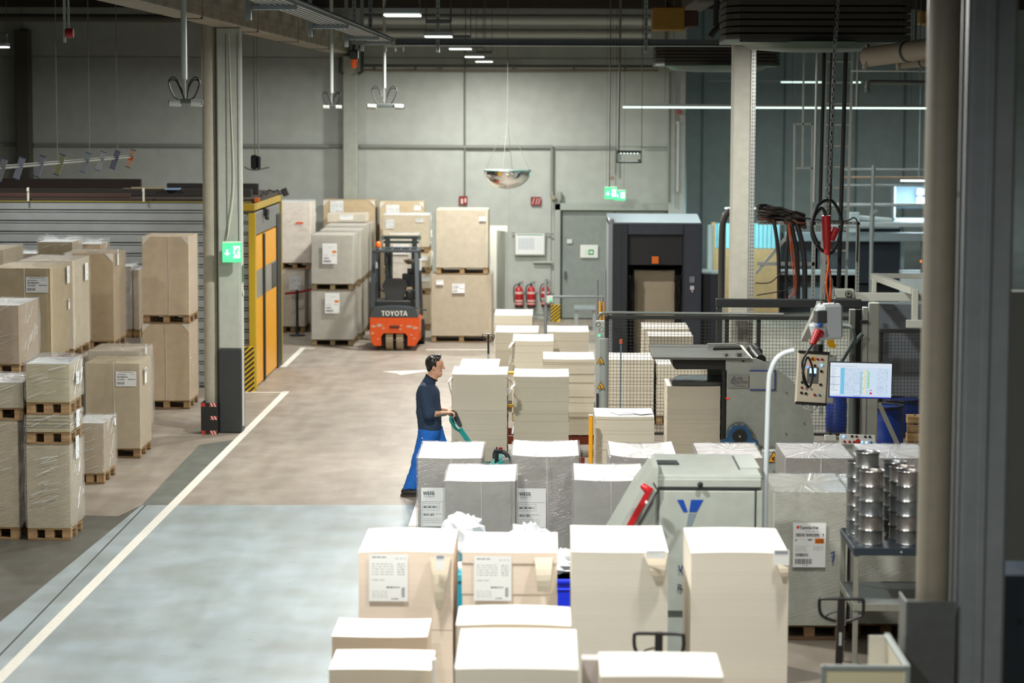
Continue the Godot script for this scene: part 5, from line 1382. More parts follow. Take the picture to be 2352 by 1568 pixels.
	for s in [[-0.2, 0.3], [0.2, 0.3], [-0.2, -0.3], [0.2, -0.3]]: obj("leg", MB.new().box(Vector3(s[0], 0.235, s[1]), Vector3(0.08, 0.471, 0.05)).done(), mt("a6adae", 0.4, 0.4), tb)


# ---------------------------------------------------------------- the worker: surfaces drawn round jointed, tapering limbs
func limb_field(bones: Array, k: float, cell: float, clip: Callable, rough := 0.0) -> ArrayMesh:
	var lo := Vector3.ONE * 1e9
	var hi := -lo
	for b in bones:
		for e in [[b[0], b[2]], [b[1], b[3]]]:
			lo = lo.min(e[0] - Vector3.ONE * (e[1] + k + cell * 2))
			hi = hi.max(e[0] + Vector3.ONE * (e[1] + k + cell * 2))
	var nx := int((hi.x - lo.x) / cell) + 2
	var ny := int((hi.y - lo.y) / cell) + 2
	var nz := int((hi.z - lo.z) / cell) + 2
	var g := PackedFloat32Array()
	g.resize(nx * ny * nz)
	g.fill(10.0)
	for b in bones:
		var a: Vector3 = b[0]
		var ba: Vector3 = b[1] - a
		var ra: float = b[2]
		var rb: float = b[3]
		var bb := maxf(ba.length_squared(), 1e-8)
		var m := maxf(ra, rb) + k + cell
		var p0 := a.min(b[1]) - Vector3.ONE * m
		var p1 := a.max(b[1]) + Vector3.ONE * m
		for iz in range(maxi(0, int((p0.z - lo.z) / cell)), mini(nz, int((p1.z - lo.z) / cell) + 2)):
			for iy in range(maxi(0, int((p0.y - lo.y) / cell)), mini(ny, int((p1.y - lo.y) / cell) + 2)):
				var row := (iz * ny + iy) * nx
				for ix in range(maxi(0, int((p0.x - lo.x) / cell)), mini(nx, int((p1.x - lo.x) / cell) + 2)):
					var pa := lo + Vector3(ix, iy, iz) * cell - a
					var h := clampf(pa.dot(ba) / bb, 0.0, 1.0)
					var d := (pa - ba * h).length() - lerpf(ra, rb, h)
					var o := g[row + ix]
					var e := maxf(k - absf(d - o), 0.0) / k
					g[row + ix] = minf(d, o) - e * e * k * 0.25
	var nf := FastNoiseLite.new()
	nf.seed = 4
	nf.frequency = 28.0
	if true:
		for i in g.size():
			if g[i] < 0.06:
				var p := lo + Vector3(i % nx, (i / nx) % ny, i / (nx * ny)) * cell
				var d := g[i] + (nf.get_noise_3dv(p) * rough if rough > 0.0 else 0.0)
				g[i] = maxf(d, clip.call(p))
	# one vertex in each crossed cell, one quad round each crossed edge
	var at := {}
	var vs := PackedVector3Array()
	var off := [0, 1, nx, nx + 1, nx * ny, nx * ny + 1, nx * ny + nx, nx * ny + nx + 1]
	var cr := [Vector3(0, 0, 0), Vector3(1, 0, 0), Vector3(0, 1, 0), Vector3(1, 1, 0), Vector3(0, 0, 1), Vector3(1, 0, 1), Vector3(0, 1, 1), Vector3(1, 1, 1)]
	var ed := [[0, 1], [2, 3], [4, 5], [6, 7], [0, 2], [1, 3], [4, 6], [5, 7], [0, 4], [1, 5], [2, 6], [3, 7]]
	for z in nz - 1:
		for y in ny - 1:
			for x in nx - 1:
				var i := (z * ny + y) * nx + x
				if absf(g[i]) > cell * 2.5: continue
				var ins := 0
				for q in 8: if g[i + off[q]] < 0.0: ins += 1
				if ins == 0 or ins == 8: continue
				var s := Vector3.ZERO
				var c := 0
				for e in ed:
					var v0 := g[i + off[e[0]]]
					var v1 := g[i + off[e[1]]]
					if (v0 < 0.0) != (v1 < 0.0):
						s += (cr[e[0]] as Vector3).lerp(cr[e[1]], v0 / (v0 - v1))
						c += 1
				at[i] = vs.size()
				vs.push_back(lo + (Vector3(x, y, z) + s / c) * cell)
	var ns := PackedVector3Array()
	ns.resize(vs.size())
	var ix := PackedInt32Array()
	for i in at:
		for ax in 3:
			var st: int = [1, nx, nx * ny][ax]
			var u: int = [nx, nx * ny, 1][ax]
			var w: int = [nx * ny, 1, nx][ax]
			if (g[i] < 0.0) == (g[i + st] < 0.0): continue
			if not (at.has(i - u) and at.has(i - w) and at.has(i - u - w)): continue
			var q := [at[i], at[i - u], at[i - u - w], at[i - w]]
			var fn := (vs[q[1]] - vs[q[0]]).cross(vs[q[2]] - vs[q[0]])
			var outv := Vector3.ZERO
			outv[ax] = 1.0 if g[i] < 0.0 else -1.0
			if fn.dot(outv) > 0.0: q = [q[0], q[3], q[2], q[1]]
			else: fn = -fn
			for e in q: ns[e] += fn
			ix.append_array(PackedInt32Array([q[0], q[1], q[2], q[0], q[2], q[3]]))
	for i in ns.size(): ns[i] = ns[i].normalized()
	var arr := []
	arr.resize(Mesh.ARRAY_MAX)
	arr[Mesh.ARRAY_VERTEX] = vs
	arr[Mesh.ARRAY_NORMAL] = ns
	arr[Mesh.ARRAY_INDEX] = ix
	var mesh := ArrayMesh.new()
	mesh.add_surface_from_arrays(Mesh.PRIMITIVE_TRIANGLES, arr)
	return mesh


func joined_mesh(parts: Array) -> ArrayMesh:
	var st := SurfaceTool.new()
	for p in parts: st.append_from(p, 0, Transform3D())
	return st.commit()


func B3(a: Vector3, b: Vector3, ra: float, rb: float) -> Array:
	return [a, b, ra, rb]


func build_worker() -> void:
	var at := Vector3(-1.51, 0, -30.55)
	var t := thing("person", "worker in dark blue sweater and bright blue trousers pushing a pallet truck", "person", at)
	var no := func(_p: Vector3) -> float: return -10.0
	var hip_r := Vector3(0.0, 0.88, 0.085)
	var kn_r := Vector3(-0.11, 0.47, 0.1)
	var an_r := Vector3(-0.245, 0.1, 0.1)
	var hip_l := Vector3(0.05, 0.88, -0.085)
	var kn_l := Vector3(0.2, 0.48, -0.1)
	var an_l := Vector3(0.29, 0.1, -0.1)
	var sh_r := Vector3(-0.05, 1.385, 0.2)
	var el_r := Vector3(0.015, 1.08, 0.285)
	var wr_r := Vector3(0.225, 1.075, 0.15)
	var sh_l := Vector3(-0.025, 1.385, -0.19)
	var el_l := Vector3(0.06, 1.08, -0.26)
	var wr_l := Vector3(0.23, 1.08, -0.12)
	var bar := Vector3(0.295, 1.045, 0.0)
	var arms := [B3(sh_r, el_r, 0.052, 0.042), B3(el_r, wr_r, 0.046, 0.028), B3(sh_l, el_l, 0.052, 0.042), B3(el_l, wr_l, 0.046, 0.028)]
	var core := [B3(Vector3(0.01, 0.92, 0.05), Vector3(-0.01, 1.3, 0.07), 0.11, 0.11), B3(Vector3(0.01, 0.92, -0.05), Vector3(-0.01, 1.3, -0.07), 0.11, 0.11), B3(sh_r, sh_l, 0.05, 0.05), B3(Vector3(0.005, 1.4, 0), Vector3(0.045, 1.56, 0), 0.062, 0.056),
		B3(hip_r, kn_r, 0.075, 0.05), B3(kn_r, an_r, 0.05, 0.035), B3(hip_l, kn_l, 0.075, 0.05), B3(kn_l, an_l, 0.05, 0.035), B3(an_r, Vector3(-0.12, 0.05, 0.11), 0.036, 0.03), B3(an_l, Vector3(0.41, 0.05, -0.11), 0.036, 0.03)]
	var body := limb_field(core + arms, 0.05, 0.013, no)
	var hx := Vector3(0.072, 1.0, 0)
	var head := limb_field([B3(Vector3(0.06, 1.705, 0.018), Vector3(0.09, 1.7, 0.015), 0.083, 0.079), B3(Vector3(0.06, 1.705, -0.018), Vector3(0.09, 1.7, -0.015), 0.083, 0.079), B3(Vector3(0.11, 1.68, 0), Vector3(0.108, 1.59, 0), 0.066, 0.052), B3(Vector3(0.07, 1.6, 0.045), Vector3(0.125, 1.56, 0.02), 0.03, 0.026), B3(Vector3(0.07, 1.6, -0.045), Vector3(0.125, 1.56, -0.02), 0.03, 0.026),
		B3(Vector3(0.135, 1.55, 0), Vector3(0.14, 1.552, 0), 0.026, 0.024), B3(Vector3(0.05, 1.5, 0), Vector3(0.055, 1.6, 0), 0.058, 0.06)], 0.035, 0.006, no)
	var face := limb_field([B3(Vector3(0.16, 1.688, 0.03), Vector3(0.168, 1.69, 0.006), 0.014, 0.015), B3(Vector3(0.16, 1.688, -0.03), Vector3(0.168, 1.69, -0.006), 0.014, 0.015), B3(Vector3(0.172, 1.678, 0), Vector3(0.194, 1.64, 0), 0.011, 0.015), B3(Vector3(0.18, 1.638, 0.012), Vector3(0.18, 1.638, -0.012), 0.012, 0.012), B3(Vector3(0.148, 1.61, 0), Vector3(0.16, 1.6, 0), 0.022, 0.014),
		B3(Vector3(0.155, 1.592, 0.018), Vector3(0.155, 1.592, -0.018), 0.011, 0.011), B3(Vector3(0.128, 1.645, 0.044), Vector3(0.14, 1.62, 0.036), 0.02, 0.018), B3(Vector3(0.128, 1.645, -0.044), Vector3(0.14, 1.62, -0.036), 0.02, 0.018)], 0.014, 0.004, no)
	var ears := []
	for s in [-1.0, 1.0]: ears.append(limb_field([B3(Vector3(0.068, 1.675, s * 0.088), Vector3(0.062, 1.64, s * 0.092), 0.014, 0.014), B3(Vector3(0.062, 1.64, s * 0.092), Vector3(0.07, 1.615, s * 0.086), 0.013, 0.009), B3(Vector3(0.078, 1.65, s * 0.078), Vector3(0.078, 1.63, s * 0.078), 0.012, 0.012)], 0.008, 0.004, no))
	var hands := []
	for h in [[wr_r, 0.105], [wr_l, -0.085]]:
		var zc: float = h[1]
		var bones := [B3(h[0], Vector3(0.255, 1.078, zc), 0.026, 0.022)]
		for f in 4:
			var z := zc + (f - 1.5) * 0.0205
			var len: float = [0.9, 1.0, 0.97, 0.82][f]
			bones.append(B3(Vector3(0.25, 1.076, zc + (f - 1.5) * 0.017), Vector3(0.29, 1.084, z), 0.014, 0.0105))
			bones.append(B3(Vector3(0.29, 1.084, z), Vector3(0.325, 1.066, z), 0.0102, 0.0095))
			bones.append(B3(Vector3(0.325, 1.066, z), Vector3(0.33, 1.04, z) , 0.0095, 0.009))
			bones.append(B3(Vector3(0.33, 1.04, z), Vector3(0.33 - 0.022 * len, 1.019, z), 0.009, 0.0082))
		var zi := zc - 0.035 * signf(zc)
		bones.append(B3(Vector3(0.25, 1.07, zi), Vector3(0.265, 1.04, zi * 0.9), 0.014, 0.011))
		bones.append(B3(Vector3(0.265, 1.04, zi * 0.9), Vector3(0.29, 1.02, zi * 0.8), 0.0105, 0.0095))
		hands.append(limb_field(bones, 0.008, 0.0045, no))
	var skin := mt("d4a184", 0.5)
	skin.subsurf_scatter_enabled = true
	skin.subsurf_scatter_strength = 0.15
	obj("body", joined_mesh([body, head, face, ears[0], ears[1], hands[0], hands[1]]), skin, t)
	# sweater
	var cut := func(p: Vector3) -> float:
		var c := 0.845 + 0.03 * p.x - p.y
		var neck := p.y - (1.53 - (p.x - 0.0) * 0.55)
		var sl := -10.0
		if absf(p.z) > 0.09 and p.x > 0.02: sl = (p.x - 0.085) * 0.9 + (1.07 - p.y) * 0.2 if p.y < 1.16 and p.y > 0.98 else -10.0
		return maxf(c, maxf(neck, sl if absf(p.z) > 0.19 else -10.0))
	var sw := [B3(Vector3(0.012, 0.9, 0.07), Vector3(0.0, 1.08, 0.075), 0.148, 0.152), B3(Vector3(0.012, 0.9, -0.07), Vector3(0.0, 1.08, -0.075), 0.148, 0.152), B3(Vector3(0.0, 1.08, 0.075), Vector3(-0.012, 1.29, 0.085), 0.152, 0.148), B3(Vector3(0.0, 1.08, -0.075), Vector3(-0.012, 1.29, -0.085), 0.152, 0.148),
		B3(Vector3(-0.03, 1.34, 0.1), Vector3(-0.03, 1.34, -0.1), 0.11, 0.11), B3(Vector3(-0.02, 1.4, 0), Vector3(0.03, 1.52, 0), 0.092, 0.074), B3(sh_r, el_r, 0.078, 0.066), B3(el_r, Vector3(0.075, 1.076, 0.252), 0.065, 0.06), B3(sh_l, el_l, 0.078, 0.066), B3(el_l, Vector3(0.11, 1.078, -0.22), 0.065, 0.06)]
	obj("sweater", limb_field(sw, 0.022, 0.0105, cut, 0.006), mt("2c425e", 0.85, 0.0, "cloth", 6.0), t)
	obj("collar", MB.new().tube(arc(Vector3(0.033, 1.512, 0), 0.074, 0, 360, 22, Vector3(0.9, -0.5, 0), Vector3(0, 0, 1)), 0.012, 6, false).done(), mt("14171f", 0.8), t)
	# trousers
	var tcut := func(p: Vector3) -> float: return maxf(0.085 - p.y + 0.02 * sin(p.x * 20.0), p.y - 0.885)
	var tr := [B3(Vector3(0.015, 0.84, 0.06), Vector3(0.015, 0.92, 0.06), 0.138, 0.14), B3(Vector3(0.015, 0.84, -0.06), Vector3(0.015, 0.92, -0.06), 0.138, 0.14), B3(hip_r + Vector3(0.0, -0.05, 0.0), kn_r, 0.125, 0.096), B3(kn_r, Vector3(-0.235, 0.1, 0.1), 0.09, 0.074), B3(Vector3(-0.2, 0.22, 0.1), Vector3(-0.235, 0.1, 0.1), 0.066, 0.08), B3(hip_l + Vector3(0, -0.05, 0), kn_l, 0.122, 0.092), B3(kn_l, Vector3(0.285, 0.1, -0.1), 0.088, 0.08)]
	obj("trousers", limb_field(tr, 0.045, 0.0105, tcut, 0.008), mt("1a78e2", 0.75, 0.0, "cloth", 4.0), t)
	obj("pocket_flap", MB.new().bar(Vector3(-0.105, 0.845, 0.2), Vector3(-0.085, 0.72, 0.205), 0.004, 0.004).bar(Vector3(-0.085, 0.72, 0.205), Vector3(-0.04, 0.715, 0.214), 0.004, 0.004).done(), mt("0d3c86", 0.8), t)
	obj("label_tag", MB.new().box(Vector3(-0.075, 0.765, 0.208), Vector3(0.012, 0.02, 0.003)).done(), mt("b9d2ee", 0.6), t)
	# shoes
	for q in [[an_r, 0.1, "shoe"], [an_l, -0.1, "shoe"]]:
		var a: Vector3 = q[0]
		var scut := func(p: Vector3) -> float: return maxf(0.022 - p.y, p.y - 0.135)
		var sh := obj("shoe", limb_field([B3(a + Vector3(-0.05, -0.04, 0), a + Vector3(0.05, -0.045, 0), 0.055, 0.052), B3(a + Vector3(0.05, -0.045, 0), a + Vector3(0.165, -0.058, 0.005 * signf(q[1])), 0.05, 0.042), B3(a + Vector3(-0.01, -0.02, 0), a + Vector3(-0.01, 0.02, 0), 0.05, 0.05)], 0.03, 0.008, scut), mt("2a2524", 0.5), t)
		obj("sole", MB.new().prism([Vector2(-0.11, -0.04), Vector2(-0.06, -0.055), Vector2(0.08, -0.05), Vector2(0.18, -0.05), Vector2(0.215, -0.015), Vector2(0.2, 0.035), Vector2(0.1, 0.055), Vector2(-0.06, 0.052), Vector2(-0.11, 0.035)], 0.0, 0.03, Vector3(a.x, 0, a.z), Basis(Vector3(1, 0, 0), Vector3(0, 0, 1), Vector3(0, 1, 0))).done(), mt("3b302b", 0.7), sh)
		obj("laces", MB.new().bar(a + Vector3(0.06, 0.008, 0.03), a + Vector3(0.07, 0.012, -0.03), 0.008, 0.006).bar(a + Vector3(0.085, -0.002, 0.032), a + Vector3(0.095, 0.0, -0.03), 0.008, 0.006).done(), mt("b06a66", 0.6), sh)
	# hair, brows, eyes, stubble
	var hcut := func(p: Vector3) -> float:
		var front := p.x - (0.158 if p.y > 1.765 else 0.128 + (p.y - 1.7) * 0.25)
		var low := 1.735 - p.y if p.x > 0.10 else (1.655 - p.y if p.x > 0.052 else 1.59 - p.y)
		return maxf(front, low)
	obj("hair", limb_field([B3(Vector3(0.055, 1.71, 0.02), Vector3(0.09, 1.712, 0.016), 0.092, 0.086), B3(Vector3(0.055, 1.71, -0.02), Vector3(0.09, 1.712, -0.016), 0.092, 0.086), B3(Vector3(0.04, 1.64, 0), Vector3(0.04, 1.7, 0), 0.07, 0.085), B3(Vector3(0.12, 1.775, 0.02), Vector3(0.165, 1.785, -0.01), 0.03, 0.02), B3(Vector3(0.08, 1.785, 0.02), Vector3(0.12, 1.785, 0.0), 0.035, 0.03)], 0.02, 0.005, hcut, 0.007), mt("17130f", 0.42), t)
	for s in [-1.0, 1.0]:
		obj("eyebrow", MB.new().tube(run([Vector3(0.135, 1.7, s * 0.062), Vector3(0.158, 1.709, s * 0.045), Vector3(0.176, 1.702, s * 0.018)], 3), 0.0062, 6).done(), mt("1d1611", 0.7), t)
		obj("eye", MB.new().lathe([Vector2(0, 0.011), Vector2(0.008, 0.008), Vector2(0.011, 0), Vector2(0.008, -0.008), Vector2(0, -0.011)], 10, Vector3(0.153, 1.677, s * 0.036)).done(), mt("3a2a22", 0.25), t)
	obj("forearm_tattoo", limb_field([B3(el_r.lerp(wr_r, 0.42), el_r.lerp(wr_r, 0.92), 0.0425, 0.0335)], 0.01, 0.006, func(p: Vector3) -> float: return maxf((p.y - 1.082), -(p.z - 0.15) - 0.08)), mt("8f8672", 0.7, 0.0, "cloth", 20.0), t)
	build_truck(at + bar)


func build_truck(grip: Vector3) -> void:
	var t := thing("pallet_truck", "teal electric pallet truck with tiller held by the worker", "pallet truck", Vector3(-0.591, 0, -30.5))
	var o := t.position
	var teal := mt("1f8f8a", 0.35)
	var dk := mt("34383a", 0.45)
	var g := grip - o
	# tiller head
	obj("grip_bar", MB.new().cyl(g + Vector3(0, 0, -0.2), g + Vector3(0, 0, 0.2), 0.0165, 0.0165, 12).done(), dk, t)
	var neck := g + Vector3(0.1, -0.165, 0)
	var tiller := obj("tiller_head", MB.new().prism([Vector2(-0.035, 0.045), Vector2(0.0, 0.06), Vector2(0.05, 0.03), Vector2(0.1, -0.09), Vector2(0.12, -0.15), Vector2(0.085, -0.16), Vector2(0.04, -0.1), Vector2(0.0, -0.02)], -0.035, 0.035, g + Vector3(0.012, -0.005, 0)).done(), dk, t)
	for s in [-1.0, 1.0]:
		obj("grip_loop", MB.new().tube(run([g + Vector3(0, 0, s * 0.2), g + Vector3(-0.01, -0.05, s * 0.195), g + Vector3(0.03, -0.14, s * 0.13), g + Vector3(0.07, -0.19, s * 0.05), neck + Vector3(0.01, -0.05, 0)], 5), 0.018, 8).done(), teal, tiller)
	obj("release_switch", MB.new().box(g + Vector3(0.05, -0.06, 0.03), Vector3(0.03, 0.05, 0.02), 0.004).done(), mt("17191a", 0.5), tiller)
	obj("tiller_arm", MB.new().bar(neck + Vector3(0, -0.02, 0), Vector3(-0.13, 0.3, 0), 0.045, 0.06).done(), teal, t)
	# body
	obj("hood", MB.new().prism([Vector2(-0.2, 0.1), Vector2(-0.19, 0.34), Vector2(-0.1, 0.42), Vector2(0.0, 0.5), Vector2(0.04, 0.5), Vector2(0.1, 0.38), Vector2(0.12, 0.1)], -0.33, 0.33).done(), teal, t)
	obj("hood_label", bx(Vector3(0.05, 0.04, 0.003)), mt("d7dedd", 0.5), t, Vector3(-0.07, 0.385, 0.332))
	obj("battery_cover", MB.new().prism([Vector2(0.02, 0.52), Vector2(0.1, 0.52), Vector2(0.15, 0.4), Vector2(0.2, 0.3), Vector2(0.2, 0.12), Vector2(0.12, 0.12), Vector2(0.1, 0.36)], -0.3, 0.32).done(), mt("7d8382", 0.4), t)
	obj("carry_handle", MB.new().tube(run([Vector3(-0.075, 0.5, 0.1), Vector3(-0.07, 0.575, 0.1), Vector3(-0.03, 0.59, 0.1), Vector3(0.06, 0.57, 0.1), Vector3(0.13, 0.45, 0.1), Vector3(0.15, 0.38, 0.1)], 4), 0.028, 8).done(), dk, t)
	obj("support_post", MB.new().cyl(Vector3(-0.05, 0.42, 0.1), Vector3(-0.05, 0.58, 0.1), 0.026).done(), mt("1c1e1f", 0.5), t)
	obj("top_panel", MB.new().box(Vector3(-0.03, 0.61, 0.1), Vector3(0.11, 0.02, 0.12), 0.006).done(), mt("2a2c30", 0.4), t)
	obj("stop_knob", MB.new().cyl(Vector3(0.0, 0.62, 0.1), Vector3(0.0, 0.645, 0.1), 0.022, 0.026, 12).done(), mt("b0201f", 0.4), t)
	obj("key_switch", MB.new().cyl(Vector3(-0.05, 0.62, 0.1), Vector3(-0.05, 0.65, 0.1), 0.008).done(), mt("1c1e1f", 0.4), t)
	obj("rear_guard", MB.new().tube(run([Vector3(-0.2, 0.36, 0.2), Vector3(-0.18, 0.41, 0.2), Vector3(-0.13, 0.44, 0.2)], 3), 0.025, 8).done(), mt("4f4640", 0.5), t)
	obj("drive_wheel", MB.new().cyl(Vector3(-0.05, 0.1, -0.06), Vector3(-0.05, 0.1, 0.06), 0.1, 0.1, 18).done(), mt("1b1b1b", 0.7), t)
	for s in [-0.2, 0.2]:
		obj("fork", MB.new().box(Vector3(0.7, 0.1, s), Vector3(1.1, 0.05, 0.15), 0.01).done(), teal, t)
		obj("fork_roller", MB.new().cyl(Vector3(1.15, 0.045, s - 0.04), Vector3(1.15, 0.045, s + 0.04), 0.045, 0.045, 12).done(), mt("2a2a2a", 0.6), t)


# ---------------------------------------------------------------- pile turner, its fence and controls
func poly_px(pts: Array, o: Vector3) -> Array:
	var r := []
	for p in pts: r.append(Vector2(p.x - o.x, p.y - o.y))
	return r


func fence(label: String, a: Vector3, b: Vector3, posts: Array) -> void:
	var t := thing("mesh_fence", label, "fence", a)
	var w := b.x - a.x
	var h := b.y - a.y
	var blk := mt("202322", 0.5)
	obj("top_rail", MB.new().box(Vector3(w / 2, h - 0.03, 0), Vector3(w, 0.06, 0.03), 0.004).done(), blk, t)
	obj("bottom_rail", MB.new().box(Vector3(w / 2, 0.12, 0), Vector3(w, 0.04, 0.03), 0.004).done(), blk, t)
	for p in posts: obj("post", MB.new().box(Vector3(p, h / 2, -0.03), Vector3(0.06, h, 0.05), 0.005).done(), blk, t)
	var mb := MB.new()
	var n := int(w / 0.05)
	for k in n: mb.bar(Vector3(0.02 + k * 0.05, 0.12, 0), Vector3(0.02 + k * 0.05, h - 0.04, 0), 0.005, 0.005)
	for k in int((h - 0.16) / 0.05): mb.bar(Vector3(0, 0.15 + k * 0.05, 0.003), Vector3(w, 0.15 + k * 0.05, 0.003), 0.005, 0.005)
	var m := obj("wire_mesh", mb.done(), mt("262826", 0.5), t)
	m.set_meta("kind", "stuff")


func triangle_sign(parent: Node3D, at: Vector3, s: float) -> void:
	var p := obj("warning_triangle", MB.new().prism([Vector2(-s / 2, 0), Vector2(s / 2, 0), Vector2(0, s * 0.87)], 0, 0.003, at).done(), mt("16150f", 0.5), parent)
	obj("yellow_field", MB.new().prism([Vector2(-s * 0.4, s * 0.055), Vector2(s * 0.4, s * 0.055), Vector2(0, s * 0.75)], 0.003, 0.005, at).done(), mt("e9a81a", 0.5), p)
	obj("symbol", MB.new().box(at + Vector3(-s * 0.06, s * 0.28, 0.006), Vector3(s * 0.1, s * 0.26, 0.003)).bar(at + Vector3(-s * 0.04, s * 0.2, 0.006), at + Vector3(s * 0.16, s * 0.13, 0.006), s * 0.05, 0.003, Vector3(0, 0, 1)).done(), mt("16150f", 0.5), p)


func knob(parent: Node3D, at: Vector3, r: float, col: String, lit := false, called := "push_button") -> void:
	obj(called, MB.new().cyl(at, at + Vector3(0, 0, 0.018), r, r * 0.9, 10).done(), glow(col, 1.4) if lit else mt(col, 0.4), parent)


func build_turner() -> void:
	var o := Vector3(2.83, 0.551, -32.3)
	var t := thing("pile_turner", "big pale grey pile turner with round side plate inside the mesh cage", "machine", Vector3(o.x, 0, o.z))
	o.y = 0
	var grey := mt("aab0a9", 0.5, 0.0, "mottle", 1.0)
	var side := poly_px([Vector3(2.39, 1.592, -32.3), Vector3(2.787, 1.594, -32.3), Vector3(2.922, 1.542, -32.3), Vector3(3.021, 1.489, -32.3), Vector3(3.151, 1.408, -32.3), Vector3(3.263, 1.314, -32.3), Vector3(3.358, 1.209, -32.3), Vector3(3.46, 1.044, -32.3), Vector3(3.533, 0.868, -32.3), Vector3(3.576, 0.685, -32.3), Vector3(3.591, 0.526, -32.3), Vector3(3.57, 0.366, -32.3), Vector3(3.508, 0.188, -32.3), Vector3(2.407, 0.182, -32.3)], o)
	obj("side_plate", MB.new().prism(side, -0.05, 0.0).done(), grey, t)
	var back := []
	for p in side: back.append(Vector2(p.x - 0.17, p.y + 0.08))
	obj("rear_plate", MB.new().prism(back, -1.25, -1.2).done(), mt("9a9f99", 0.5, 0.0, "mottle", 1.0), t)
	obj("drum_cover", MB.new().prism(poly_px([Vector3(2.702, 1.376, -32.3), Vector3(3.053, 1.319, -32.3), Vector3(3.349, 1.026, -32.3), Vector3(3.472, 0.614, -32.3), Vector3(3.362, 0.199, -32.3), Vector3(2.6, 0.195, -32.3)], o), -1.2, -0.05).done(), mt("8d928c", 0.5), t)
	obj("edge_strip", span(Vector3(2.351, 1.433, -32.3) - o, Vector3(2.406, 0.185, -32.28) - o + Vector3(0, 0, -0.1)), mt("161716", 0.5), t)
	# upper table
	var ty: float = 1.607
	var steel := mt("83847e", 0.42, 0.55, "grain", 0.8)
	obj("upper_table", MB.new().prism([Vector2(-1.422, 0.024),Vector2(-0.108, 0.072),Vector2(-0.086, -1.437),Vector2(-0.172, -1.739),Vector2(-1.41, -1.677)], -0.03, 0.0, Vector3(0, ty, 0), Basis(Vector3(1, 0, 0), Vector3(0, 0, 1), Vector3(0, 1, 0))).done(), steel, t)
	obj("table_cutout", MB.new().prism([Vector2(-0.546, -0.936),Vector2(-0.15, -1.015),Vector2(-0.133, -1.618),Vector2(-0.203, -1.738),Vector2(-0.423, -1.665)], 0.0, 0.03, Vector3(0, ty, 0), Basis(Vector3(1, 0, 0), Vector3(0, 0, 1), Vector3(0, 1, 0))).done(), mt("131413", 0.5), t)
	obj("table_rib", span(Vector3(2.389, 1.633, -32.7) - o + Vector3(0, -0.02, 0), Vector3(2.424, 1.633, -32.7) - o + Vector3(0, 0.015, 0.3)), mt("5c5e58", 0.4, 0.4), t)
	obj("table_rib", span(Vector3(2.554, 1.634, -32.7) - o + Vector3(0, -0.02, 0), Vector3(2.613, 1.634, -32.7) - o + Vector3(0, 0.02, 0.3)), mt("5c5e58", 0.4, 0.4), t)
	obj("table_beam", MB.new().prism(poly_px([Vector3(1.683, 1.584, -32.4), Vector3(2.397, 1.587, -32.4), Vector3(2.399, 1.434, -32.4), Vector3(1.726, 1.43, -32.4), Vector3(1.684, 1.477, -32.4)], o), -0.9, -0.1).done(), mt("1b1c1b", 0.55), t)
	obj("roller_shaft", MB.new().cyl(Vector3(2.825, 1.62, -32.9) - o, Vector3(2.88, 1.555, -32.5) - o, 0.07, 0.07, 14).cyl(Vector3(2.804, 1.658, -33) - o, Vector3(2.855, 1.596, -32.9) - o, 0.09, 0.09, 14).done(), mt("2a2c2b", 0.4, 0.4), t)
	obj("sheet_guard", MB.new().bar(Vector3(2.648, 1.699, -33) - o, Vector3(2.754, 1.577, -32.4) - o, 0.03, 0.01).done(), mt("c2c6bf", 0.4), t)
	# plates and marks
	var lp := obj("maker_plate", span(Vector3(2.42, 1.371, -32.28) - o, Vector3(2.696, 1.197, -32.27) - o), mt("a3a49e", 0.35, 0.5), t)
	words("Krifft", 0.045, "5a5d62", lp, Vector3(2.548, 1.321, -32.26) - o, Vector3.ZERO, false)
	words("&Zipsner", 0.042, "5a5d62", lp, Vector3(2.572, 1.28, -32.26) - o, Vector3.ZERO, false)
	obj("swoosh", MB.new().tube(run([Vector3(2.524, 1.368, -32.26) - o, Vector3(2.472, 1.309, -32.26) - o, Vector3(2.514, 1.238, -32.26) - o, Vector3(2.654, 1.222, -32.26) - o], 4), 0.004, 5).done(), mt("6d7a8c", 0.4), lp)
	var bf := obj("blank_panel", span(Vector3(2.711, 1.431, -32.28) - o, Vector3(3.053, 1.169, -32.275) - o), mt("a6aaa4", 0.5), t)
	obj("blue_edge", MB.new().box((Vector3(2.884, 1.434, -32.26) - o), Vector3(0.35, 0.014, 0.006)).box((Vector3(2.888, 1.176, -32.26) - o), Vector3(0.35, 0.014, 0.006)).box((Vector3(3.049, 1.306, -32.26) - o), Vector3(0.014, 0.26, 0.006)).done(), mt("1d3f9a", 0.5), bf)
	obj("red_mark", span(Vector3(2.395, 1.065, -32.28) - o, Vector3(2.435, 1.049, -32.27) - o), glow("ff3020", 0.7), t)
	obj("hole", MB.new().cyl(Vector3(2.623, 1.565, -32.29) - o, Vector3(2.621, 1.567, -32.27) - o, 0.018).done(), mt("101110", 0.6), t)
	for q in [Vector3(3.206, 1.133, -32.29), Vector3(3.452, 0.721, -32.29), Vector3(3.209, 0.578, -32.29)]: obj("bolt", MB.new().cyl(q - o, q - o + Vector3(0, 0, 0.015), 0.015, 0.013, 8).done(), mt("8a8f89", 0.4, 0.4), t)
	# blue gear motor
	var c := Vector3(2.57, 0.575, -32.2) - o
	var mo := obj("motor_foot", MB.new().prism([Vector2(-0.25, -0.13), Vector2(0.25, -0.13), Vector2(0.25, -0.07), Vector2(0.17, -0.04), Vector2(0.14, 0.06), Vector2(0.08, 0.13), Vector2(-0.08, 0.13), Vector2(-0.14, 0.06), Vector2(-0.17, -0.04), Vector2(-0.25, -0.07)], 0.0, 0.09, c + Vector3(0, 0, 0.03)).done(), mt("20557f", 0.45), t)
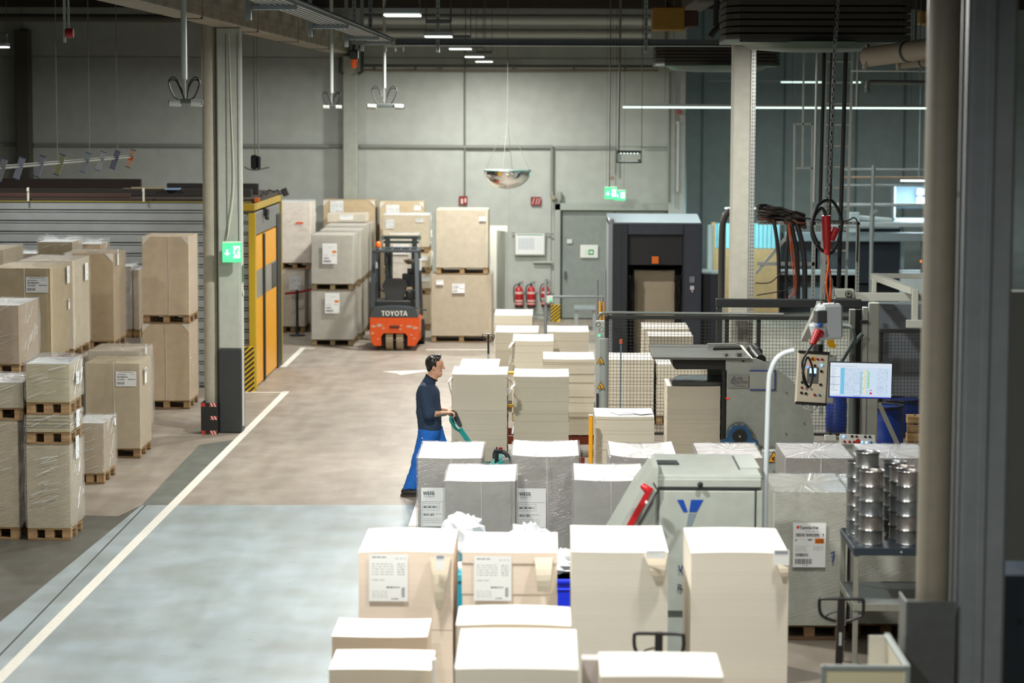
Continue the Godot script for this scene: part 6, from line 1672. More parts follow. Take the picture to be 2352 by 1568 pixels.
	obj("flange", MB.new().cyl(c + Vector3(0, 0.01, 0.0), c + Vector3(0, 0.01, 0.05), 0.168, 0.168, 26).done(), mt("6f7674", 0.4, 0.3), mo)
	obj("bearing_cap", MB.new().cyl(c + Vector3(0, 0, 0.1), c + Vector3(0, 0, 0.16), 0.1, 0.09, 22).done(), mt("1a1c1c", 0.4), mo)
	obj("shaft_end", MB.new().cyl(c + Vector3(0, 0, 0.16), c + Vector3(0, 0, 0.18), 0.014, 0.014, 8).done(), mt("b9bcba", 0.3, 0.6), mo)
	for k in 10: obj("flange_bolt", MB.new().cyl(c + Vector3(cos(TAU * k / 10) * 0.142, 0.01 + sin(TAU * k / 10) * 0.142, 0.05), c + Vector3(cos(TAU * k / 10) * 0.142, 0.01 + sin(TAU * k / 10) * 0.142, 0.062), 0.013, 0.013, 7).done(), mt("a9aeaa", 0.35, 0.4), mo)
	obj("base_frame", MB.new().box(Vector3(3.263, 0.273, -32.2) - o, Vector3(0.8, 0.26, 0.6), 0.01).done(), mt("a1a7a0", 0.5), t)
	var plinth: float = 0.185
	obj("plinth", span(Vector3(-0.5, 0.0, -1.25), Vector3(0.75, plinth, 0.0)), mt("7d827c", 0.6), t)
	obj("lower_table", span(Vector3(1.621, -0.035, -32.6) - o + Vector3(0, 0, -0.95), Vector3(2.43, 0.06, -32.6) - o + Vector3(0, 0, 0.0)), steel, t)
	# steel clamp plate on the pile under the table
	var cp := solo("clamp_plate", MB.new().prism([Vector2(1.685, -32.587),Vector2(2.353, -32.617),Vector2(2.416, -33.504),Vector2(1.833, -33.477),Vector2(1.761, -33.262)], 0.004, 0.05, Vector3(0, 1.184, 0), Basis(Vector3(1, 0, 0), Vector3(0, 0, 1), Vector3(0, 1, 0))).done(), mt("6d706e", 0.25, 0.8, "mottle", 1.0), "shiny steel clamp plate pressed on the pile in the turner", "plate")
	# fence
	fence("black wire mesh fence behind the pile turner", Vector3(0.855, 0, -35.6), Vector3(4.622, 1.878, -35.6), [0.02, 2.262, 1.792, 3.735])
	fence("wire mesh fence before the blue drums and pallet", Vector3(4.905, 0, -35.6), Vector3(5.939, 1.696, -35.6), [0.02, 0.98])
	solo("fence_pipe", MB.new().cyl(Vector3(0.878, 1.94, -35.3), Vector3(0.878, 1.863, -35.3) + Vector3(0, 0, -0.3), 0.02).tube(run([Vector3(0.726, 1.798, -35.3), Vector3(0.751, 1.901, -35.3), Vector3(0.878, 1.94, -35.3), Vector3(1.541, 1.937, -35.3), Vector3(3.45, 1.927, -35.3)], 4), 0.022, 8).done(), mt("5b625f", 0.4), "thin grey pipe along the fence top", "pipe")
	# light curtain posts
	var lc := thing("light_curtain", "grey light curtain posts with two yellow warning triangles", "safety post", Vector3(0.699, -0.123, -31))
	lc.position.y = 0
	var q0 := lc.position
	obj("box_post", MB.new().box(Vector3(-0.02, 1.103, -0.08), Vector3(0.115, 2.205, 0.1), 0.01).done(), mt("b4b9b3", 0.45), lc)
	obj("round_post", MB.new().cyl(Vector3(0.02, 0.0, 0.05), Vector3(0.02, 1.985, 0.05), 0.062, 0.062, 20).done(), mt("a1a8a4", 0.4), lc)
	obj("base_plate", bx(Vector3(0.3, 0.02, 0.3)), mt("6f7572", 0.5), lc, Vector3(0, 0.01, 0))
	obj("sensor_strip", MB.new().box(Vector3(-0.055, 0.98, 0.09), Vector3(0.03, 0.6, 0.04), 0.005).done(), mt("2b2d2c", 0.4), lc)
	obj("status_lamp", MB.new().cyl(Vector3(0.659, 2.029, -30.9) - q0, Vector3(0.658, 2.033, -30.86) - q0, 0.018, 0.018, 10).done(), glow("58e0a0", 1.2), lc)
	obj("ring_symbol", MB.new().tube(arc(Vector3(0.647, 2.169, -30.9) - q0, 0.028, 0, 360, 16, Vector3.RIGHT, Vector3.UP), 0.004, 5, false).bar(Vector3(0.658, 2.102, -30.9) - q0, Vector3(0.659, 2.057, -30.9) - q0, 0.012, 0.004).done(), mt("2d302f", 0.5), lc)
	triangle_sign(lc, Vector3(0.677, 1.668, -30.86) - q0, 0.105)
	triangle_sign(lc, Vector3(0.685, 1.342, -30.86) - q0, 0.11)
	# yellow guard post and rails by the roller beds
	var yp := thing("guard_post", "yellow guard post beside the cream pile with papers", "post", Vector3(0.523, 0, -28.8))
	obj("post", MB.new().box(Vector3(0, 0.629, 0), Vector3(0.05, 1.259, 0.07), 0.01).done(), mt("f0a40f", 0.4), yp)
	obj("foot", bx(Vector3(0.16, 0.015, 0.16)), mt("c98a10", 0.5), yp, Vector3(0, 0.008, 0))
	obj("post_cap", MB.new().box(Vector3(0, 1.267, 0), Vector3(0.055, 0.016, 0.075), 0.005).done(), mt("d6d2c4", 0.5), yp)
	var yr := thing("guard_rail", "yellow tube rails seen between the two layered piles", "rail", Vector3(-0.51, 0, -32.75))
	for yy in [1.333, 0.884]: obj("tube", MB.new().cyl(Vector3(-0.4, yy, 0), Vector3(0.4, yy, 0), 0.022).done(), mt("dcae1c", 0.4), yr)
	for s in [-0.38, 0.38]: obj("upright", MB.new().cyl(Vector3(s, 0, 0), Vector3(s, 1.368, 0), 0.022).done(), mt("dcae1c", 0.4), yr)
	build_controls()


func build_controls() -> void:
	var blk := mt("161717", 0.5)
	# frame posts behind the controls
	var fr := thing("machine_frame", "grey and black upright frame posts behind the monitor", "frame", Vector3(0, 0, -33.2))
	for q in [[1948, 1962, "8e938c", 705], [1962, 1976, "1e2020", 705], [1978, 1990, "b9beb8", 700], [1992, 2016, "b4b9b1", 690]]:
		var xa: float = (q[0] - 1258) * 33.2 / 5553.0 + 0.02
		var xb: float = (q[1] - 1258) * 33.2 / 5553.0 + 0.02
		var h: float = 5.0 - (q[3] - 235) * 33.2 / 5553.0
		obj("post", MB.new().box(Vector3((xa + xb) / 2, h / 2, 0), Vector3(xb - xa, h, 0.1), 0.008).done(), mt(q[2], 0.4, 0.2), fr)
	obj("brace", MB.new().bar(Vector3(4.571, 0.891, -33.2) + Vector3(0, 0, 33.2), Vector3(4.871, 0.256, -33.2) + Vector3(0, 0, 33.2), 0.06, 0.05, Vector3(0, 0, 1)).done(), mt("a9aea6", 0.45), fr)
	obj("clamp", MB.new().box(Vector3(4.34, 2.022, -33.1) + Vector3(0, 0, 33.2), Vector3(0.1, 0.045, 0.04)).done(), mt("26292a", 0.5), fr)
	obj("hose", MB.new().tube(run([Vector3(4.043, 1.966, -33.1) + Vector3(0, 0, 33.2), Vector3(4.15, 1.952, -33) + Vector3(0, 0, 33.2), Vector3(4.194, 1.815, -33) + Vector3(0, 0, 33.2), Vector3(4.125, 1.664, -33) + Vector3(0, 0, 33.2), Vector3(4.021, 1.472, -33) + Vector3(0, 0, 33.2)], 5), 0.03, 8).done(), mt("566260", 0.5), fr)
	obj("hose", MB.new().tube(run([Vector3(4.306, 1.869, -33) + Vector3(0, 0, 33.2), Vector3(4.219, 1.755, -33) + Vector3(0, 0, 33.2), Vector3(4.191, 1.605, -33) + Vector3(0, 0, 33.2), Vector3(4.211, 0.462, -33) + Vector3(0, 0, 33.2)], 5), 0.03, 8).done(), mt("4a5654", 0.5), fr)
	solo("black_beam", MB.new().box(Vector3(3.588, 2.035, -36), Vector3(2.165, 0.125, 0.12), 0.008).done(), mt("1d2021", 0.45), "long black steel beam above the mesh fence", "beam")
	for s in [[Vector3(2.557, 1.965, -36), 0.08], [Vector3(4.606, 1.975, -36), 0.1]]: solo("beam_post", MB.new().box(Vector3(s[0].x, s[0].y / 2, -36.0), Vector3(s[1], s[0].y, 0.1), 0.006).done(), mt("1f2222", 0.5), "black post at the %s end of the black beam" % ["portal", "monitor"][0 if s[1] < 0.09 else 1], "post")
	# control panel
	var cp := thing("control_panel", "cream control panel with red buttons hanging beside the monitor", "control panel", Vector3(3.257, 1.64, -29.6))
	cp.rotation_degrees = Vector3(-6, 4, -3.6)
	obj("housing", MB.new().box(Vector3(0, 0, -0.06), Vector3(0.37, 0.64, 0.12), 0.01).done(), mt("d6cdb8", 0.5), cp)
	obj("side_box", MB.new().box(Vector3(0.235, 0.0, -0.1), Vector3(0.1, 0.6, 0.16), 0.01).done(), mt("9ca39b", 0.5), cp)
	for s in [-1.0, 1.0]: obj("bumper", MB.new().box(Vector3(0, s * 0.315, 0.01), Vector3(0.39, 0.035, 0.03), 0.008).done(), blk, cp)
	var sc := obj("display", bx(Vector3(0.14, 0.2, 0.012), 0.004), mt("6b6a66", 0.5), cp, Vector3(0.0, 0.035, 0.006))
	obj("screen", bx(Vector3(0.085, 0.065, 0.004)), glow("bfe0f6", 0.9), sc, Vector3(-0.0, 0.055, 0.006))
	obj("key_pad", bx(Vector3(0.085, 0.035, 0.004)), mt("2c4468", 0.5), sc, Vector3(0.0, 0.0, 0.006))
	obj("stop_ring", bx(Vector3(0.05, 0.05, 0.006)), mt("d8b41e", 0.5), cp, Vector3(0.0, 0.235, 0.002))
	for q in [[-0.015, 0.235, 0.02, "9c1f22"], [0.05, 0.235, 0.016, "9c1f22"], [0.105, 0.235, 0.016, "9c1f22"], [-0.125, 0.06, 0.016, "8a2a28"], [-0.125, -0.125, 0.016, "8a1f22"], [-0.07, -0.13, 0.016, "8d8f86"], [-0.015, -0.13, 0.016, "8d8f86"], [-0.125, -0.19, 0.018, "1a1b1b"], [-0.07, -0.195, 0.018, "1a1b1b"], [0.04, -0.205, 0.017, "8c2522"], [0.1, -0.205, 0.016, "2a6f9c"], [-0.125, -0.06, 0.018, "1a1b1b"], [0.105, 0.09, 0.018, "1a1b1b"], [0.105, -0.075, 0.018, "1a1b1b"], [0.02, 0.1 + 0.055, 0.012, "1a1b1b"], [0.02, 0.155, 0.016, "1a1b1b"]]: knob(cp, Vector3(q[0], q[1], 0.0), q[2], q[3])
	knob(cp, Vector3(0.105, 0.165, 0), 0.017, "7fb6ff", true, "indicator_lamp")
	knob(cp, Vector3(-0.065, 0.13, 0), 0.014, "5f9cff", true, "indicator_lamp")
	knob(cp, Vector3(-0.045, 0.17, 0), 0.008, "ff4030", true, "indicator_lamp")
	obj("pull_bar", MB.new().tube(run([Vector3(-0.1, -0.32, -0.03), Vector3(-0.06, -0.38, 0.0), Vector3(0.04, -0.385, 0.0), Vector3(0.09, -0.33, -0.03)], 4), 0.012, 8).done(), mt("aeb4b0", 0.4), cp)
	obj("hanger", MB.new().cyl(Vector3(0.06, 0.32, -0.06), Vector3(0.06, 0.42, -0.06), 0.06, 0.06, 16).done(), blk, cp)
	obj("hanger_tube", MB.new().cyl(Vector3(0.06, 0.42, -0.06), Vector3(0.06, 0.95, -0.06), 0.055, 0.055, 16).bar(Vector3(0.06, 0.9, -0.06), Vector3(0.5, 0.55, -3.55), 0.09, 0.09).done(), mt("b7bcb6", 0.45), cp)
	# monitor
	var mo := thing("monitor", "black framed flat monitor showing a spreadsheet beside the control panel", "monitor", Vector3(3.799, 1.662, -29.2))
	mo.rotation_degrees = Vector3(-3, -4, -0.7)
	obj("bezel", MB.new().box(Vector3(0, 0, -0.02), Vector3(0.765, 0.44, 0.035), 0.006).done(), mt("11131c", 0.4), mo)
	var im := Image.create_empty(256, 144, false, Image.FORMAT_RGBA8)
	im.fill(Color("cfe0f4"))
	var r := RandomNumberGenerator.new()
	r.seed = 12
	im.fill_rect(Rect2i(0, 0, 256, 20), Color("dbe6f2"))
	for k in 12: im.fill_rect(Rect2i(6 + k * 9, 14, 5, 2), Color("8c98ac"))
	im.fill_rect(Rect2i(0, 20, 40, 116), Color("e2ecf6"))
	for k in 20: im.fill_rect(Rect2i(6, 24 + k * 5, 10 + r.randi_range(0, 18), 1), Color("93a0b2"))
	im.fill_rect(Rect2i(0, 60, 40, 2), Color("7d97c8"))
	im.fill_rect(Rect2i(0, 92, 40, 2), Color("7d97c8"))
	im.fill_rect(Rect2i(44, 22, 16, 112), Color("78c6e6"))
	im.fill_rect(Rect2i(136, 28, 14, 106), Color("e4e8c4"))
	im.fill_rect(Rect2i(124, 36, 10, 98), Color("a9cfe6"))
	im.fill_rect(Rect2i(156, 36, 9, 70), Color("9fdcae"))
	im.fill_rect(Rect2i(166, 114, 10, 3), Color("d8476a"))
	im.fill_rect(Rect2i(166, 124, 10, 8), Color("dc3a58"))
	for c in 20:
		var x := 62 + c * 9
		for k in 36:
			if r.randf() < 0.6 and (x < 160 or x > 196): im.fill_rect(Rect2i(x, 24 + k * 3, r.randi_range(2, 7), 1), Color("8fa0b8"))
	im.fill_rect(Rect2i(0, 137, 256, 7), Color("c3d6ee"))
	for k in 5: im.fill_rect(Rect2i(100 + k * 6, 139, 3, 3), Color("4a6fb0"))
	var sm := StandardMaterial3D.new()
	var it := ImageTexture.create_from_image(im)
	sm.albedo_color = Color(0.02, 0.02, 0.02)
	sm.emission_enabled = true
	sm.emission_texture = it
	sm.emission = Color.WHITE
	sm.emission_operator = BaseMaterial3D.EMISSION_OP_MULTIPLY
	sm.emission_energy_multiplier = 0.95
	sm.roughness = 0.3
	var qm := MB.new()
	qm.quad(Vector3(-0.37, -0.205, 0), Vector3(0.37, -0.205, 0), Vector3(0.37, 0.205, 0), Vector3(-0.37, 0.205, 0), Vector3(0, 0, 1))
	obj("screen", qm.done(), sm, mo, Vector3(0, 0.003, 0.0005))
	obj("blue_lower_edge", bx(Vector3(0.74, 0.008, 0.003)), glow("1c2cd0", 0.6), mo, Vector3(0, -0.21, -0.001))
	obj("power_led", bx(Vector3(0.006, 0.006, 0.004)), glow("40ff70", 1.5), mo, Vector3(0.378, -0.17, 0.0))
	obj("mount_arm", MB.new().box(Vector3(0.0, 0, -0.06), Vector3(0.12, 0.12, 0.06)).bar(Vector3(0, 0, -0.08), Vector3(0.05, -0.05, -3.9), 0.06, 0.06).done(), mt("3b3e3d", 0.5), mo)
	area_lamp(mo, Vector3(0, 0, 0.02), Vector2(0.7, 0.4), 0.12, Color(0.8, 0.9, 1.0))
	mo.get_node("light").rotation_degrees = Vector3(0, 180, 0)
	# lower console
	var lc := thing("button_console", "low sloping button console with red and blue knobs", "console", Vector3(3.749, 0.965, -29))
	lc.rotation_degrees = Vector3(-25, 0, -1.5)
	obj("panel", MB.new().box(Vector3(0, 0, -0.03), Vector3(0.43, 0.13, 0.06), 0.006).done(), mt("c9cbc4", 0.5), lc)
	for q in [[-0.17, 0.03, "7fb6ff", 1], [-0.07, 0.035, "1a1b1b", 0], [-0.015, 0.035, "5a2a1c", 0], [0.09, 0.035, "1a1b1b", 0], [0.145, 0.035, "1a1b1b", 0], [-0.16, -0.035, "a02022", 0], [-0.1, -0.035, "a02022", 0], [-0.045, -0.035, "8a1c1e", 0], [0.05, -0.035, "8fb8e6", 1], [0.105, -0.035, "9cc0ee", 1], [0.16, -0.035, "2a7ab4", 0]]: knob(lc, Vector3(q[0], q[1], 0), 0.016, q[2], q[3] == 1, "knob")
	obj("stop_mushroom", MB.new().cyl(Vector3(0.0, -0.03, 0), Vector3(0.0, -0.03, 0.04), 0.014, 0.026, 12).cyl(Vector3(0, -0.03, 0), Vector3(0, -0.03, 0.006), 0.03, 0.03, 12).done(), mt("b3261f", 0.4), lc)
	var ps := obj("pedestal", MB.new().box(Vector3(0, 0.454, -0.13), Vector3(0.42, 0.907, 0.2), 0.01).done(), mt("a3a8a2", 0.5), lc)
	ps.transform = lc.transform.affine_inverse() * Transform3D(Basis(), Vector3(lc.position.x, 0, lc.position.z))
	var jb := thing("joystick_box", "small grey box with black lever beside the button console", "control box", Vector3(3.442, 0.956, -29.2))
	obj("box", MB.new().box(Vector3.ZERO, Vector3(0.14, 0.07, 0.1), 0.008).done(), mt("bfc3bb", 0.5), jb)
	obj("lever", MB.new().cyl(Vector3(0, 0.03, 0), Vector3(0.0, 0.1, 0), 0.014, 0.011).done(), blk, jb)
	obj("arm", MB.new().bar(Vector3(0.05, 0, -0.02), Vector3(0.25, -0.03, -0.05), 0.04, 0.04).done(), mt("8f948e", 0.5), jb)
	# hanging socket box
	var hb := thing("socket_box", "white hanging power socket box with red plug and chain", "socket box", Vector3(2.948, 2.708, -25.5))
	hb.rotation_degrees = Vector3(0, 18, 1.5)
	obj("box", MB.new().box(Vector3(0.03, 0, 0), Vector3(0.24, 0.38, 0.2), 0.03).done(), mt("c4ccd2", 0.45), hb)
	obj("meter_window", MB.new().box(Vector3(-0.1, 0.06, 0.06), Vector3(0.12, 0.14, 0.1), 0.01).done(), mt("4b4d4e", 0.3), hb)
	obj("angled_face", MB.new().box(Vector3(-0.1, -0.09, 0.03), Vector3(0.16, 0.2, 0.14), 0.02, Basis(Vector3(0, 0, 1), 0.3)).done(), mt("b7bfc4", 0.45), hb)
	obj("red_plug", MB.new().cyl(Vector3(-0.14, -0.08, 0.1), Vector3(-0.22, -0.22, 0.12), 0.045, 0.035, 14).cyl(Vector3(-0.13, -0.1, 0.08), Vector3(-0.15, -0.13, 0.1), 0.06, 0.06, 14).done(), mt("b01c24", 0.4), hb)
	obj("blue_socket", bx(Vector3(0.05, 0.04, 0.04), 0.008), mt("2b5cae", 0.4), hb, Vector3(-0.13, -0.02, 0.12))
	obj("yellow_tag", MB.new().prism([Vector2(-0.03, 0), Vector2(0.03, 0.0), Vector2(0.035, -0.05), Vector2(0.06, -0.07), Vector2(0.04, -0.1), Vector2(-0.02, -0.09), Vector2(-0.045, -0.05)], 0.0, 0.02, Vector3(0.02, -0.18, 0.05)).done(), mt("d9a410", 0.45), hb)
	obj("plug_cable", MB.new().tube(run([Vector3(-0.22, -0.22, 0.12), Vector3(-0.28, -0.3, 0.12), Vector3(-0.33, -0.42, 0.1), Vector3(-0.29, -0.62, 0.1), Vector3(-0.24, -0.66, 0.1), Vector3(-0.21, -0.5, 0.1), Vector3(-0.26, -0.36, 0.1), Vector3(-0.31, -0.42, 0.12), Vector3(-0.33, -0.58, 0.12), Vector3(-0.27, -0.68, 0.12)], 6), 0.012, 6).done(), mt("17181c", 0.5), hb)
	for s in [-0.06, 0.1]: obj("eye_bolt", MB.new().cyl(Vector3(s, 0.18, 0), Vector3(s + (0.02 - s) * 0.1, 0.24, 0), 0.012).done(), mt("5f6462", 0.4, 0.5), hb)
	obj("chain", chain_mesh([Vector3(-0.06, 0.22, 0), Vector3(0.0, 0.5, 0), Vector3(0.02, 1.1, 0), Vector3(0.16, 3.4, 0)]), mt("9ba19f", 0.35, 0.6), hb)
	obj("chain", chain_mesh([Vector3(0.1, 0.22, 0), Vector3(0.03, 0.55, 0)]), mt("9ba19f", 0.35, 0.6), hb)
	obj("orange_cable", MB.new().tube(run([Vector3(0.02, 0.2, 0.02), Vector3(-0.01, 0.4, 0.02), Vector3(0.02, 0.62, 0.02), Vector3(0.01, 0.72, 0.02)], 5), 0.012, 6).tube(run([Vector3(0.04, 0.2, 0.0), Vector3(0.05, 0.45, 0.0), Vector3(0.01, 0.7, 0.0)], 5), 0.01, 6).done(), mt("d2541c", 0.5), hb)
	obj("red_connector", MB.new().cyl(Vector3(0.0, 0.72, 0.02), Vector3(0.0, 0.88, 0.02), 0.035, 0.045, 14).cyl(Vector3(0.0, 0.86, 0.02), Vector3(-0.01, 1.12, 0.02), 0.048, 0.048, 14).cyl(Vector3(0.05, 0.86, 0.02), Vector3(0.1, 0.99, 0.04), 0.035, 0.04, 12).done(), mt("ad1c22", 0.4), hb)
	obj("black_cable_loop", MB.new().tube(run([Vector3(-0.01, 1.12, 0.02), Vector3(-0.05, 1.2, 0), Vector3(-0.14, 1.1, 0), Vector3(-0.16, 0.92, 0), Vector3(-0.08, 0.78, 0), Vector3(0.05, 0.72, 0), Vector3(0.14, 0.85, 0), Vector3(0.18, 1.05, 0), Vector3(0.1, 1.24, 0), Vector3(0.0, 1.28, 0), Vector3(-0.12, 1.2, 0.02), Vector3(-0.17, 1.0, 0.02), Vector3(-0.1, 0.82, 0.02)], 6), 0.018, 7).tube(run([Vector3(0.05, 1.26, 0.0), Vector3(0.07, 1.9, -0.02), Vector3(0.15, 3.4, -0.03)], 5), 0.012, 6).done(), mt("15161a", 0.5), hb)
	# blue drums with ring lids, and an upright pallet
	for q in [[2038, 934, 34.6, 0.3, "dark blue drum with a ring lid behind the diagonal brace"], [2088, 918, 36.0, 0.3, "dark blue drum with a ring lid behind the leaning pallet"], [1930, 900, 36.4, 0.16, "narrow blue drum seen under the control panel"]]:
		var p := Vector3((q[0] - 1258) * q[2] / 5553.0 + 0.02, 0, -q[2] - 0.4)
		var h: float = 5.0 - (q[1] - 235) * q[2] / 5553.0
		var d := thing("drum", q[4], "drum", p)
		obj("shell", MB.new().lathe([Vector2(0, 0), Vector2(q[3], 0), Vector2(q[3] + 0.01, h * 0.33), Vector2(q[3], h * 0.36), Vector2(q[3] + 0.01, h * 0.66), Vector2(q[3], h * 0.7), Vector2(q[3] - 0.005, h - 0.03), Vector2(0, h - 0.03)], 24).done(), mt("14327e", 0.4, 0.0, "mottle", 2.0), d)
		obj("ring_lid", MB.new().tube(arc(Vector3(0, h - 0.02, 0), q[3], 0, 360, 24, Vector3.RIGHT, Vector3(0, 0, 1)), 0.02, 6, false).done(), mt("25282c", 0.4, 0.4), d)
	var up := pallet("upright wooden pallet leaning behind the near downpipe", 5.227, 0.0, -33.9, 0.38, 0.62, "d2b07c")
	up.rotation_degrees = Vector3(90, 0, 0)
	up.position = Vector3(5.252, 0.31 + 0.02, -33.95)
	up.scale = Vector3.ONE


func chain_mesh(pts: Array) -> ArrayMesh:
	var mb := MB.new()
	var k := 0
	for i in pts.size() - 1:
		var a: Vector3 = pts[i]
		var b: Vector3 = pts[i + 1]
		var n := maxi(1, int(a.distance_to(b) / 0.045))
		var d := (b - a).normalized()
		for j in n:
			var c := a.lerp(b, (j + 0.5) / n)
			var s := Vector3(0.013, 0, 0) if k % 2 == 0 else Vector3(0, 0, 0.013)
			var e := d * 0.026
			mb.bar(c - e + s, c + e + s, 0.007, 0.007)
			mb.bar(c - e - s, c + e - s, 0.007, 0.007)
			mb.bar(c + e - s, c + e + s, 0.007, 0.007)
			k += 1
	return mb.done()


# ---------------------------------------------------------------- press bay beyond the fence
func build_press_hall() -> void:
	# light strips
	for q in [[1426, 2200, 246, 50.0, "long thin lit LED strip over the press bay", 1.0], [1624, 2135, 188, 58.0, "far LED strip over the press bay, mostly shaded", 0.5]]:
		var xa: float = (q[0] - 1258) * q[3] / 5553.0
		var xb: float = (q[1] - 1258) * q[3] / 5553.0
		var y: float = 5.0 - (q[2] - 235) * q[3] / 5553.0
		var t := thing("strip_lamp", q[4], "lamp", Vector3((xa + xb) / 2, y, -q[3]))
		obj("housing", MB.new().box(Vector3(0, 0.05, 0), Vector3(xb - xa, 0.05, 0.07), 0.006).done(), mt("8d9492", 0.5), t)
		if q[5] > 0.9:
			obj("led_lens", MB.new().box(Vector3(0, 0.008, 0), Vector3(xb - xa - 0.02, 0.036, 0.05), 0.008).done(), glow("dcfff0", 1.7), t)
		else:
			obj("led_lens", MB.new().box(Vector3(-0.02, 0.01, 0), Vector3(1.9, 0.03, 0.05), 0.008).done(), glow("dcfff0", 1.7), t)
		for s in [-0.25, 0.0, 0.25]: obj("suspension", MB.new().cyl(Vector3(s * (xb - xa) * 1.4, 0.07, 0), Vector3(s * (xb - xa) * 1.4, 2.6, 0), 0.006, 0.006, 5).done(), mt("5c605e", 0.5), t)
		area_lamp(t, Vector3(0, -0.02, 0), Vector2(xb - xa, 0.05), 34.0 * q[5], Color(0.93, 1.0, 0.98))
	# press body: cabinets, rails and platforms
	var p := thing("printing_press", "long dark grey printing press with white rails behind the fence", "machine", Vector3(0, 0, -58.0))
	var z := Vector3(0, 0, 58.0)
	var navy := mt("3d444e", 0.5, 0.0, "mottle", 0.7)
	var pale := mt("c3ccd0", 0.45)
	obj("plinth", span(Vector3(3.995, 0.047, -58) + z + Vector3(0, -1.0, -1.2), Vector3(9.823, 0.955, -58) + z), mt("272c31", 0.5), p)
	obj("ledge", span(Vector3(3.686, 0.934, -57.9) + z, Vector3(9.804, 1.046, -57.9) + z + Vector3(0, 0, 0.3), 0.01), pale, p)
	for q in [[1797, 1880, 530, 622, "454b52"], [1905, 1968, 520, 700, "50565c"], [1970, 2066, 517, 652, "3a4048"], [1860, 1905, 545, 628, "59616a"]]:
		obj("unit_housing", span(Vector3((q[0] - 1258) * 0.01044, 5.0 - (q[3] - 235) * 0.01044, -0.6), Vector3((q[1] - 1258) * 0.01044, 5.0 - (q[2] - 235) * 0.01044, 0.0), 0.03), mt(q[4], 0.5, 0.0, "mottle", 0.7), p)
	obj("glass_guard", span(Vector3(7.328, 0.743, -57.6) + z, Vector3(8.356, 1.682, -57.6) + z + Vector3(0, 0, 0.02), 0.005), mt("2f353c", 0.2), p)
	obj("walkway", span(Vector3(6.61, 2.12, -57.4) + z, Vector3(9.695, 2.226, -57.4) + z + Vector3(0, 0, 0.5), 0.01), pale, p)
	obj("walkway", span(Vector3(5.604, 1.753, -57.6) + z, Vector3(9.734, 1.958, -57.6) + z + Vector3(0, 0, 0.3), 0.01), mt("98a2a8", 0.4), p)
	obj("tower_unit", span(Vector3(8.433, 0.697, -58) + z + Vector3(0, 0, -1.0), Vector3(8.537, 1.743, -58) + z, 0.02), pale, p)
	obj("step_block", span(Vector3(8.36, 0.735, -57.5) + z + Vector3(0, -0.6, 0), Vector3(9.119, 1.018, -57.5) + z + Vector3(0, 0, 0.4), 0.01), mt("d5dcde", 0.5), p)
	obj("end_unit", span(Vector3(8.843, 0.342, -57.5) + z, Vector3(9.722, 1.777, -57.5) + z + Vector3(0, 0, 0.1), 0.03), mt("454c56", 0.5), p)
	obj("feed_box", span(Vector3(7.092, 1.988, -57.2) + z, Vector3(7.32, 2.452, -57.2) + z + Vector3(0, 0, 0.2), 0.01), mt("c8d3d6", 0.5), p)
	obj("sheet_pile", MB.new().box(Vector3(7.747, 2.284, -57.3) + z, Vector3(0.75, 0.1, 0.4), 0.02, Basis(Vector3(0, 0, 1), -0.08)).done(), mt("c6ccce", 0.6), p)
	obj("orange_lamp", bx(Vector3(0.05, 0.05, 0.03)), glow("ff8a1c", 1.0), p, Vector3(8.819, 1.296, -57.2) + z)
	for q in [[1650, 1745], [1800, 1925]]: obj("feeder_rail", span(Vector3((q[0] - 1258) * 0.01044, 5.0 - (690 - 235) * 0.01044, 0.05), Vector3((q[1] - 1258) * 0.01044, 5.0 - (655 - 235) * 0.01044, 0.25), 0.01), mt("7f8890", 0.45), p)
	# lit rear platform with canisters
	var rk := thing("lit_shelf", "brightly lit white shelf with canisters far in the press bay", "shelf", Vector3(0, 0, -61.0))
	var zz := Vector3(0, 0, 61.0)
	obj("back_panel", span(Vector3(8.701, 2.363, -61) + zz + Vector3(0, 0, -0.5), Vector3(9.847, 2.969, -61) + zz + Vector3(0, 0, -0.48)), mt("8fa8b6", 0.6), rk)
	obj("side_panel", span(Vector3(8.696, 2.089, -61) + zz + Vector3(0, 0, -0.5), Vector3(8.734, 2.965, -61) + zz), pale, rk)
	obj("shelf_board", span(Vector3(8.689, 2.439, -61) + zz + Vector3(0, 0, -0.5), Vector3(9.857, 2.499, -61) + zz), pale, rk)
	obj("shelf_board", span(Vector3(8.696, 2.056, -61) + zz + Vector3(0, 0, -0.5), Vector3(9.865, 2.127, -61) + zz), pale, rk)
	obj("uprights", span(Vector3(8.724, 0.606, -61) + zz + Vector3(0, -1, -0.45), Vector3(8.739, 2.089, -61) + zz + Vector3(0, 0, -0.4)), pale, rk)
	var i := 0
	for q in [[2104, 2123], [2122, 2138]]:
		for r in [[427, 446], [447, 466]]:
			solo("canister", MB.new().box(Vector3((q[0] + q[1] - 2516) / 2.0 * 0.01096, 5.0 - ((r[0] + r[1]) / 2.0 - 235) * 0.01096, -61.2), Vector3(0.18, 0.19, 0.16), 0.03).done(), mt("e2eaec", 0.5), ["white canister in the upper row of the lit shelf", "white canister on the lit shelf board under the upper ones"][i % 2], "canister", Vector3.ZERO, "canisters on the lit shelf")
			i += 1
	var sl := thing("shelf_lamp", "white lamp above the lit shelf in the press bay", "lamp", Vector3(9.208, 3.095, -60.4))
	obj("tube", bx(Vector3(0.9, 0.04, 0.05), 0.01), glow("f4fbff", 2.0), sl)
	obj("hanger", MB.new().cyl(Vector3(0, 0.02, 0), Vector3(0, 4.6, 0), 0.01, 0.01, 5).done(), pale, sl)
	area_lamp(sl, Vector3(0, -0.05, 0), Vector2(0.9, 0.1), 9.0, Color(0.85, 0.95, 1.0))
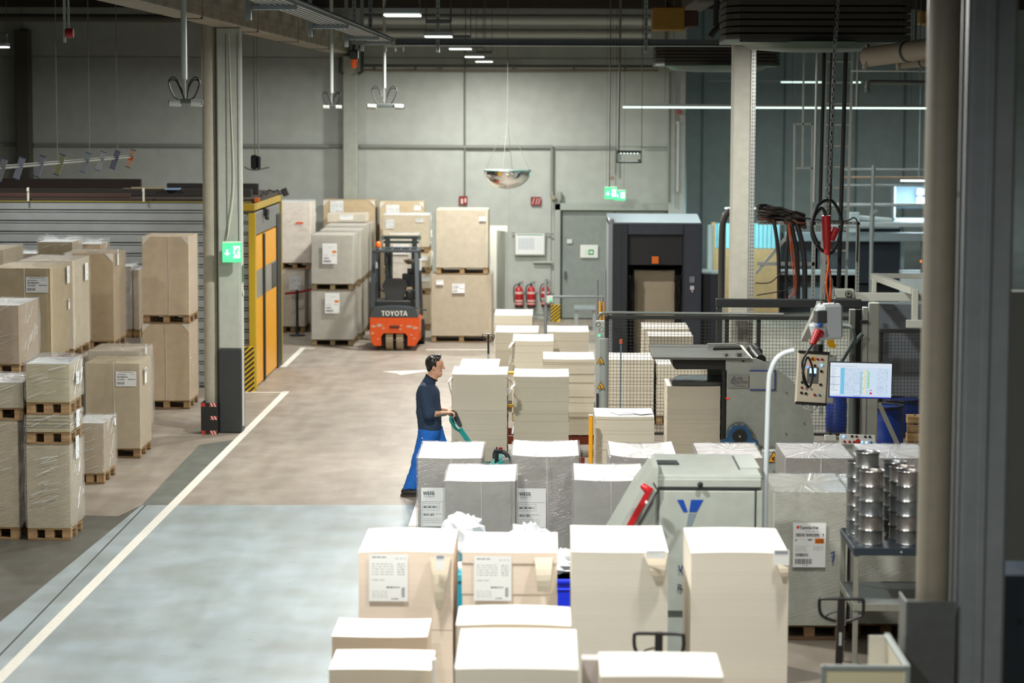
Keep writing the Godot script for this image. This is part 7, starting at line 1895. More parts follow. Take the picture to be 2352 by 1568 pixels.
	# cardboard bin with cyan liner
	var cb := thing("cardboard_bin", "tall cardboard bin with bright cyan liner beyond the cable gantry", "bin", Vector3(4.665, 0, -57.2))
	var hb: float = 2.173
	var w2: float = 0.788
	obj("carton", MB.new().box(Vector3(0, 0.795, 0), Vector3(w2 * 2, 1.59, 0.5), 0.01).done(), mt("c49a6c", 0.7, 0.0, "mottle", 0.8), cb)
	var ln := MB.new()
	for k in 16: ln.box(Vector3(-w2 + 0.06 + k * (w2 * 2 - 0.1) / 15.0, (hb + 1.59) / 2, -0.05 + 0.02 * (k % 2)), Vector3((w2 * 2 - 0.1) / 15.0 * 0.9, hb - 1.59, 0.3), 0.01)
	obj("liner", ln.done(), mt("9ad6e0", 0.5), cb)
	obj("edge_board", span(Vector3(-w2 - 0.04, 1.2, 0.2), Vector3(-w2 + 0.06, hb + 0.04, 0.26)), mt("b98f62", 0.7), cb)
	var wl := thing("work_lamp", "work lamp lighting the cyan bin from above", "lamp", Vector3(4.37, 2.619, -55.2))
	obj("tube", bx(Vector3(0.7, 0.035, 0.04), 0.01), glow("f0ffff", 1.6), wl)
	obj("hanger", MB.new().cyl(Vector3(0, 0.02, 0), Vector3(0, 5.1, 0), 0.01, 0.01, 5).done(), pale, wl)
	area_lamp(wl, Vector3(0, -0.03, 0), Vector2(0.7, 0.08), 5.0, Color(0.75, 0.97, 1.0))
	wl.get_node("light").rotation_degrees = Vector3(-45, 0, 0)
	solo("glass_screen", MB.new().box(Vector3(3.682, 1.12, -55.0), Vector3(0.1, 2.24, 0.5), 0.02).done(), mt("a9bdc2", 0.25), "pale upright screen beside the wrapping portal", "screen")
	# railing of the rear gallery
	var g := thing("gallery_railing", "shiny tube railing of the rear gallery", "railing", Vector3.ZERO)
	for q in [[385, 0.03, "b4bbbd"], [403, 0.03, "c9a184"], [421, 0.03, "b4bbbd"], [466, 0.055, "c6cdd0"]]: obj("rail", MB.new().cyl(Vector3(6.66 if q[0] < 460 else 6.3, 5.0 - (q[0] - 235) * 0.0099, -55.0), Vector3(9.4, 5.0 - (q[0] - 235) * 0.0099, -55.0), q[1] * 0.7, q[1] * 0.7, 8).done(), mt(q[2], 0.3, 0.5), g)
	obj("post", MB.new().cyl(Vector3(7.341, 3.608, -54.9), Vector3(7.339, 2.625, -54.9), 0.04).cyl(Vector3(7.339, 2.625, -54.9), Vector3(7.331, 1.983, -54.9), 0.055).cyl(Vector3(7.331, 1.983, -54.9), Vector3(7.338, 0, -54.9), 0.045).done(), mt("9aa1a4", 0.35, 0.5), g)
	obj("clamp", MB.new().box(Vector3(7.386, 2.57, -54.8), Vector3(0.14, 0.1, 0.1), 0.02, Basis(Vector3(0, 0, 1), 0.5)).done(), mt("a7aeb0", 0.35, 0.5), g)
	# pale gantry arm
	var ga := thing("gantry_arm", "pale grey gantry beams with a round motor above the fence", "gantry", Vector3(0, 0, -37.5))
	var gz := Vector3(0, 0, 37.5)
	var pm := mt("bcc0b6", 0.45)
	obj("cross_beam", span(Vector3(4.418, 1.956, -37.5) + gz, Vector3(6.223, 2.086, -37.5) + gz + Vector3(0, 0, 0.12), 0.008), pm, ga)
	obj("upper_beam", span(Vector3(5.126, 2.246, -38.4) + gz, Vector3(6.366, 2.321, -38.4) + gz + Vector3(0, 0, 0.1), 0.008), pm, ga)
	obj("diagonal_beam", MB.new().bar(Vector3(5.153, 2.281, -38.3) + gz, Vector3(5.638, 2.134, -37.2) + gz, 0.12, 0.1).done(), pm, ga)
	obj("drop_leg", span(Vector3(5.596, 1.568, -37.2) + gz, Vector3(5.691, 2.175, -37.2) + gz + Vector3(0, 0, 0.1), 0.008), pm, ga)
	obj("foot_bracket", span(Vector3(5.508, 1.573, -37.15) + gz, Vector3(5.84, 1.695, -37.15) + gz + Vector3(0, 0, 0.1), 0.008), pm, ga)
	obj("motor_block", MB.new().box(Vector3(4.567, 2.081, -37.3) + gz, Vector3(0.32, 0.15, 0.2), 0.02).done(), mt("9da298", 0.45), ga)
	obj("motor_disc", MB.new().cyl(Vector3(4.629, 2.082, -37.2) + gz, Vector3(4.621, 2.087, -37.14) + gz, 0.055, 0.055, 20).done(), mt("1c1d1c", 0.4), ga)
	obj("motor_hub", MB.new().tube(arc(Vector3(4.619, 2.089, -37.12) + gz, 0.032, 0, 360, 16, Vector3.RIGHT, Vector3.UP), 0.006, 5, false).done(), mt("9da298", 0.4), ga)
	obj("support_leg", span(Vector3(5.059, 0, -0.3), Vector3(5.127, 2.276, -37.8) + gz + Vector3(0, 0, 0.1), 0.008), pm, ga)
	solo("grey_cabinet", MB.new().box(Vector3(5.71, 0.9, -39.0), Vector3(0.9, 1.8, 0.5), 0.02).done(), mt("7d858e", 0.5), "grey blue cabinet behind the gantry foot", "cabinet")
	# slotted frame with hanging cables
	var fr := thing("cable_gantry", "slotted steel frame with thick black cables over the turner", "frame", Vector3(0, 0, -39.0))
	var fz := Vector3(0, 0, 39.0)
	var sm := mt("a7adaa", 0.4, 0.5)
	for q in [[1657, 485, 947], [1863, 505, 947], [1964, 505, 947], [1887, 515, 947]]: obj("slotted_post", span(Vector3((q[0] - 4 - 1258) * 0.00702 + 0.03, 5.0 - (q[2] - 235) * 0.00702, -0.03), Vector3((q[0] + 4 - 1258) * 0.00702 + 0.03, 5.0 - (q[1] - 235) * 0.00702, 0.03)), sm, fr)
	for q in [[1738, 1972, 508], [1738, 1870, 602]]: obj("slotted_bar", span(Vector3((q[0] - 1258) * 0.00702, 5.0 - (q[2] + 4 - 235) * 0.00702, -0.03), Vector3((q[1] - 1258) * 0.00702, 5.0 - (q[2] - 4 - 235) * 0.00702, 0.03)), sm, fr)
	var holes := MB.new()
	for k in 24: holes.box(Vector3((1745 + k * 9.4 - 1258) * 0.00702, 5.0 - (508 - 235) * 0.00702, 0.032), Vector3(0.035, 0.012, 0.004))
	for px in [1863, 1964, 1657]:
		for k in 20: holes.box(Vector3((px - 1258) * 0.00702 + 0.03, 5.0 - (520 + k * 8.5 - 235) * 0.00702, 0.032), Vector3(0.012, 0.035, 0.004))
	var ho := obj("slots", holes.done(), mt("2a2d2c", 0.7), fr)
	ho.set_meta("kind", "stuff")
	obj("diagonal_strut", MB.new().bar(Vector3(3.353, 2.265, -39) + fz, Vector3(3.836, 2.851, -39) + fz, 0.05, 0.03, Vector3(0, 0, 1)).done(), sm, fr)
	var bm := mt("1b1b1c", 0.55)
	for q in [[1776, 512, 1788, 690, 0.03, 6.0], [1808, 512, 1806, 690, 0.026, -3.0], [1815, 515, 1832, 690, 0.036, 8.0], [1828, 512, 1848, 690, 0.042, 10.0]]:
		var a := Vector3((q[0] - 1258) * 0.00702, 5.0 - (q[1] - 235) * 0.00702, 0.08)
		var b := Vector3((q[2] - 1258) * 0.00702, 5.0 - (q[3] - 235) * 0.00702, 0.08)
		obj("black_cable", MB.new().tube(run([a + Vector3(-0.05, 0.12, -0.05), a, a.lerp(b, 0.4) + Vector3(q[5] * 0.006, 0, 0), b], 6), q[4], 8).done(), bm, fr)
	obj("orange_cable", MB.new().tube(run([Vector3(3.86, 3.069, -38.85) + fz, Vector3(3.936, 2.615, -38.85) + fz, Vector3(3.985, 2.195, -38.85) + fz, Vector3(3.975, 1.914, -38.85) + fz], 5), 0.014, 6).tube(run([Vector3(3.841, 3.072, -38.8) + fz, Vector3(3.905, 2.548, -38.8) + fz, Vector3(3.954, 2.058, -38.8) + fz, Vector3(3.872, 1.889, -38.8) + fz], 5), 0.01, 6).done(), mt("b3512a", 0.5), fr)
	var rg := RandomNumberGenerator.new()
	rg.seed = 31
	for k in 12:
		var y0 := 470.0 + k * 2.6
		var pts := []
		for j in 7: pts.append(Vector3((1738 + j * 18.0 - 1258) * 0.00702, 5.0 - (y0 + j * j * 0.6 + rg.randf_range(-3, 3) - 235) * 0.00702, 0.05 + rg.randf_range(-0.12, 0.12)))
		obj("bundled_cable", MB.new().tube(run(pts, 3), rg.randf_range(0.014, 0.03), 6).done(), mt(["26211d", "1d1c1b", "3a2f28", "5a3226"][k % 4], 0.6), fr)
	obj("bundle_tail", MB.new().tube(run([Vector3(2.926, 3.293, -38.9) + fz, Vector3(2.83, 3.167, -38.9) + fz, Vector3(2.791, 2.887, -38.9) + fz, Vector3(2.79, 1.834, -38.9) + fz], 5), 0.05, 8).done(), mt("34322d", 0.6), fr)
	obj("thin_cable", MB.new().tube(run([Vector3(4.094, 3.173, -38.9) + fz, Vector3(4.339, 3.139, -38.9) + fz, Vector3(4.758, 3.119, -38.9) + fz, Vector3(4.91, 3.176, -38.9) + fz, Vector3(4.968, 3.036, -38.9) + fz, Vector3(4.964, 2.476, -38.9) + fz], 5), 0.014, 6).done(), bm, fr)
	obj("floor_cable", MB.new().tube(run([Vector3(3.331, 2.125, -38.8) + fz, Vector3(3.575, 2.14, -38.8) + fz, Vector3(3.783, 2.302, -38.8) + fz, Vector3(3.926, 2.058, -38.8) + fz, Vector3(3.355, 1.929, -38.8) + fz], 5), 0.01, 6).done(), bm, fr)
	# vertical cable ladder
	var la := thing("cable_ladder", "tall vertical cable ladder with three thick black cables", "cable ladder", Vector3(0, 0, -40.5))
	var lz := Vector3(0, 0, 40.5)
	for px in [1891, 1948]: obj("ladder_rail", MB.new().bar(Vector3((px - 1258) * 0.00729 + (0.02 if px > 1900 else 0.0), 7.6, 0), Vector3((px - 5 - 1258) * 0.00729, 1.65, 0), 0.03, 0.04).done(), mt("b3bab6", 0.45, 0.2), la)
	for k in 12: obj("rung", MB.new().cyl(Vector3((1889 - k * 0.4 - 1258) * 0.00729, 5.0 + (235 - 139 - k * 48) * 0.00729, 0), Vector3((1948 - k * 0.4 - 1258) * 0.00729, 5.0 + (235 - 139 - k * 48) * 0.00729, 0), 0.018, 0.018, 8).done(), mt("c4cac6", 0.4, 0.2), la)
	for q in [[1904, 1898, 0.042, 690], [1933, 1925, 0.036, 690], [1884, 1880, 0.03, 463]]: obj("black_cable", MB.new().cyl(Vector3((q[0] - 1258) * 0.00729, 5.93, 0.04), Vector3((q[1] - 1258) * 0.00729, 5.0 - (q[3] - 235) * 0.00729, 0.04), q[2], q[2], 10).done(), bm, la)
	for q in [[1868, 1866], [1960, 1959]]: obj("conduit", MB.new().tube([Vector3((q[0] - 1258) * 0.00729, 5.9, 0.05), Vector3((q[1] - 1258) * 0.00729, 5.0 - ((460 if q[0] < 1900 else 240) - 235) * 0.00729, 0.05)], 0.022, 8).done(), mt("b3bbba", 0.35, 0.4), la)
	var lf := thing("pipe_scaffold", "thin square tube frame left of the cable ladder", "frame", Vector3(0, 0, -41.0))
	var pz := Vector3(0, 0, 41.0)
	for q in [[Vector3(4.144, 4.659, -41), Vector3(4.152, 3.147, -41)], [Vector3(4.444, 4.66, -41), Vector3(4.454, 3.074, -41)], [Vector3(4.144, 4.651, -41), Vector3(4.459, 4.652, -41)], [Vector3(4.155, 3.911, -41), Vector3(4.456, 3.913, -41)], [Vector3(4.278, 5.927, -41) + Vector3(0, 1.68, 0), Vector3(4.287, 3.919, -41)]]: obj("tube", MB.new().bar(q[0] + pz, q[1] + pz, 0.03, 0.03, Vector3(0, 0, 1)).done(), mt("aab0ac", 0.45, 0.1), lf)


# ---------------------------------------------------------------- baler with blue emblem
func build_baler() -> void:
	var o := Vector3(1.368, 0, -20.3)
	var t := thing("baler", "pale grey waste baler with blue emblem and slanting red bar", "machine", o)
	var g := mt("a2aaa3", 0.4, 0.0, "mottle", 0.8)
	var dk := mt("22242c", 0.5)
	var yt: float = 1.841
	var pts := poly_px([Vector3(0.917, 1.827, -20.3), Vector3(0.936, 1.838, -20.3), Vector3(1.813, 1.843, -20.3), Vector3(1.828, 1.832, -20.3), Vector3(1.848, 0.331, -20.3), Vector3(0.485, 0.321, -20.3), Vector3(0.48, 1.113, -20.3), Vector3(0.79, 1.658, -20.3)], o)
	pts[4].y = 0.03; pts[5].y = 0.03
	obj("body", MB.new().prism(pts, -1.25, -0.02).done(), g, t)
	obj("lid", MB.new().box(Vector3(0.012, yt + 0.0, -0.62), Vector3(0.899, 0.05, 1.24), 0.02).done(), g, t)
	obj("front_rim", MB.new().box(Vector3(1.371, 1.796, -20.3) - o + Vector3(0, 0, 0.0), Vector3(0.899, 0.08, 0.04), 0.012).done(), g, t)
	obj("front_door", MB.new().box(Vector3(1.359, 1.212, -20.3) - o, Vector3(0.812, 1.038, 0.035), 0.008).done(), g, t)
	obj("side_strip", MB.new().box(Vector3(1.803, 1.215, -20.3) - o, Vector3(0.055, 1.038, 0.035), 0.006).done(), g, t)
	obj("groove", MB.new().box(Vector3(1.364, 1.751, -20.29) - o, Vector3(0.877, 0.008, 0.01)).box(Vector3(1.771, 1.311, -20.29) - o, Vector3(0.01, 0.85, 0.01)).box(Vector3(0.938, 1.53, -20.29) - o, Vector3(0.005, 0.4, 0.01)).done(), dk, t)
	# slanting arm with the red bar
	var ar := obj("slanting_arm", MB.new().prism(poly_px([Vector3(0.896, 1.939, -20.25), Vector3(0.94, 1.939, -20.25), Vector3(0.934, 1.753, -20.25), Vector3(0.709, 1.341, -20.25), Vector3(0.569, 1.34, -20.25)], o), -0.5, 0.08).done(), g, t)
	obj("red_bar", MB.new().prism(poly_px([Vector3(0.854, 1.78, -20.1), Vector3(0.898, 1.762, -20.1), Vector3(0.718, 1.42, -20.1), Vector3(0.66, 1.42, -20.1)], o), 0.09, 0.11).done(), mt("a30d16", 0.4), ar)
	obj("bar_bolt", MB.new().cyl(Vector3(0.835, 1.665, -20.15) - o + Vector3(0, 0, 0.05), Vector3(0.835, 1.665, -20.15) - o + Vector3(0, 0, 0.08), 0.012).done(), mt("d8d2cc", 0.4), ar)
	obj("red_lamp", MB.new().lathe([Vector2(0, 0.05), Vector2(0.024, 0.04), Vector2(0.032, 0.0), Vector2(0.032, -0.03), Vector2(0, -0.03)], 14, Vector3(0.827, 1.787, -20.15) - o + Vector3(0, 0, 0.1), true, Basis(Vector3(0, 0, 1), 0.9)).done(), mt("b3101a", 0.3), ar)
	obj("black_edge", MB.new().bar(Vector3(0.919, 1.754, -20.15) - o + Vector3(0, 0, 0.1), Vector3(0.749, 1.434, -20.15) - o + Vector3(0, 0, 0.1), 0.012, 0.012, Vector3(0, 0, 1)).bar(Vector3(0.897, 1.809, -20.25) - o + Vector3(0, 0, 0.03), Vector3(0.931, 1.753, -20.25) - o + Vector3(0, 0, 0.03), 0.012, 0.012, Vector3(0, 0, 1)).done(), dk, ar)
	obj("control_panel", MB.new().prism([Vector2(-0.12, -0.2), Vector2(0.11, -0.2), Vector2(0.1, 0.02), Vector2(-0.09, 0.02)], 0.03, 0.036, Vector3(-0.329, yt, -0.75), Basis(Vector3(1, 0, 0), Vector3(0, 0, -1), Vector3(0, 1, 0))).done(), mt("1b1d26", 0.3), t)
	obj("top_hatch", MB.new().box(Vector3(0.38, yt + 0.028, -0.75), Vector3(0.17, 0.008, 0.75)).done(), mt("a9b3ac", 0.4), t)
	obj("hatch_gap", MB.new().box(Vector3(0.285, yt + 0.026, -0.7), Vector3(0.014, 0.006, 0.8)).done(), dk, t)
	obj("door_knob", MB.new().lathe([Vector2(0, 0.05), Vector2(0.02, 0.045), Vector2(0.026, 0.02), Vector2(0.012, 0.0), Vector2(0, 0)], 14, Vector3(1.295, 1.791, -20.26) - o, true, Basis(Vector3(1, 0, 0), PI / 2)).done(), mt("14151a", 0.25), t)
	var em := obj("emblem", MB.new().prism(poly_px([Vector3(1.102, 1.654, -20.2), Vector3(1.157, 1.655, -20.2), Vector3(1.195, 1.551, -20.2), Vector3(1.158, 1.55, -20.2)], o), 0.019, 0.022).prism(poly_px([Vector3(1.221, 1.655, -20.2), Vector3(1.326, 1.656, -20.2), Vector3(1.272, 1.551, -20.2), Vector3(1.206, 1.551, -20.2)], o), 0.019, 0.022).done(), mt("0b3f96", 0.4), t)
	obj("grey_stroke", MB.new().prism(poly_px([Vector3(1.202, 1.54, -20.2), Vector3(1.268, 1.54, -20.2), Vector3(1.229, 1.435, -20.2), Vector3(1.185, 1.435, -20.2)], o), 0.019, 0.022).done(), mt("70808a", 0.4), em)
	words("W", 0.055, "0d2a66", t, Vector3(1.152, 1.065, -20.2) - o + Vector3(0, 0, -0.06), Vector3.ZERO, true)
	words("RV", 0.05, "33363c", t, Vector3(1.154, 0.905, -20.2) - o + Vector3(0, 0, -0.06), Vector3.ZERO, true)
	obj("warning_triangle", MB.new().prism([Vector2(-0.05, 0), Vector2(0.05, 0), Vector2(0, 0.088)], 0, 0.003, Vector3(0.5, 0.3, 0.0)).done(), mt("d9a01c", 0.5), t)
	solo("gooseneck_pipe", MB.new().tube(run([Vector3(1.913, 0.853, -20.9), Vector3(1.907, 1.547, -20.9), Vector3(1.914, 2.122, -20.9), Vector3(1.923, 2.58, -20.9), Vector3(1.94, 2.694, -20.9), Vector3(1.981, 2.786, -20.9), Vector3(2.048, 2.843, -20.9), Vector3(2.138, 2.87, -20.9)], 5), 0.022, 10).cyl(Vector3(1.913, 0.853, -20.9) + Vector3(0, -1.05, 0), Vector3(1.913, 0.853, -20.9), 0.03).done(), mt("c3ced2", 0.4), "white gooseneck pipe rising beside the baler", "pipe")
	var ws := thing("warning_stand", "grey board with yellow rotating parts warning triangle", "sign", Vector3(2.56, 0.961, -27.1))
	obj("board", MB.new().box(Vector3(0.02, -0.05, -0.02), Vector3(0.24, 0.3, 0.03), 0.005).box(Vector3(0.02, -0.55, -0.02), Vector3(0.05, 0.9, 0.03)).done(), mt("a3aaa5", 0.5), ws)
	var s := 0.15
	obj("triangle", MB.new().prism([Vector2(-s / 2, 0), Vector2(s / 2, 0), Vector2(0, s * 0.92)], 0.0, 0.004).done(), mt("16150f", 0.5), ws)
	obj("yellow_field", MB.new().prism([Vector2(-s * 0.41, s * 0.06), Vector2(s * 0.41, s * 0.06), Vector2(0, s * 0.8)], 0.004, 0.006).done(), mt("e09c17", 0.5), ws)
	obj("spiral", MB.new().tube(arc(Vector3(0, s * 0.3, 0.007), s * 0.13, 30, 330, 12, Vector3.RIGHT, Vector3.UP), 0.004, 5).tube(arc(Vector3(0, s * 0.3, 0.007), s * 0.06, 0, 360, 10, Vector3.RIGHT, Vector3.UP), 0.004, 5).done(), mt("2a2010", 0.5), ws)
	# bins and bags between the piles
	var bb := thing("blue_bin", "bright blue plastic bin with a white sack behind the near piles", "bin", Vector3(0.126, 0, -20.0))
	var bh: float = 1.063
	obj("body", MB.new().prism([Vector2(-0.2, 0), Vector2(0.2, 0), Vector2(0.24, bh), Vector2(-0.24, bh)], -0.2, 0.2).done(), mt("0a2bd0", 0.35), bb)
	obj("rim", MB.new().box(Vector3(0, bh - 0.02, 0), Vector3(0.5, 0.04, 0.44), 0.01).box(Vector3(0, bh - 0.09, 0), Vector3(0.47, 0.02, 0.42), 0.006).done(), mt("0d30d8", 0.35), bb)
	sack("crumpled white sack bulging out of the blue bin", Vector3(0.132, bh + 0.005, -20.0), Vector3(0.2, 0.2, 0.2), 5)
	sack("white plastic bag between the shipping sheet piles", Vector3(-0.736, 1.02, -20.7), Vector3(0.24, 0.44, 0.2), 9)
	sack("small white bag in front of the mill sheet near the truck motor", Vector3(-0.153, 1.02, -20.7), Vector3(0.2, 0.36, 0.18), 14)
	var tb := thing("teal_bin", "teal plastic bin in the gap between the cream piles", "bin", Vector3.ZERO)
	tb.position = Vector3(-0.471, 0, -20.7)
	obj("body", MB.new().prism([Vector2(-0.42, 0), Vector2(0.42, 0), Vector2(0.46, 0.9), Vector2(-0.46, 0.9)], -0.25, 0.25).done(), mt("1592a6", 0.4), tb)
	obj("rim", MB.new().box(Vector3(0, 0.94, 0), Vector3(0.96, 0.09, 0.54), 0.02).done(), mt("2aa6b8", 0.4), tb)


func sack(label: String, at: Vector3, s: Vector3, sd: int) -> void:
	var f := FastNoiseLite.new()
	f.seed = sd
	f.frequency = 1.6
	var mb := MB.new()
	var nu := 22
	var nv := 12
	var p := []
	for j in nv + 1:
		var row := []
		for i in nu + 1:
			var a := TAU * (i % nu) / nu
			var e := lerpf(0.0, PI, float(j) / nv)
			var d := Vector3(cos(a) * sin(e), -cos(e), sin(a) * sin(e))
			var r := 0.85 + 0.5 * f.get_noise_3dv(d * 1.3) + 0.3 * absf(f.get_noise_3dv(d * 4.0))
			row.append(at + Vector3(d.x * s.x * r, maxf((d.y * r + 1.0) * 0.5 * s.y, 0.0), d.z * s.z * r))
		p.append(row)
	for j in nv:
		for i in nu:
			var a: Vector3 = p[j][i]
			var c := at + Vector3(0, s.y * 0.5, 0)
			mb.flat(a, p[j][i + 1], p[j + 1][i + 1], a - c)
			mb.flat(a, p[j + 1][i + 1], p[j + 1][i], a - c)
	solo("plastic_sack", mb.done(), mt("d3dadd", 0.25), label, "sack")


# ---------------------------------------------------------------- rack with tins, truck handles, partition on the right
func hand_truck(label: String, at: Vector3, h: float, lean: float, s := 1.0) -> void:
	var t := thing("hand_pallet_truck", label, "pallet truck", at)
	var b := mt("15161a", 0.35)
	var top := Vector3(0, h, lean)
	obj("handle_loop", MB.new().tube(run([top + Vector3(0, 0, 0), top + Vector3(-0.15, 0, 0) * s, top + Vector3(-0.172, -0.02, 0) * s, top + Vector3(-0.165, -0.11, 0) * s, top + Vector3(-0.12, -0.155, 0) * s, top + Vector3(-0.04, -0.18, 0) * s], 4), 0.013 * s, 8).tube(run([top, top + Vector3(0.15, -0.003, 0) * s, top + Vector3(0.172, -0.025, 0) * s, top + Vector3(0.168, -0.12, 0) * s, top + Vector3(0.12, -0.155, 0) * s, top + Vector3(0.04, -0.18, 0) * s], 4), 0.013 * s, 8).done(), b, t)
	obj("release_lever", MB.new().tube(run([top + Vector3(-0.03, -0.1, 0) * s, top + Vector3(-0.09, -0.115, 0.01) * s, top + Vector3(-0.14, -0.15, 0.01) * s], 4), 0.007, 6).done(), b, t)
	obj("stem", MB.new().bar(top + Vector3(0, 0.01, 0), Vector3(0, 0.35, 0), 0.055 * s, 0.04).done(), b, t)
	obj("stem_label", MB.new().box(top.lerp(Vector3(0, 0.35, 0), 0.4) + Vector3(0, 0, 0.024), Vector3(0.022, 0.14, 0.004), 0.0, Basis(Vector3(1, 0, 0), -0.0)).done(), mt("aab4b2", 0.5), t)
	obj("pump", MB.new().cyl(Vector3(0, 0.05, 0), Vector3(0, 0.36, 0), 0.06, 0.05, 14).box(Vector3(0, 0.2, -0.16), Vector3(0.4, 0.12, 0.12), 0.02).done(), mt("3a3e40", 0.5), t)
	obj("steer_wheel", MB.new().cyl(Vector3(-0.07, 0.09, 0), Vector3(0.07, 0.09, 0), 0.09, 0.09, 16).done(), mt("202020", 0.7), t)
	for q in [-0.18, 0.18]: obj("fork", MB.new().box(Vector3(q, 0.07, -0.62), Vector3(0.14, 0.05, 0.9), 0.01).done(), mt("3a3e40", 0.5), t)


func build_right_side() -> void:
	var rk := thing("tin_rack", "two shelf steel rack trolley carrying the tins", "rack", Vector3(3.04, 0, -21.0))
	var x0: float = 2.641 - rk.position.x
	var x1 := 0.42
	var steel := mt("8d8f84", 0.5, 0.3, "mottle", 2.0)
	var navy := mt("222e38", 0.45)
	var y1: float = 1.196
	var y2: float = 0.711
	for y in [y1, y2]:
		var sh := obj("shelf_tray", MB.new().box(Vector3((x0 + x1) / 2, y, 0), Vector3(x1 - x0, 0.012, 0.98)).done(), mt("5d6668", 0.4, 0.5) if y == y2 else mt("242f37", 0.45, 0.2), rk)
		obj("tray_lip", MB.new().box(Vector3((x0 + x1) / 2, y - 0.02, 0.49), Vector3(x1 - x0, 0.065, 0.012), 0.003).box(Vector3((x0 + x1) / 2, y - 0.02, -0.49), Vector3(x1 - x0, 0.065, 0.012), 0.003).box(Vector3(x0, y - 0.02, 0), Vector3(0.012, 0.065, 0.98), 0.003).done(), navy if y == y1 else steel, sh)
	for q in [[x0 + 0.02, 0.47], [x0 + 0.02, -0.47], [x1 - 0.02, 0.47], [x1 - 0.02, -0.47]]: obj("leg", MB.new().box(Vector3(q[0], y1 / 2, q[1]), Vector3(0.045, y1, 0.03), 0.004).done(), steel, rk)
	obj("lip_bolt", MB.new().cyl(Vector3(0, y1 - 0.02, 0.495), Vector3(0, y1 - 0.02, 0.505), 0.01).done(), mt("c9c9c4", 0.3, 0.6), rk)
	# tins
	var stacks := [[2010, 20.78, 5, "front stack nearest the board pile"], [1999, 21.02, 6, "tallest stack behind the front one"], [1979, 21.3, 5, "rear stack beside the board pile"], [2097, 20.78, 5, "front stack nearest the downpipe"], [2079, 21.02, 5, "middle stack nearest the downpipe"], [2062, 21.3, 5, "rear stack before the downpipe"]]
	var place := ["bottom tin", "second tin up", "third tin up", "fourth tin up", "fifth tin up", "topmost tin"]
	var body := MB.new().lathe([Vector2(0, 0.003), Vector2(0.1, 0.0), Vector2(0.104, 0.004), Vector2(0.1, 0.01), Vector2(0.1, 0.1), Vector2(0.106, 0.118), Vector2(0.109, 0.124), Vector2(0.104, 0.128), Vector2(0.1, 0.122), Vector2(0.097, 0.03), Vector2(0, 0.03)], 26).done()
	var tone := [mt("8a8d8c", 0.34, 0.8), mt("918e8b", 0.36, 0.8), mt("82888b", 0.34, 0.8)]
	for s in stacks:
		var x: float = (s[0] - 1258) * s[1] / 5553.0
		for k in s[2]:
			var t := thing("tin", "%s of the silver tins, %s" % [place[k], s[3]], "tin", Vector3(x + 0.004 * sin(k * 3.1), y1 + 0.006 + k * 0.128, -s[1]), 0.0, "silver tins on the rack")
			obj("can", body, tone[(k + s[0]) % 3], t)
			obj("rolled_rim", rim_mesh(), mt("b3b6b6", 0.2, 0.9), t)
	hand_truck("black hand pallet truck standing before the tin rack", Vector3(2.319, 0, -18.9), 1.127, 0.15)
	hand_truck("black hand pallet truck handle between the two pale near piles", Vector3(0.789, 0, -16.75), 1.3, 0.08)
	hand_truck("black hand pallet truck by the cream pile near the open door", Vector3(-0.95, 0, -38.6), 1.308, 0.1, 0.55)
	# framed partition
	var pt := thing("framed_partition", "low partition of grey frames with cream panels at the column", "partition", Vector3(1.92, 0, -14.3))
	var fw: float = 0.505
	var h: float = 1.643
	var fm := mt("8d9694", 0.45, 0.2)
	obj("front_panel", bx(Vector3(fw - 0.04, h - 0.06, 0.012)), mt("c9c3a4", 0.5), pt, Vector3(0, h / 2, 0))
	obj("front_frame", MB.new().box(Vector3(0, h - 0.016, 0), Vector3(fw, 0.032, 0.04), 0.006).box(Vector3(-fw / 2, h / 2, 0), Vector3(0.03, h, 0.04), 0.006).box(Vector3(fw / 2, h / 2, 0), Vector3(0.03, h, 0.04), 0.006).done(), fm, pt)
	obj("side_panel", bx(Vector3(0.012, h - 0.06, 0.86)), mt("c6c3b2", 0.5), pt, Vector3(fw / 2, h / 2, -0.44))
	obj("side_frame", MB.new().box(Vector3(fw / 2, h - 0.016, -0.44), Vector3(0.04, 0.032, 0.88), 0.006).box(Vector3(fw / 2, h / 2, -0.88), Vector3(0.03, h, 0.03)).done(), fm, pt)
	obj("white_panel", MB.new().box(Vector3(fw / 2 - 0.06, h - 0.11, -0.86), Vector3(0.12, 0.2, 0.01)).done(), mt("d6d4cc", 0.5), pt)
	# dark cabinet at the picture edge
	var dc := thing("dark_cabinet", "dark blue steel cabinet behind the big near column", "cabinet", Vector3(3.204, 0, -16.0))
	obj("body", MB.new().box(Vector3(0, 0.958, 0), Vector3(0.4, 1.916, 0.5), 0.01).done(), mt("1c2a36", 0.5), dc)
	obj("lock", MB.new().cyl(Vector3(-0.08, 1.6, 0.25), Vector3(-0.08, 1.6, 0.265), 0.015).done(), mt("0f1418", 0.4), dc)
	solo("wall_board", MB.new().box(Vector3(3.435, 2.5, -17.0), Vector3(0.5, 2.4, 0.04), 0.01).done(), mt("5b605d", 0.6), "grey board standing behind the near column edge", "board")


func rim_mesh() -> ArrayMesh:
	if not shapes.has("rim"): shapes["rim"] = MB.new().lathe([Vector2(0.103, 0.116), Vector2(0.1095, 0.118), Vector2(0.111, 0.123), Vector2(0.108, 0.128), Vector2(0.103, 0.127)], 26).done()
	return shapes["rim"]


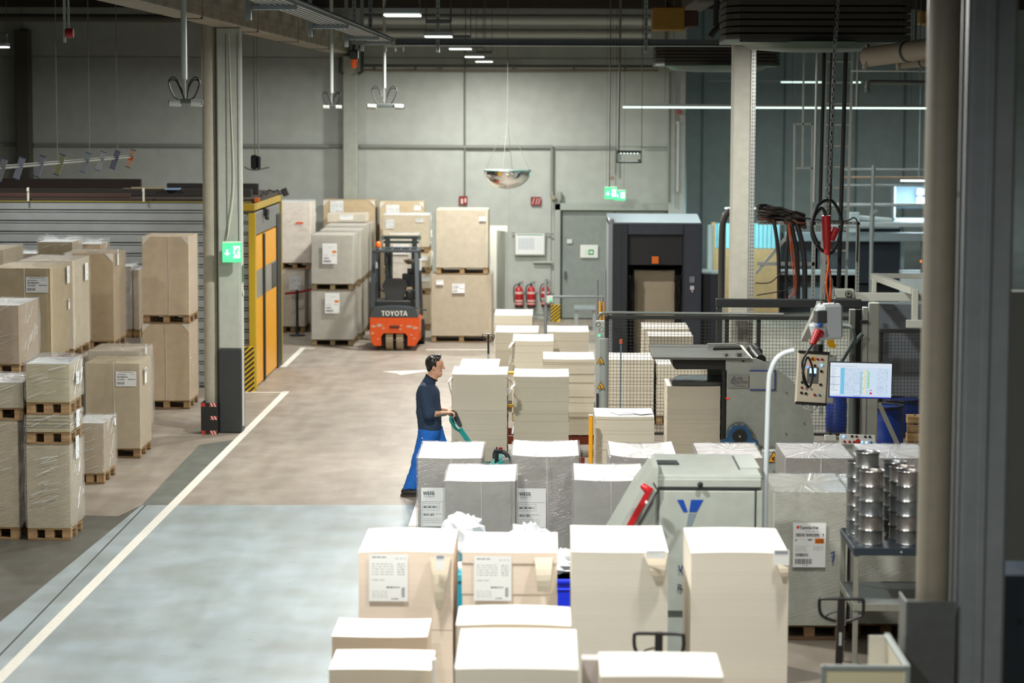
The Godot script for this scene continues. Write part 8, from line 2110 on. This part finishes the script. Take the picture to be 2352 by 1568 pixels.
# ---------------------------------------------------------------- overhead fittings
func sensor_head(label: String, at: Vector3, s: float, up: float, double: bool) -> void:
	var t := thing("ceiling_camera", label, "camera", at)
	var w := mt("b9beb8", 0.45)
	obj("pole", MB.new().cyl(Vector3(0, 0.3 * s, 0), Vector3(0, up, 0), 0.028, 0.028, 10).done(), mt("a7b0aa", 0.45), t)
	obj("slotted_stem", bx(Vector3(0.03, 0.3, 0.02) * s), mt("8d948f", 0.45, 0.4), t, Vector3(0, 0.18, 0) * s)
	obj("bracket", bx(Vector3(0.3 if double else 0.2, 0.06, 0.08) * s, 0.01), mt("4b5250", 0.5), t, Vector3(0.03, 0.02, 0) * s)
	for q in ([[-0.12, 0], [0.16, 1]] if not double else [[-0.2, 0], [0.24, 1]]):
		var b := obj("camera_body", MB.new().cyl(Vector3(q[0] - 0.07, 0, 0.03) * s, Vector3(q[0] + 0.07, -0.005, 0.03) * s, 0.045 * s, 0.045 * s, 14).done(), w, t)
		obj("lens_cap", MB.new().cyl(Vector3(q[0] + (-0.08 if q[1] == 0 else 0.07), 0, 0.03) * s, Vector3(q[0] + (-0.07 if q[1] == 0 else 0.08), 0, 0.03) * s, 0.038 * s, 0.038 * s, 14).done(), mt("1d1f20", 0.4), b)
	for q in [-1.0, 1.0]:
		for k in 2: obj("cable_loop", MB.new().tube(run([Vector3(0.02 + q * 0.02, 0.05, 0.02 * k), Vector3(q * 0.06, 0.24 - k * 0.05, 0), Vector3(q * (0.14 - k * 0.02), 0.33 - k * 0.04, 0), Vector3(q * 0.2, 0.26, 0.02), Vector3(q * 0.14, 0.09, 0.02), Vector3(q * 0.08, 0.04, 0)], 5) .map(func(p: Vector3) -> Vector3: return p * s), 0.008, 6).done(), mt("17181a", 0.5), t)


func heater(label: String, c: Vector3, w: float, d: float, h: float, rows: int) -> void:
	var t := thing("air_heater", label, "air heater", c)
	var m := mt("3a3733", 0.6)
	var e := w * 0.13
	var ring := [Vector2(-w / 2, d / 2 - e), Vector2(-w / 2 + e * 0.5, d / 2), Vector2(w / 2 - e * 0.5, d / 2), Vector2(w / 2, d / 2 - e), Vector2(w / 2, -d / 2), Vector2(-w / 2, -d / 2)]
	var up := Basis(Vector3(1, 0, 0), Vector3(0, 0, 1), Vector3(0, 1, 0))
	var inner := []
	for p in ring: inner.append(p * 0.94)
	obj("core", MB.new().prism(inner, 0.06, h, Vector3.ZERO, up).done(), mt("171512", 0.8), t)
	for k in rows: obj("louvre", MB.new().prism(ring, 0.06 + k * (h - 0.06) / rows, 0.06 + (k + 0.72) * (h - 0.06) / rows, Vector3.ZERO, up).done(), m, t)
	obj("drip_pan", MB.new().prism(ring, 0.02, 0.06, Vector3.ZERO, up).done(), mt("4a5650", 0.4, 0.5), t)
	obj("round_nozzle", MB.new().lathe([Vector2(w * 0.42, 0.03), Vector2(w * 0.36, -0.05), Vector2(w * 0.2, -0.08), Vector2(0, -0.08)], 26, Vector3(0.02, 0, -0.1)).done(), mt("23402f", 0.35), t)
	for s in [-0.4, 0.4]: obj("hanger", MB.new().cyl(Vector3(s * w, h, 0), Vector3(s * w, 7.55 - c.y, 0), 0.012, 0.012, 6).done(), mt("4a4c4a", 0.5), t)


func build_overhead() -> void:
	var zinc := mt("939b9d", 0.4, 0.5)
	# tray along the aisle
	var tr := thing("cable_tray", "perforated zinc cable tray running along the aisle to a bend", "cable tray", Vector3(-2.392, 5.9, 0))
	obj("tray_floor", span(Vector3(-0.28, 0.0, -18), Vector3(0.02, 0.006, -37.1)), zinc, tr)
	for s in [-0.28, 0.02]: obj("tray_side", span(Vector3(s - 0.004, 0.0, -18), Vector3(s + 0.004, 0.07, -37.1)), zinc, tr)
	var hs := MB.new()
	for k in 220:
		for j in 5: hs.box(Vector3(-0.24 + j * 0.055, -0.001, -20.0 - k * 0.075 - (j % 2) * 0.035), Vector3(0.02, 0.003, 0.035))
	var ho := obj("perforation", hs.done(), mt("262a2a", 0.8), tr)
	ho.set_meta("kind", "stuff")
	for k in 5: obj("cable", MB.new().tube([Vector3(-0.1 + k * 0.032, 0.045 + 0.014 * (k % 2), -18), Vector3(-0.1 + k * 0.032, 0.05, -28), Vector3(-0.1 + k * 0.03, 0.045, -36.9)], 0.016, 6).done(), mt(["5c6466", "4a5256", "6c7375"][k % 3], 0.5), tr)
	for z in [-22.6, -28.4, -33.5, -36.3]:
		obj("bracket_arm", MB.new().box(Vector3(-0.16, -0.03, z), Vector3(0.42, 0.05, 0.04), 0.006).done(), zinc, tr)
		obj("hanger_post", MB.new().box(Vector3(-0.4, 0.7, z), Vector3(0.05, 1.7, 0.03)).done(), zinc, tr)
	obj("cable_ends", MB.new().box(Vector3(0.04, -0.06, -36.9), Vector3(0.3, 0.02, 0.02)).box(Vector3(-0.08, -0.1, -36.9), Vector3(0.02, 0.08, 0.02)).box(Vector3(0.06, -0.1, -36.9), Vector3(0.02, 0.08, 0.02)).box(Vector3(0.18, -0.1, -36.9), Vector3(0.02, 0.08, 0.02)).done(), mt("c3c9c8", 0.4), tr)
	var ct := thing("cable_tray", "dark perforated cross tray spanning to the right column", "cable tray", Vector3(0, 5.87, -37.2))
	obj("tray_face", span(Vector3(-2.352, 0, 0), Vector3(2.846, 0.095, 0.012)), mt("5f676b", 0.45, 0.5), ct)
	obj("tray_lip", span(Vector3(-2.352, -0.012, -0.25), Vector3(2.846, 0.004, 0.03)), zinc, ct)
	var h2 := MB.new()
	for k in 100: h2.box(Vector3(-2.285 + k * 0.051, 0.06, 0.013), Vector3(0.014, 0.012, 0.003)); h2.box(Vector3(-2.285 + k * 0.051, 0.012, 0.031), Vector3(0.028, 0.008, 0.003))
	var h2o := obj("perforation", h2.done(), mt("20242a", 0.8), ct)
	h2o.set_meta("kind", "stuff")
	for q in [[813, 1, 36.6], [850, 3, 36.8], [1004, 122, 37.16], [1478, 124, 37.16]]:
		var p := thing("slotted_post", ["slotted hanging post above the orange beacon", "slotted hanging post beside the tray bend", "slotted hanging post behind the second lamp", "slotted hanging post of the cross tray near the heater"][[813, 850, 1004, 1478].find(q[0])], "post", Vector3((q[0] - 1258) * q[2] / 5553.0, 0, -q[2]))
		var yl: float = 5.0 + (235 - (122 if q[1] > 100 else 105)) * q[2] / 5553.0
		obj("channel", span(Vector3(-0.028, yl, -0.03), Vector3(0.028, 7.6, 0.03)), zinc, p)
		for k in 14: obj("slot", bx(Vector3(0.012, 0.04, 0.004)), mt("2a2e30", 0.8), p, Vector3(0, yl + 0.06 + k * 0.075, 0.032))
	var bc := thing("beacon_light", "orange warning beacon with black socket below the beam end", "beacon", Vector3(-2.938, 5.514, -36.6))
	obj("lens", MB.new().lathe([Vector2(0, -0.02), Vector2(0.042, 0.0), Vector2(0.052, 0.12), Vector2(0, 0.12)], 16).done(), mt("d4500e", 0.3), bc)
	obj("socket", MB.new().box(Vector3(0, 0.19, 0), Vector3(0.13, 0.14, 0.12), 0.015).cyl(Vector3(0, 0.26, 0), Vector3(0, 0.36, 0), 0.028).done(), mt("17181a", 0.5), bc)
	sensor_head("grey ceiling camera pair with looped cables over the wrapped store", Vector3(-3.531, 4.985, -23.5), 0.75, 2.6, false)
	sensor_head("small ceiling camera pair with looped cables beside the pillar", Vector3(-3.132, 4.928, -35), 0.65, 2.4, false)
	sensor_head("wide ceiling camera pair on a dark bar near the mirror", Vector3(-2.778, 4.919, -41), 1.05, 2.5, true)
	var rb := thing("alarm_bell", "red alarm bell at the foot of a hanging white post", "bell", Vector3(-5.141, 5.721, -26))
	obj("bell", MB.new().cyl(Vector3(-0.03, 0, 0), Vector3(0.05, 0, 0), 0.05, 0.05, 16).done(), mt("8a1016", 0.4), rb)
	obj("post", MB.new().box(Vector3(-0.045, 0.4, 0), Vector3(0.025, 1.0, 0.03)).box(Vector3(0.0, 0.65, 0), Vector3(0.02, 1.2, 0.02)).done(), mt("9aa39c", 0.5), rb)
	var sp := thing("speaker", "black hanging loudspeaker with curved wing in front of the wall", "speaker", Vector3(-5.683, 3.83, -47))
	obj("box", MB.new().box(Vector3(-0.03, 0, 0), Vector3(0.13, 0.28, 0.16), 0.03).box(Vector3(0.06, -0.01, 0.03), Vector3(0.07, 0.25, 0.14), 0.025).done(), mt("14171b", 0.35), sp)
	obj("wing", MB.new().tube(run([Vector3(-0.22, -0.1, 0), Vector3(-0.14, -0.14, 0), Vector3(0.0, -0.155, 0), Vector3(0.26, -0.1, 0)], 5), 0.014, 6).done(), mt("6b716e", 0.5), sp)
	for s in [-0.02, 0.05]: obj("hanger", MB.new().cyl(Vector3(s, 0.14, 0), Vector3(s - 0.02, 3.78, 0), 0.012, 0.012, 6).done(), mt("8a8d80", 0.5), sp)
	var ml := thing("dome_mirror", "half dome safety mirror hanging from four wires", "mirror", Vector3(-0.832, 3.624, -49))
	var prof := [Vector2(0.0, -0.37)]
	for k in 10: prof.append(Vector2(sin((k + 1) * PI / 20) * 0.475, -0.37 * cos((k + 1) * PI / 20)))
	obj("mirror_dome", MB.new().lathe(prof, 40).done(), mt("f4f4f2", 0.03, 1.0), ml)
	obj("rim", MB.new().lathe([Vector2(0.47, -0.01), Vector2(0.485, 0.0), Vector2(0.475, 0.02), Vector2(0.0, 0.03)], 40).done(), mt("37524a", 0.4), ml)
	for a in [0.2, 1.77, 3.34, 4.91]: obj("wire", MB.new().cyl(Vector3(cos(a) * 0.46, 0.01, sin(a) * 0.46), Vector3(0, 1.02, 0), 0.005, 0.005, 4).done(), mt("6d726c", 0.5), ml)
	obj("wire", MB.new().cyl(Vector3(0, 1.02, 0), Vector3(0, 3.9, 0), 0.006, 0.006, 4).done(), mt("6d726c", 0.5), ml)
	var fl := thing("flood_lamp", "black framed LED flood lamp hanging before the wall", "lamp", Vector3(1.593, 3.936, -48))
	obj("frame", MB.new().box(Vector3(0, 0.1, 0), Vector3(0.5, 0.05, 0.08), 0.01).box(Vector3(0, -0.105, 0), Vector3(0.5, 0.04, 0.06), 0.01).box(Vector3(-0.235, 0, 0), Vector3(0.03, 0.2, 0.06), 0.008).box(Vector3(0.235, 0, 0), Vector3(0.03, 0.2, 0.06), 0.008).box(Vector3(0.2, -0.07, 0), Vector3(0.06, 0.06, 0.05), 0.008).done(), mt("1c2422", 0.5), fl)
	for k in 6: obj("led", MB.new().lathe([Vector2(0, 0.016), Vector2(0.016, 0.0), Vector2(0, -0.016)], 8, Vector3(-0.165 + k * 0.066, 0.072, 0.03)).done(), glow("e6fff6", 1.6), fl)
	for s in [-0.22, -0.2]: obj("chain", MB.new().cyl(Vector3(s, 0.12, 0), Vector3(s * 0.9, 3.72, 0), 0.012, 0.012, 5).done(), mt("6d726e", 0.5), fl)
	area_lamp(fl, Vector3(0, 0.05, 0.06), Vector2(0.4, 0.05), 0.25)
	heater("big dark louvred air heater hanging over the turner", Vector3(3.356, 5.731, -30.9), 2.299, 1.5, 0.9, 10)
	heater("smaller dark louvred air heater hanging before the corner column", Vector3(3.128, 5.662, -45.6), 2.301, 1.5, 0.42, 6)
	# hanging row plates on a rail
	var rl := thing("plate_rail", "thin sloping rail hung on chains over the cabin roof", "rail", Vector3.ZERO)
	obj("rail", MB.new().tube([Vector3(-6.744, 4.177, -29), Vector3(-6.568, 4.121, -38)], 0.018, 6).tube([Vector3(-6.744, 4.177, -29) + Vector3(0, 0.03, 0), Vector3(-6.568, 4.121, -38) + Vector3(0, 0.03, 0)], 0.01, 6).done(), mt("8d918e", 0.4, 0.4), rl)
	for q in [Vector3(-6.669, 4.153, -32.818), Vector3(-6.628, 4.14, -34.916), Vector3(-6.588, 4.128, -36.959)]: obj("chain", MB.new().cyl(q, Vector3(q.x, 7.5, q.z), 0.006, 0.006, 4).done(), mt("6f736e", 0.5), rl)
	var i := 0
	for q in [[Vector3(-6.73, 4.172, -29.704), "7d8082"], [Vector3(-6.712, 4.167, -30.628), "8b8fa0"], [Vector3(-6.69, 4.16, -31.761), "8a8d9a"], [Vector3(-6.667, 4.152, -32.952), "9a9d7a"], [Vector3(-6.634, 4.142, -34.617), "70757a"], [Vector3(-6.613, 4.135, -35.687), "84888a"], [Vector3(-6.592, 4.129, -36.757), "55586a"], [Vector3(-6.568, 4.121, -38), "c9a890"]]:
		var p: Vector3 = q[0] + Vector3(0, -0.02, 0.0)
		var t := thing("row_plate", ["grey", "lilac", "pale lilac", "olive", "slate", "light grey", "indigo", "orange tipped"][i] + " slanted row plate hanging on the sloping rail", "plate", p, 0.0, "row plates on the rail")
		t.rotation_degrees.z = -19
		obj("sheet", bx(Vector3(0.085, 0.29, 0.012), 0.003), mt(q[1], 0.35, 0.2), t)
		for s in [-1.0, 1.0]: obj("blue_clip", bx(Vector3(0.09, 0.012, 0.02)), mt("2b4468", 0.5), t, Vector3(0, s * 0.142, 0))
		if i == 7: obj("orange_patch", bx(Vector3(0.07, 0.06, 0.004)), mt("e0522a", 0.5), t, Vector3(0, 0.0, 0.008))
		i += 1
	# right hand roof pipes
	var rp := thing("flanged_pipes", "pair of beige flanged pipes under the roof right of the heater", "pipes", Vector3.ZERO)
	for q in [[Vector3(3.521, 5.512, -27), Vector3(4.166, 5.602, -26), 0.11], [Vector3(3.945, 5.468, -27.4), Vector3(4.329, 5.501, -27), 0.08]]:
		obj("pipe", MB.new().cyl(q[0], q[1], q[2], q[2], 18).done(), mt("857a68", 0.6), rp)
		obj("flange", MB.new().cyl(q[0], q[0] + Vector3(-0.03, 0.004, 0), q[2] * 1.3, q[2] * 1.3, 18).done(), mt("746a5a", 0.6), rp)
		obj("hanger", MB.new().cyl(q[0] + Vector3(0.5, 0.1, 0.2), Vector3(q[0].x + 0.5, 7.6, q[0].z + 0.2), 0.012, 0.012, 6).done(), mt("4a4c4a", 0.5), rp)
		obj("band", MB.new().cyl((q[0] as Vector3).lerp(q[1], 0.55), (q[0] as Vector3).lerp(q[1], 0.58), q[2] * 1.06, q[2] * 1.06, 18).done(), mt("222220", 0.6), rp)
	solo("sprinkler_pipe", MB.new().tube(run([Vector3(3.92, 5.138, -30), Vector3(3.919, 5.223, -30), Vector3(3.95, 5.255, -30), Vector3(4.014, 5.261, -30), Vector3(4.496, 5.257, -30), Vector3(4.87, 5.253, -30)], 3), 0.028, 8).cyl(Vector3(3.92, 5.138, -30), Vector3(3.92, 5.181, -30), 0.03, 0.038, 10).cyl(Vector3(4.56, 5.263, -30), Vector3(4.56, 5.263, -30) + Vector3(0, 2.36, 0), 0.006, 0.006, 5).done(), mt("6b706c", 0.4, 0.3), "short pipe arm with nozzle left of the near downpipe", "pipe")
	solo("thin_rail", MB.new().tube([Vector3(4.461, 5.478, -36), Vector3(5.776, 5.476, -36)], 0.014, 6).cyl(Vector3(5.263, 5.481, -36), Vector3(5.263, 5.481, -36) + Vector3(0, 2.15, 0), 0.006, 0.006, 5).done(), mt("7d8580", 0.5), "thin pipe behind the sprinkler arm", "pipe")
	for q in [[1529, 45, 44, 0.58, 0.42, "yellow brown crane box under the roof near the heater"], [2140, 40, 33, 0.52, 0.2, "yellow brown crane box beside the big heater"]]:
		var cb := thing("crane_box", q[5], "crane", Vector3((q[0] - 1258) * q[2] / 5553.0, 5.0 + (235 - q[1]) * q[2] / 5553.0, -q[2]))
		obj("box", bx(Vector3(q[3], q[4], 0.4), 0.02), mt("8a6a1e", 0.6, 0.0, "mottle", 1.5), cb)
		obj("trolley", MB.new().box(Vector3(q[3] * 0.7, 0.0, 0), Vector3(0.25, q[4] * 0.7, 0.3), 0.02).done(), mt("3a1d14", 0.6), cb)
		obj("hanger", MB.new().box(Vector3(0, q[4] / 2 + 0.5, 0), Vector3(0.1, 1.0, 0.1)).done(), mt("3a1d14", 0.6), cb)
	solo("wall_pipe", MB.new().tube(run([Vector3(3.138, 6.847, -44), Vector3(3.127, 6.458, -44), Vector3(2.972, 6.287, -44), Vector3(2.91, 6.193, -44)], 4), 0.05, 8).tube([Vector3(3.012, 6.847, -44), Vector3(3.002, 6.38, -44)], 0.05, 8).done(), mt("211e1a", 0.6), "dark bent pipes beside the yellow brown crane box", "pipe")
	for q in [[1112, 1.0, "first thin wire hanging from the roof by the lamps"], [1398, 1.6, "thin chain hanging left of the flood lamp"], [1471, 1.2, "thin wire holding the LED strip"], [1523, 1.0, "short thin wire beside the small heater"]]:
		solo("roof_wire", MB.new().cyl(Vector3((q[0] - 1258) * 0.0083, 7.6, -46.2), Vector3((q[0] - 1258) * 0.0083, [5.9, 3.4, 3.9, 5.0][[1112, 1398, 1471, 1523].find(q[0])], -46.2), 0.007 * q[1], 0.007 * q[1], 5).done(), mt("5f645f", 0.5), q[2], "wire")


func build_small_things() -> void:
	# truck loads' grounds: pallets under the piles around the cage
	for q in [[-0.233, 0, -37.8, 0.643, 1.25, "pallet under the white cream pile by the truck handle"], [-0.502, 0, -39.3, 0.704, 1.15, "pallet under the cream pile beside the truck handle"], [0.333, 0, -39.3, 0.682, 1.1, "pallet under the grey sided pile below the railing"], [-0.616, 0, -43, 0.684, 1.1, "pallet under the white pile near the side door"], [1.294, 0, -37.5, 0.726, 1.0, "pallet under the wide cream pile behind the fence"], [2.146, 0, -37.5, 0.895, 1.0, "pallet under the cream pile by the turner plate"], [2.091, 0, -42.5, 0.806, 1.1, "pallet under the white pile at the wrapping machine"], [2.076, 0, -40.6, 0.748, 0.8, "pallet under the lower white pile behind the fence"]]:
		pallet(q[5], q[0], 0.0, q[2], q[3], q[4])
	# loose wrapper strips between the layered piles
	ribbon("curled white wrapper strip between the layered piles", [Vector3(-0.543, 1.433, -31.34), Vector3(-0.45, 1.37, -31.2), Vector3(-0.471, 1.307, -31.1), Vector3(-0.542, 1.233, -31.34)], 0.09)
	ribbon("white wrapper strip hanging at the cream pile behind", [Vector3(-0.534, 1.26, -37.83), Vector3(-0.592, 1.187, -37.6), Vector3(-0.564, 1.07, -37.6), Vector3(-0.613, 0.915, -37.7)], 0.07)
	ribbon("small curl of wrapper at the pile beside the worker", [Vector3(-1.236, 1.441, -31.34), Vector3(-1.282, 1.388, -31.2), Vector3(-1.27, 1.308, -31.2), Vector3(-1.249, 1.211, -31.25)], 0.05)
	var mk := thing("marker_post", "thin post with orange tip behind the fence", "marker", Vector3(1.11, 0, -36.5))
	obj("pole", MB.new().cyl(Vector3.ZERO, Vector3(0, 1.36, 0), 0.012).done(), mt("5c7f90", 0.4), mk)
	obj("tip", MB.new().cyl(Vector3(0, 1.36, 0), Vector3(0, 1.433, 0), 0.022).done(), mt("d8582a", 0.4), mk)
	solo("white_ramp", MB.new().prism([Vector2(-1.633, -28.158),Vector2(-1.632, -30.441),Vector2(-1.477, -30.446),Vector2(-1.315, -28.169)], 0.004, 0.03, Vector3.ZERO, Basis(Vector3(1, 0, 0), Vector3(0, 0, 1), Vector3(0, 1, 0))).done(), mt("e6e2dc", 0.6), "white board lying on the floor beside the mill sheet pile", "board")


func ribbon(label: String, pts: Array, w: float) -> void:
	var mb := MB.new()
	var p := run(pts, 4)
	for i in p.size() - 1: mb.bar(p[i], p[i + 1], 0.0025, w, Vector3(0.3, 0, 1))
	solo("wrapper_strip", mb.done(), mt("dcdad2", 0.6), label, "wrapper")
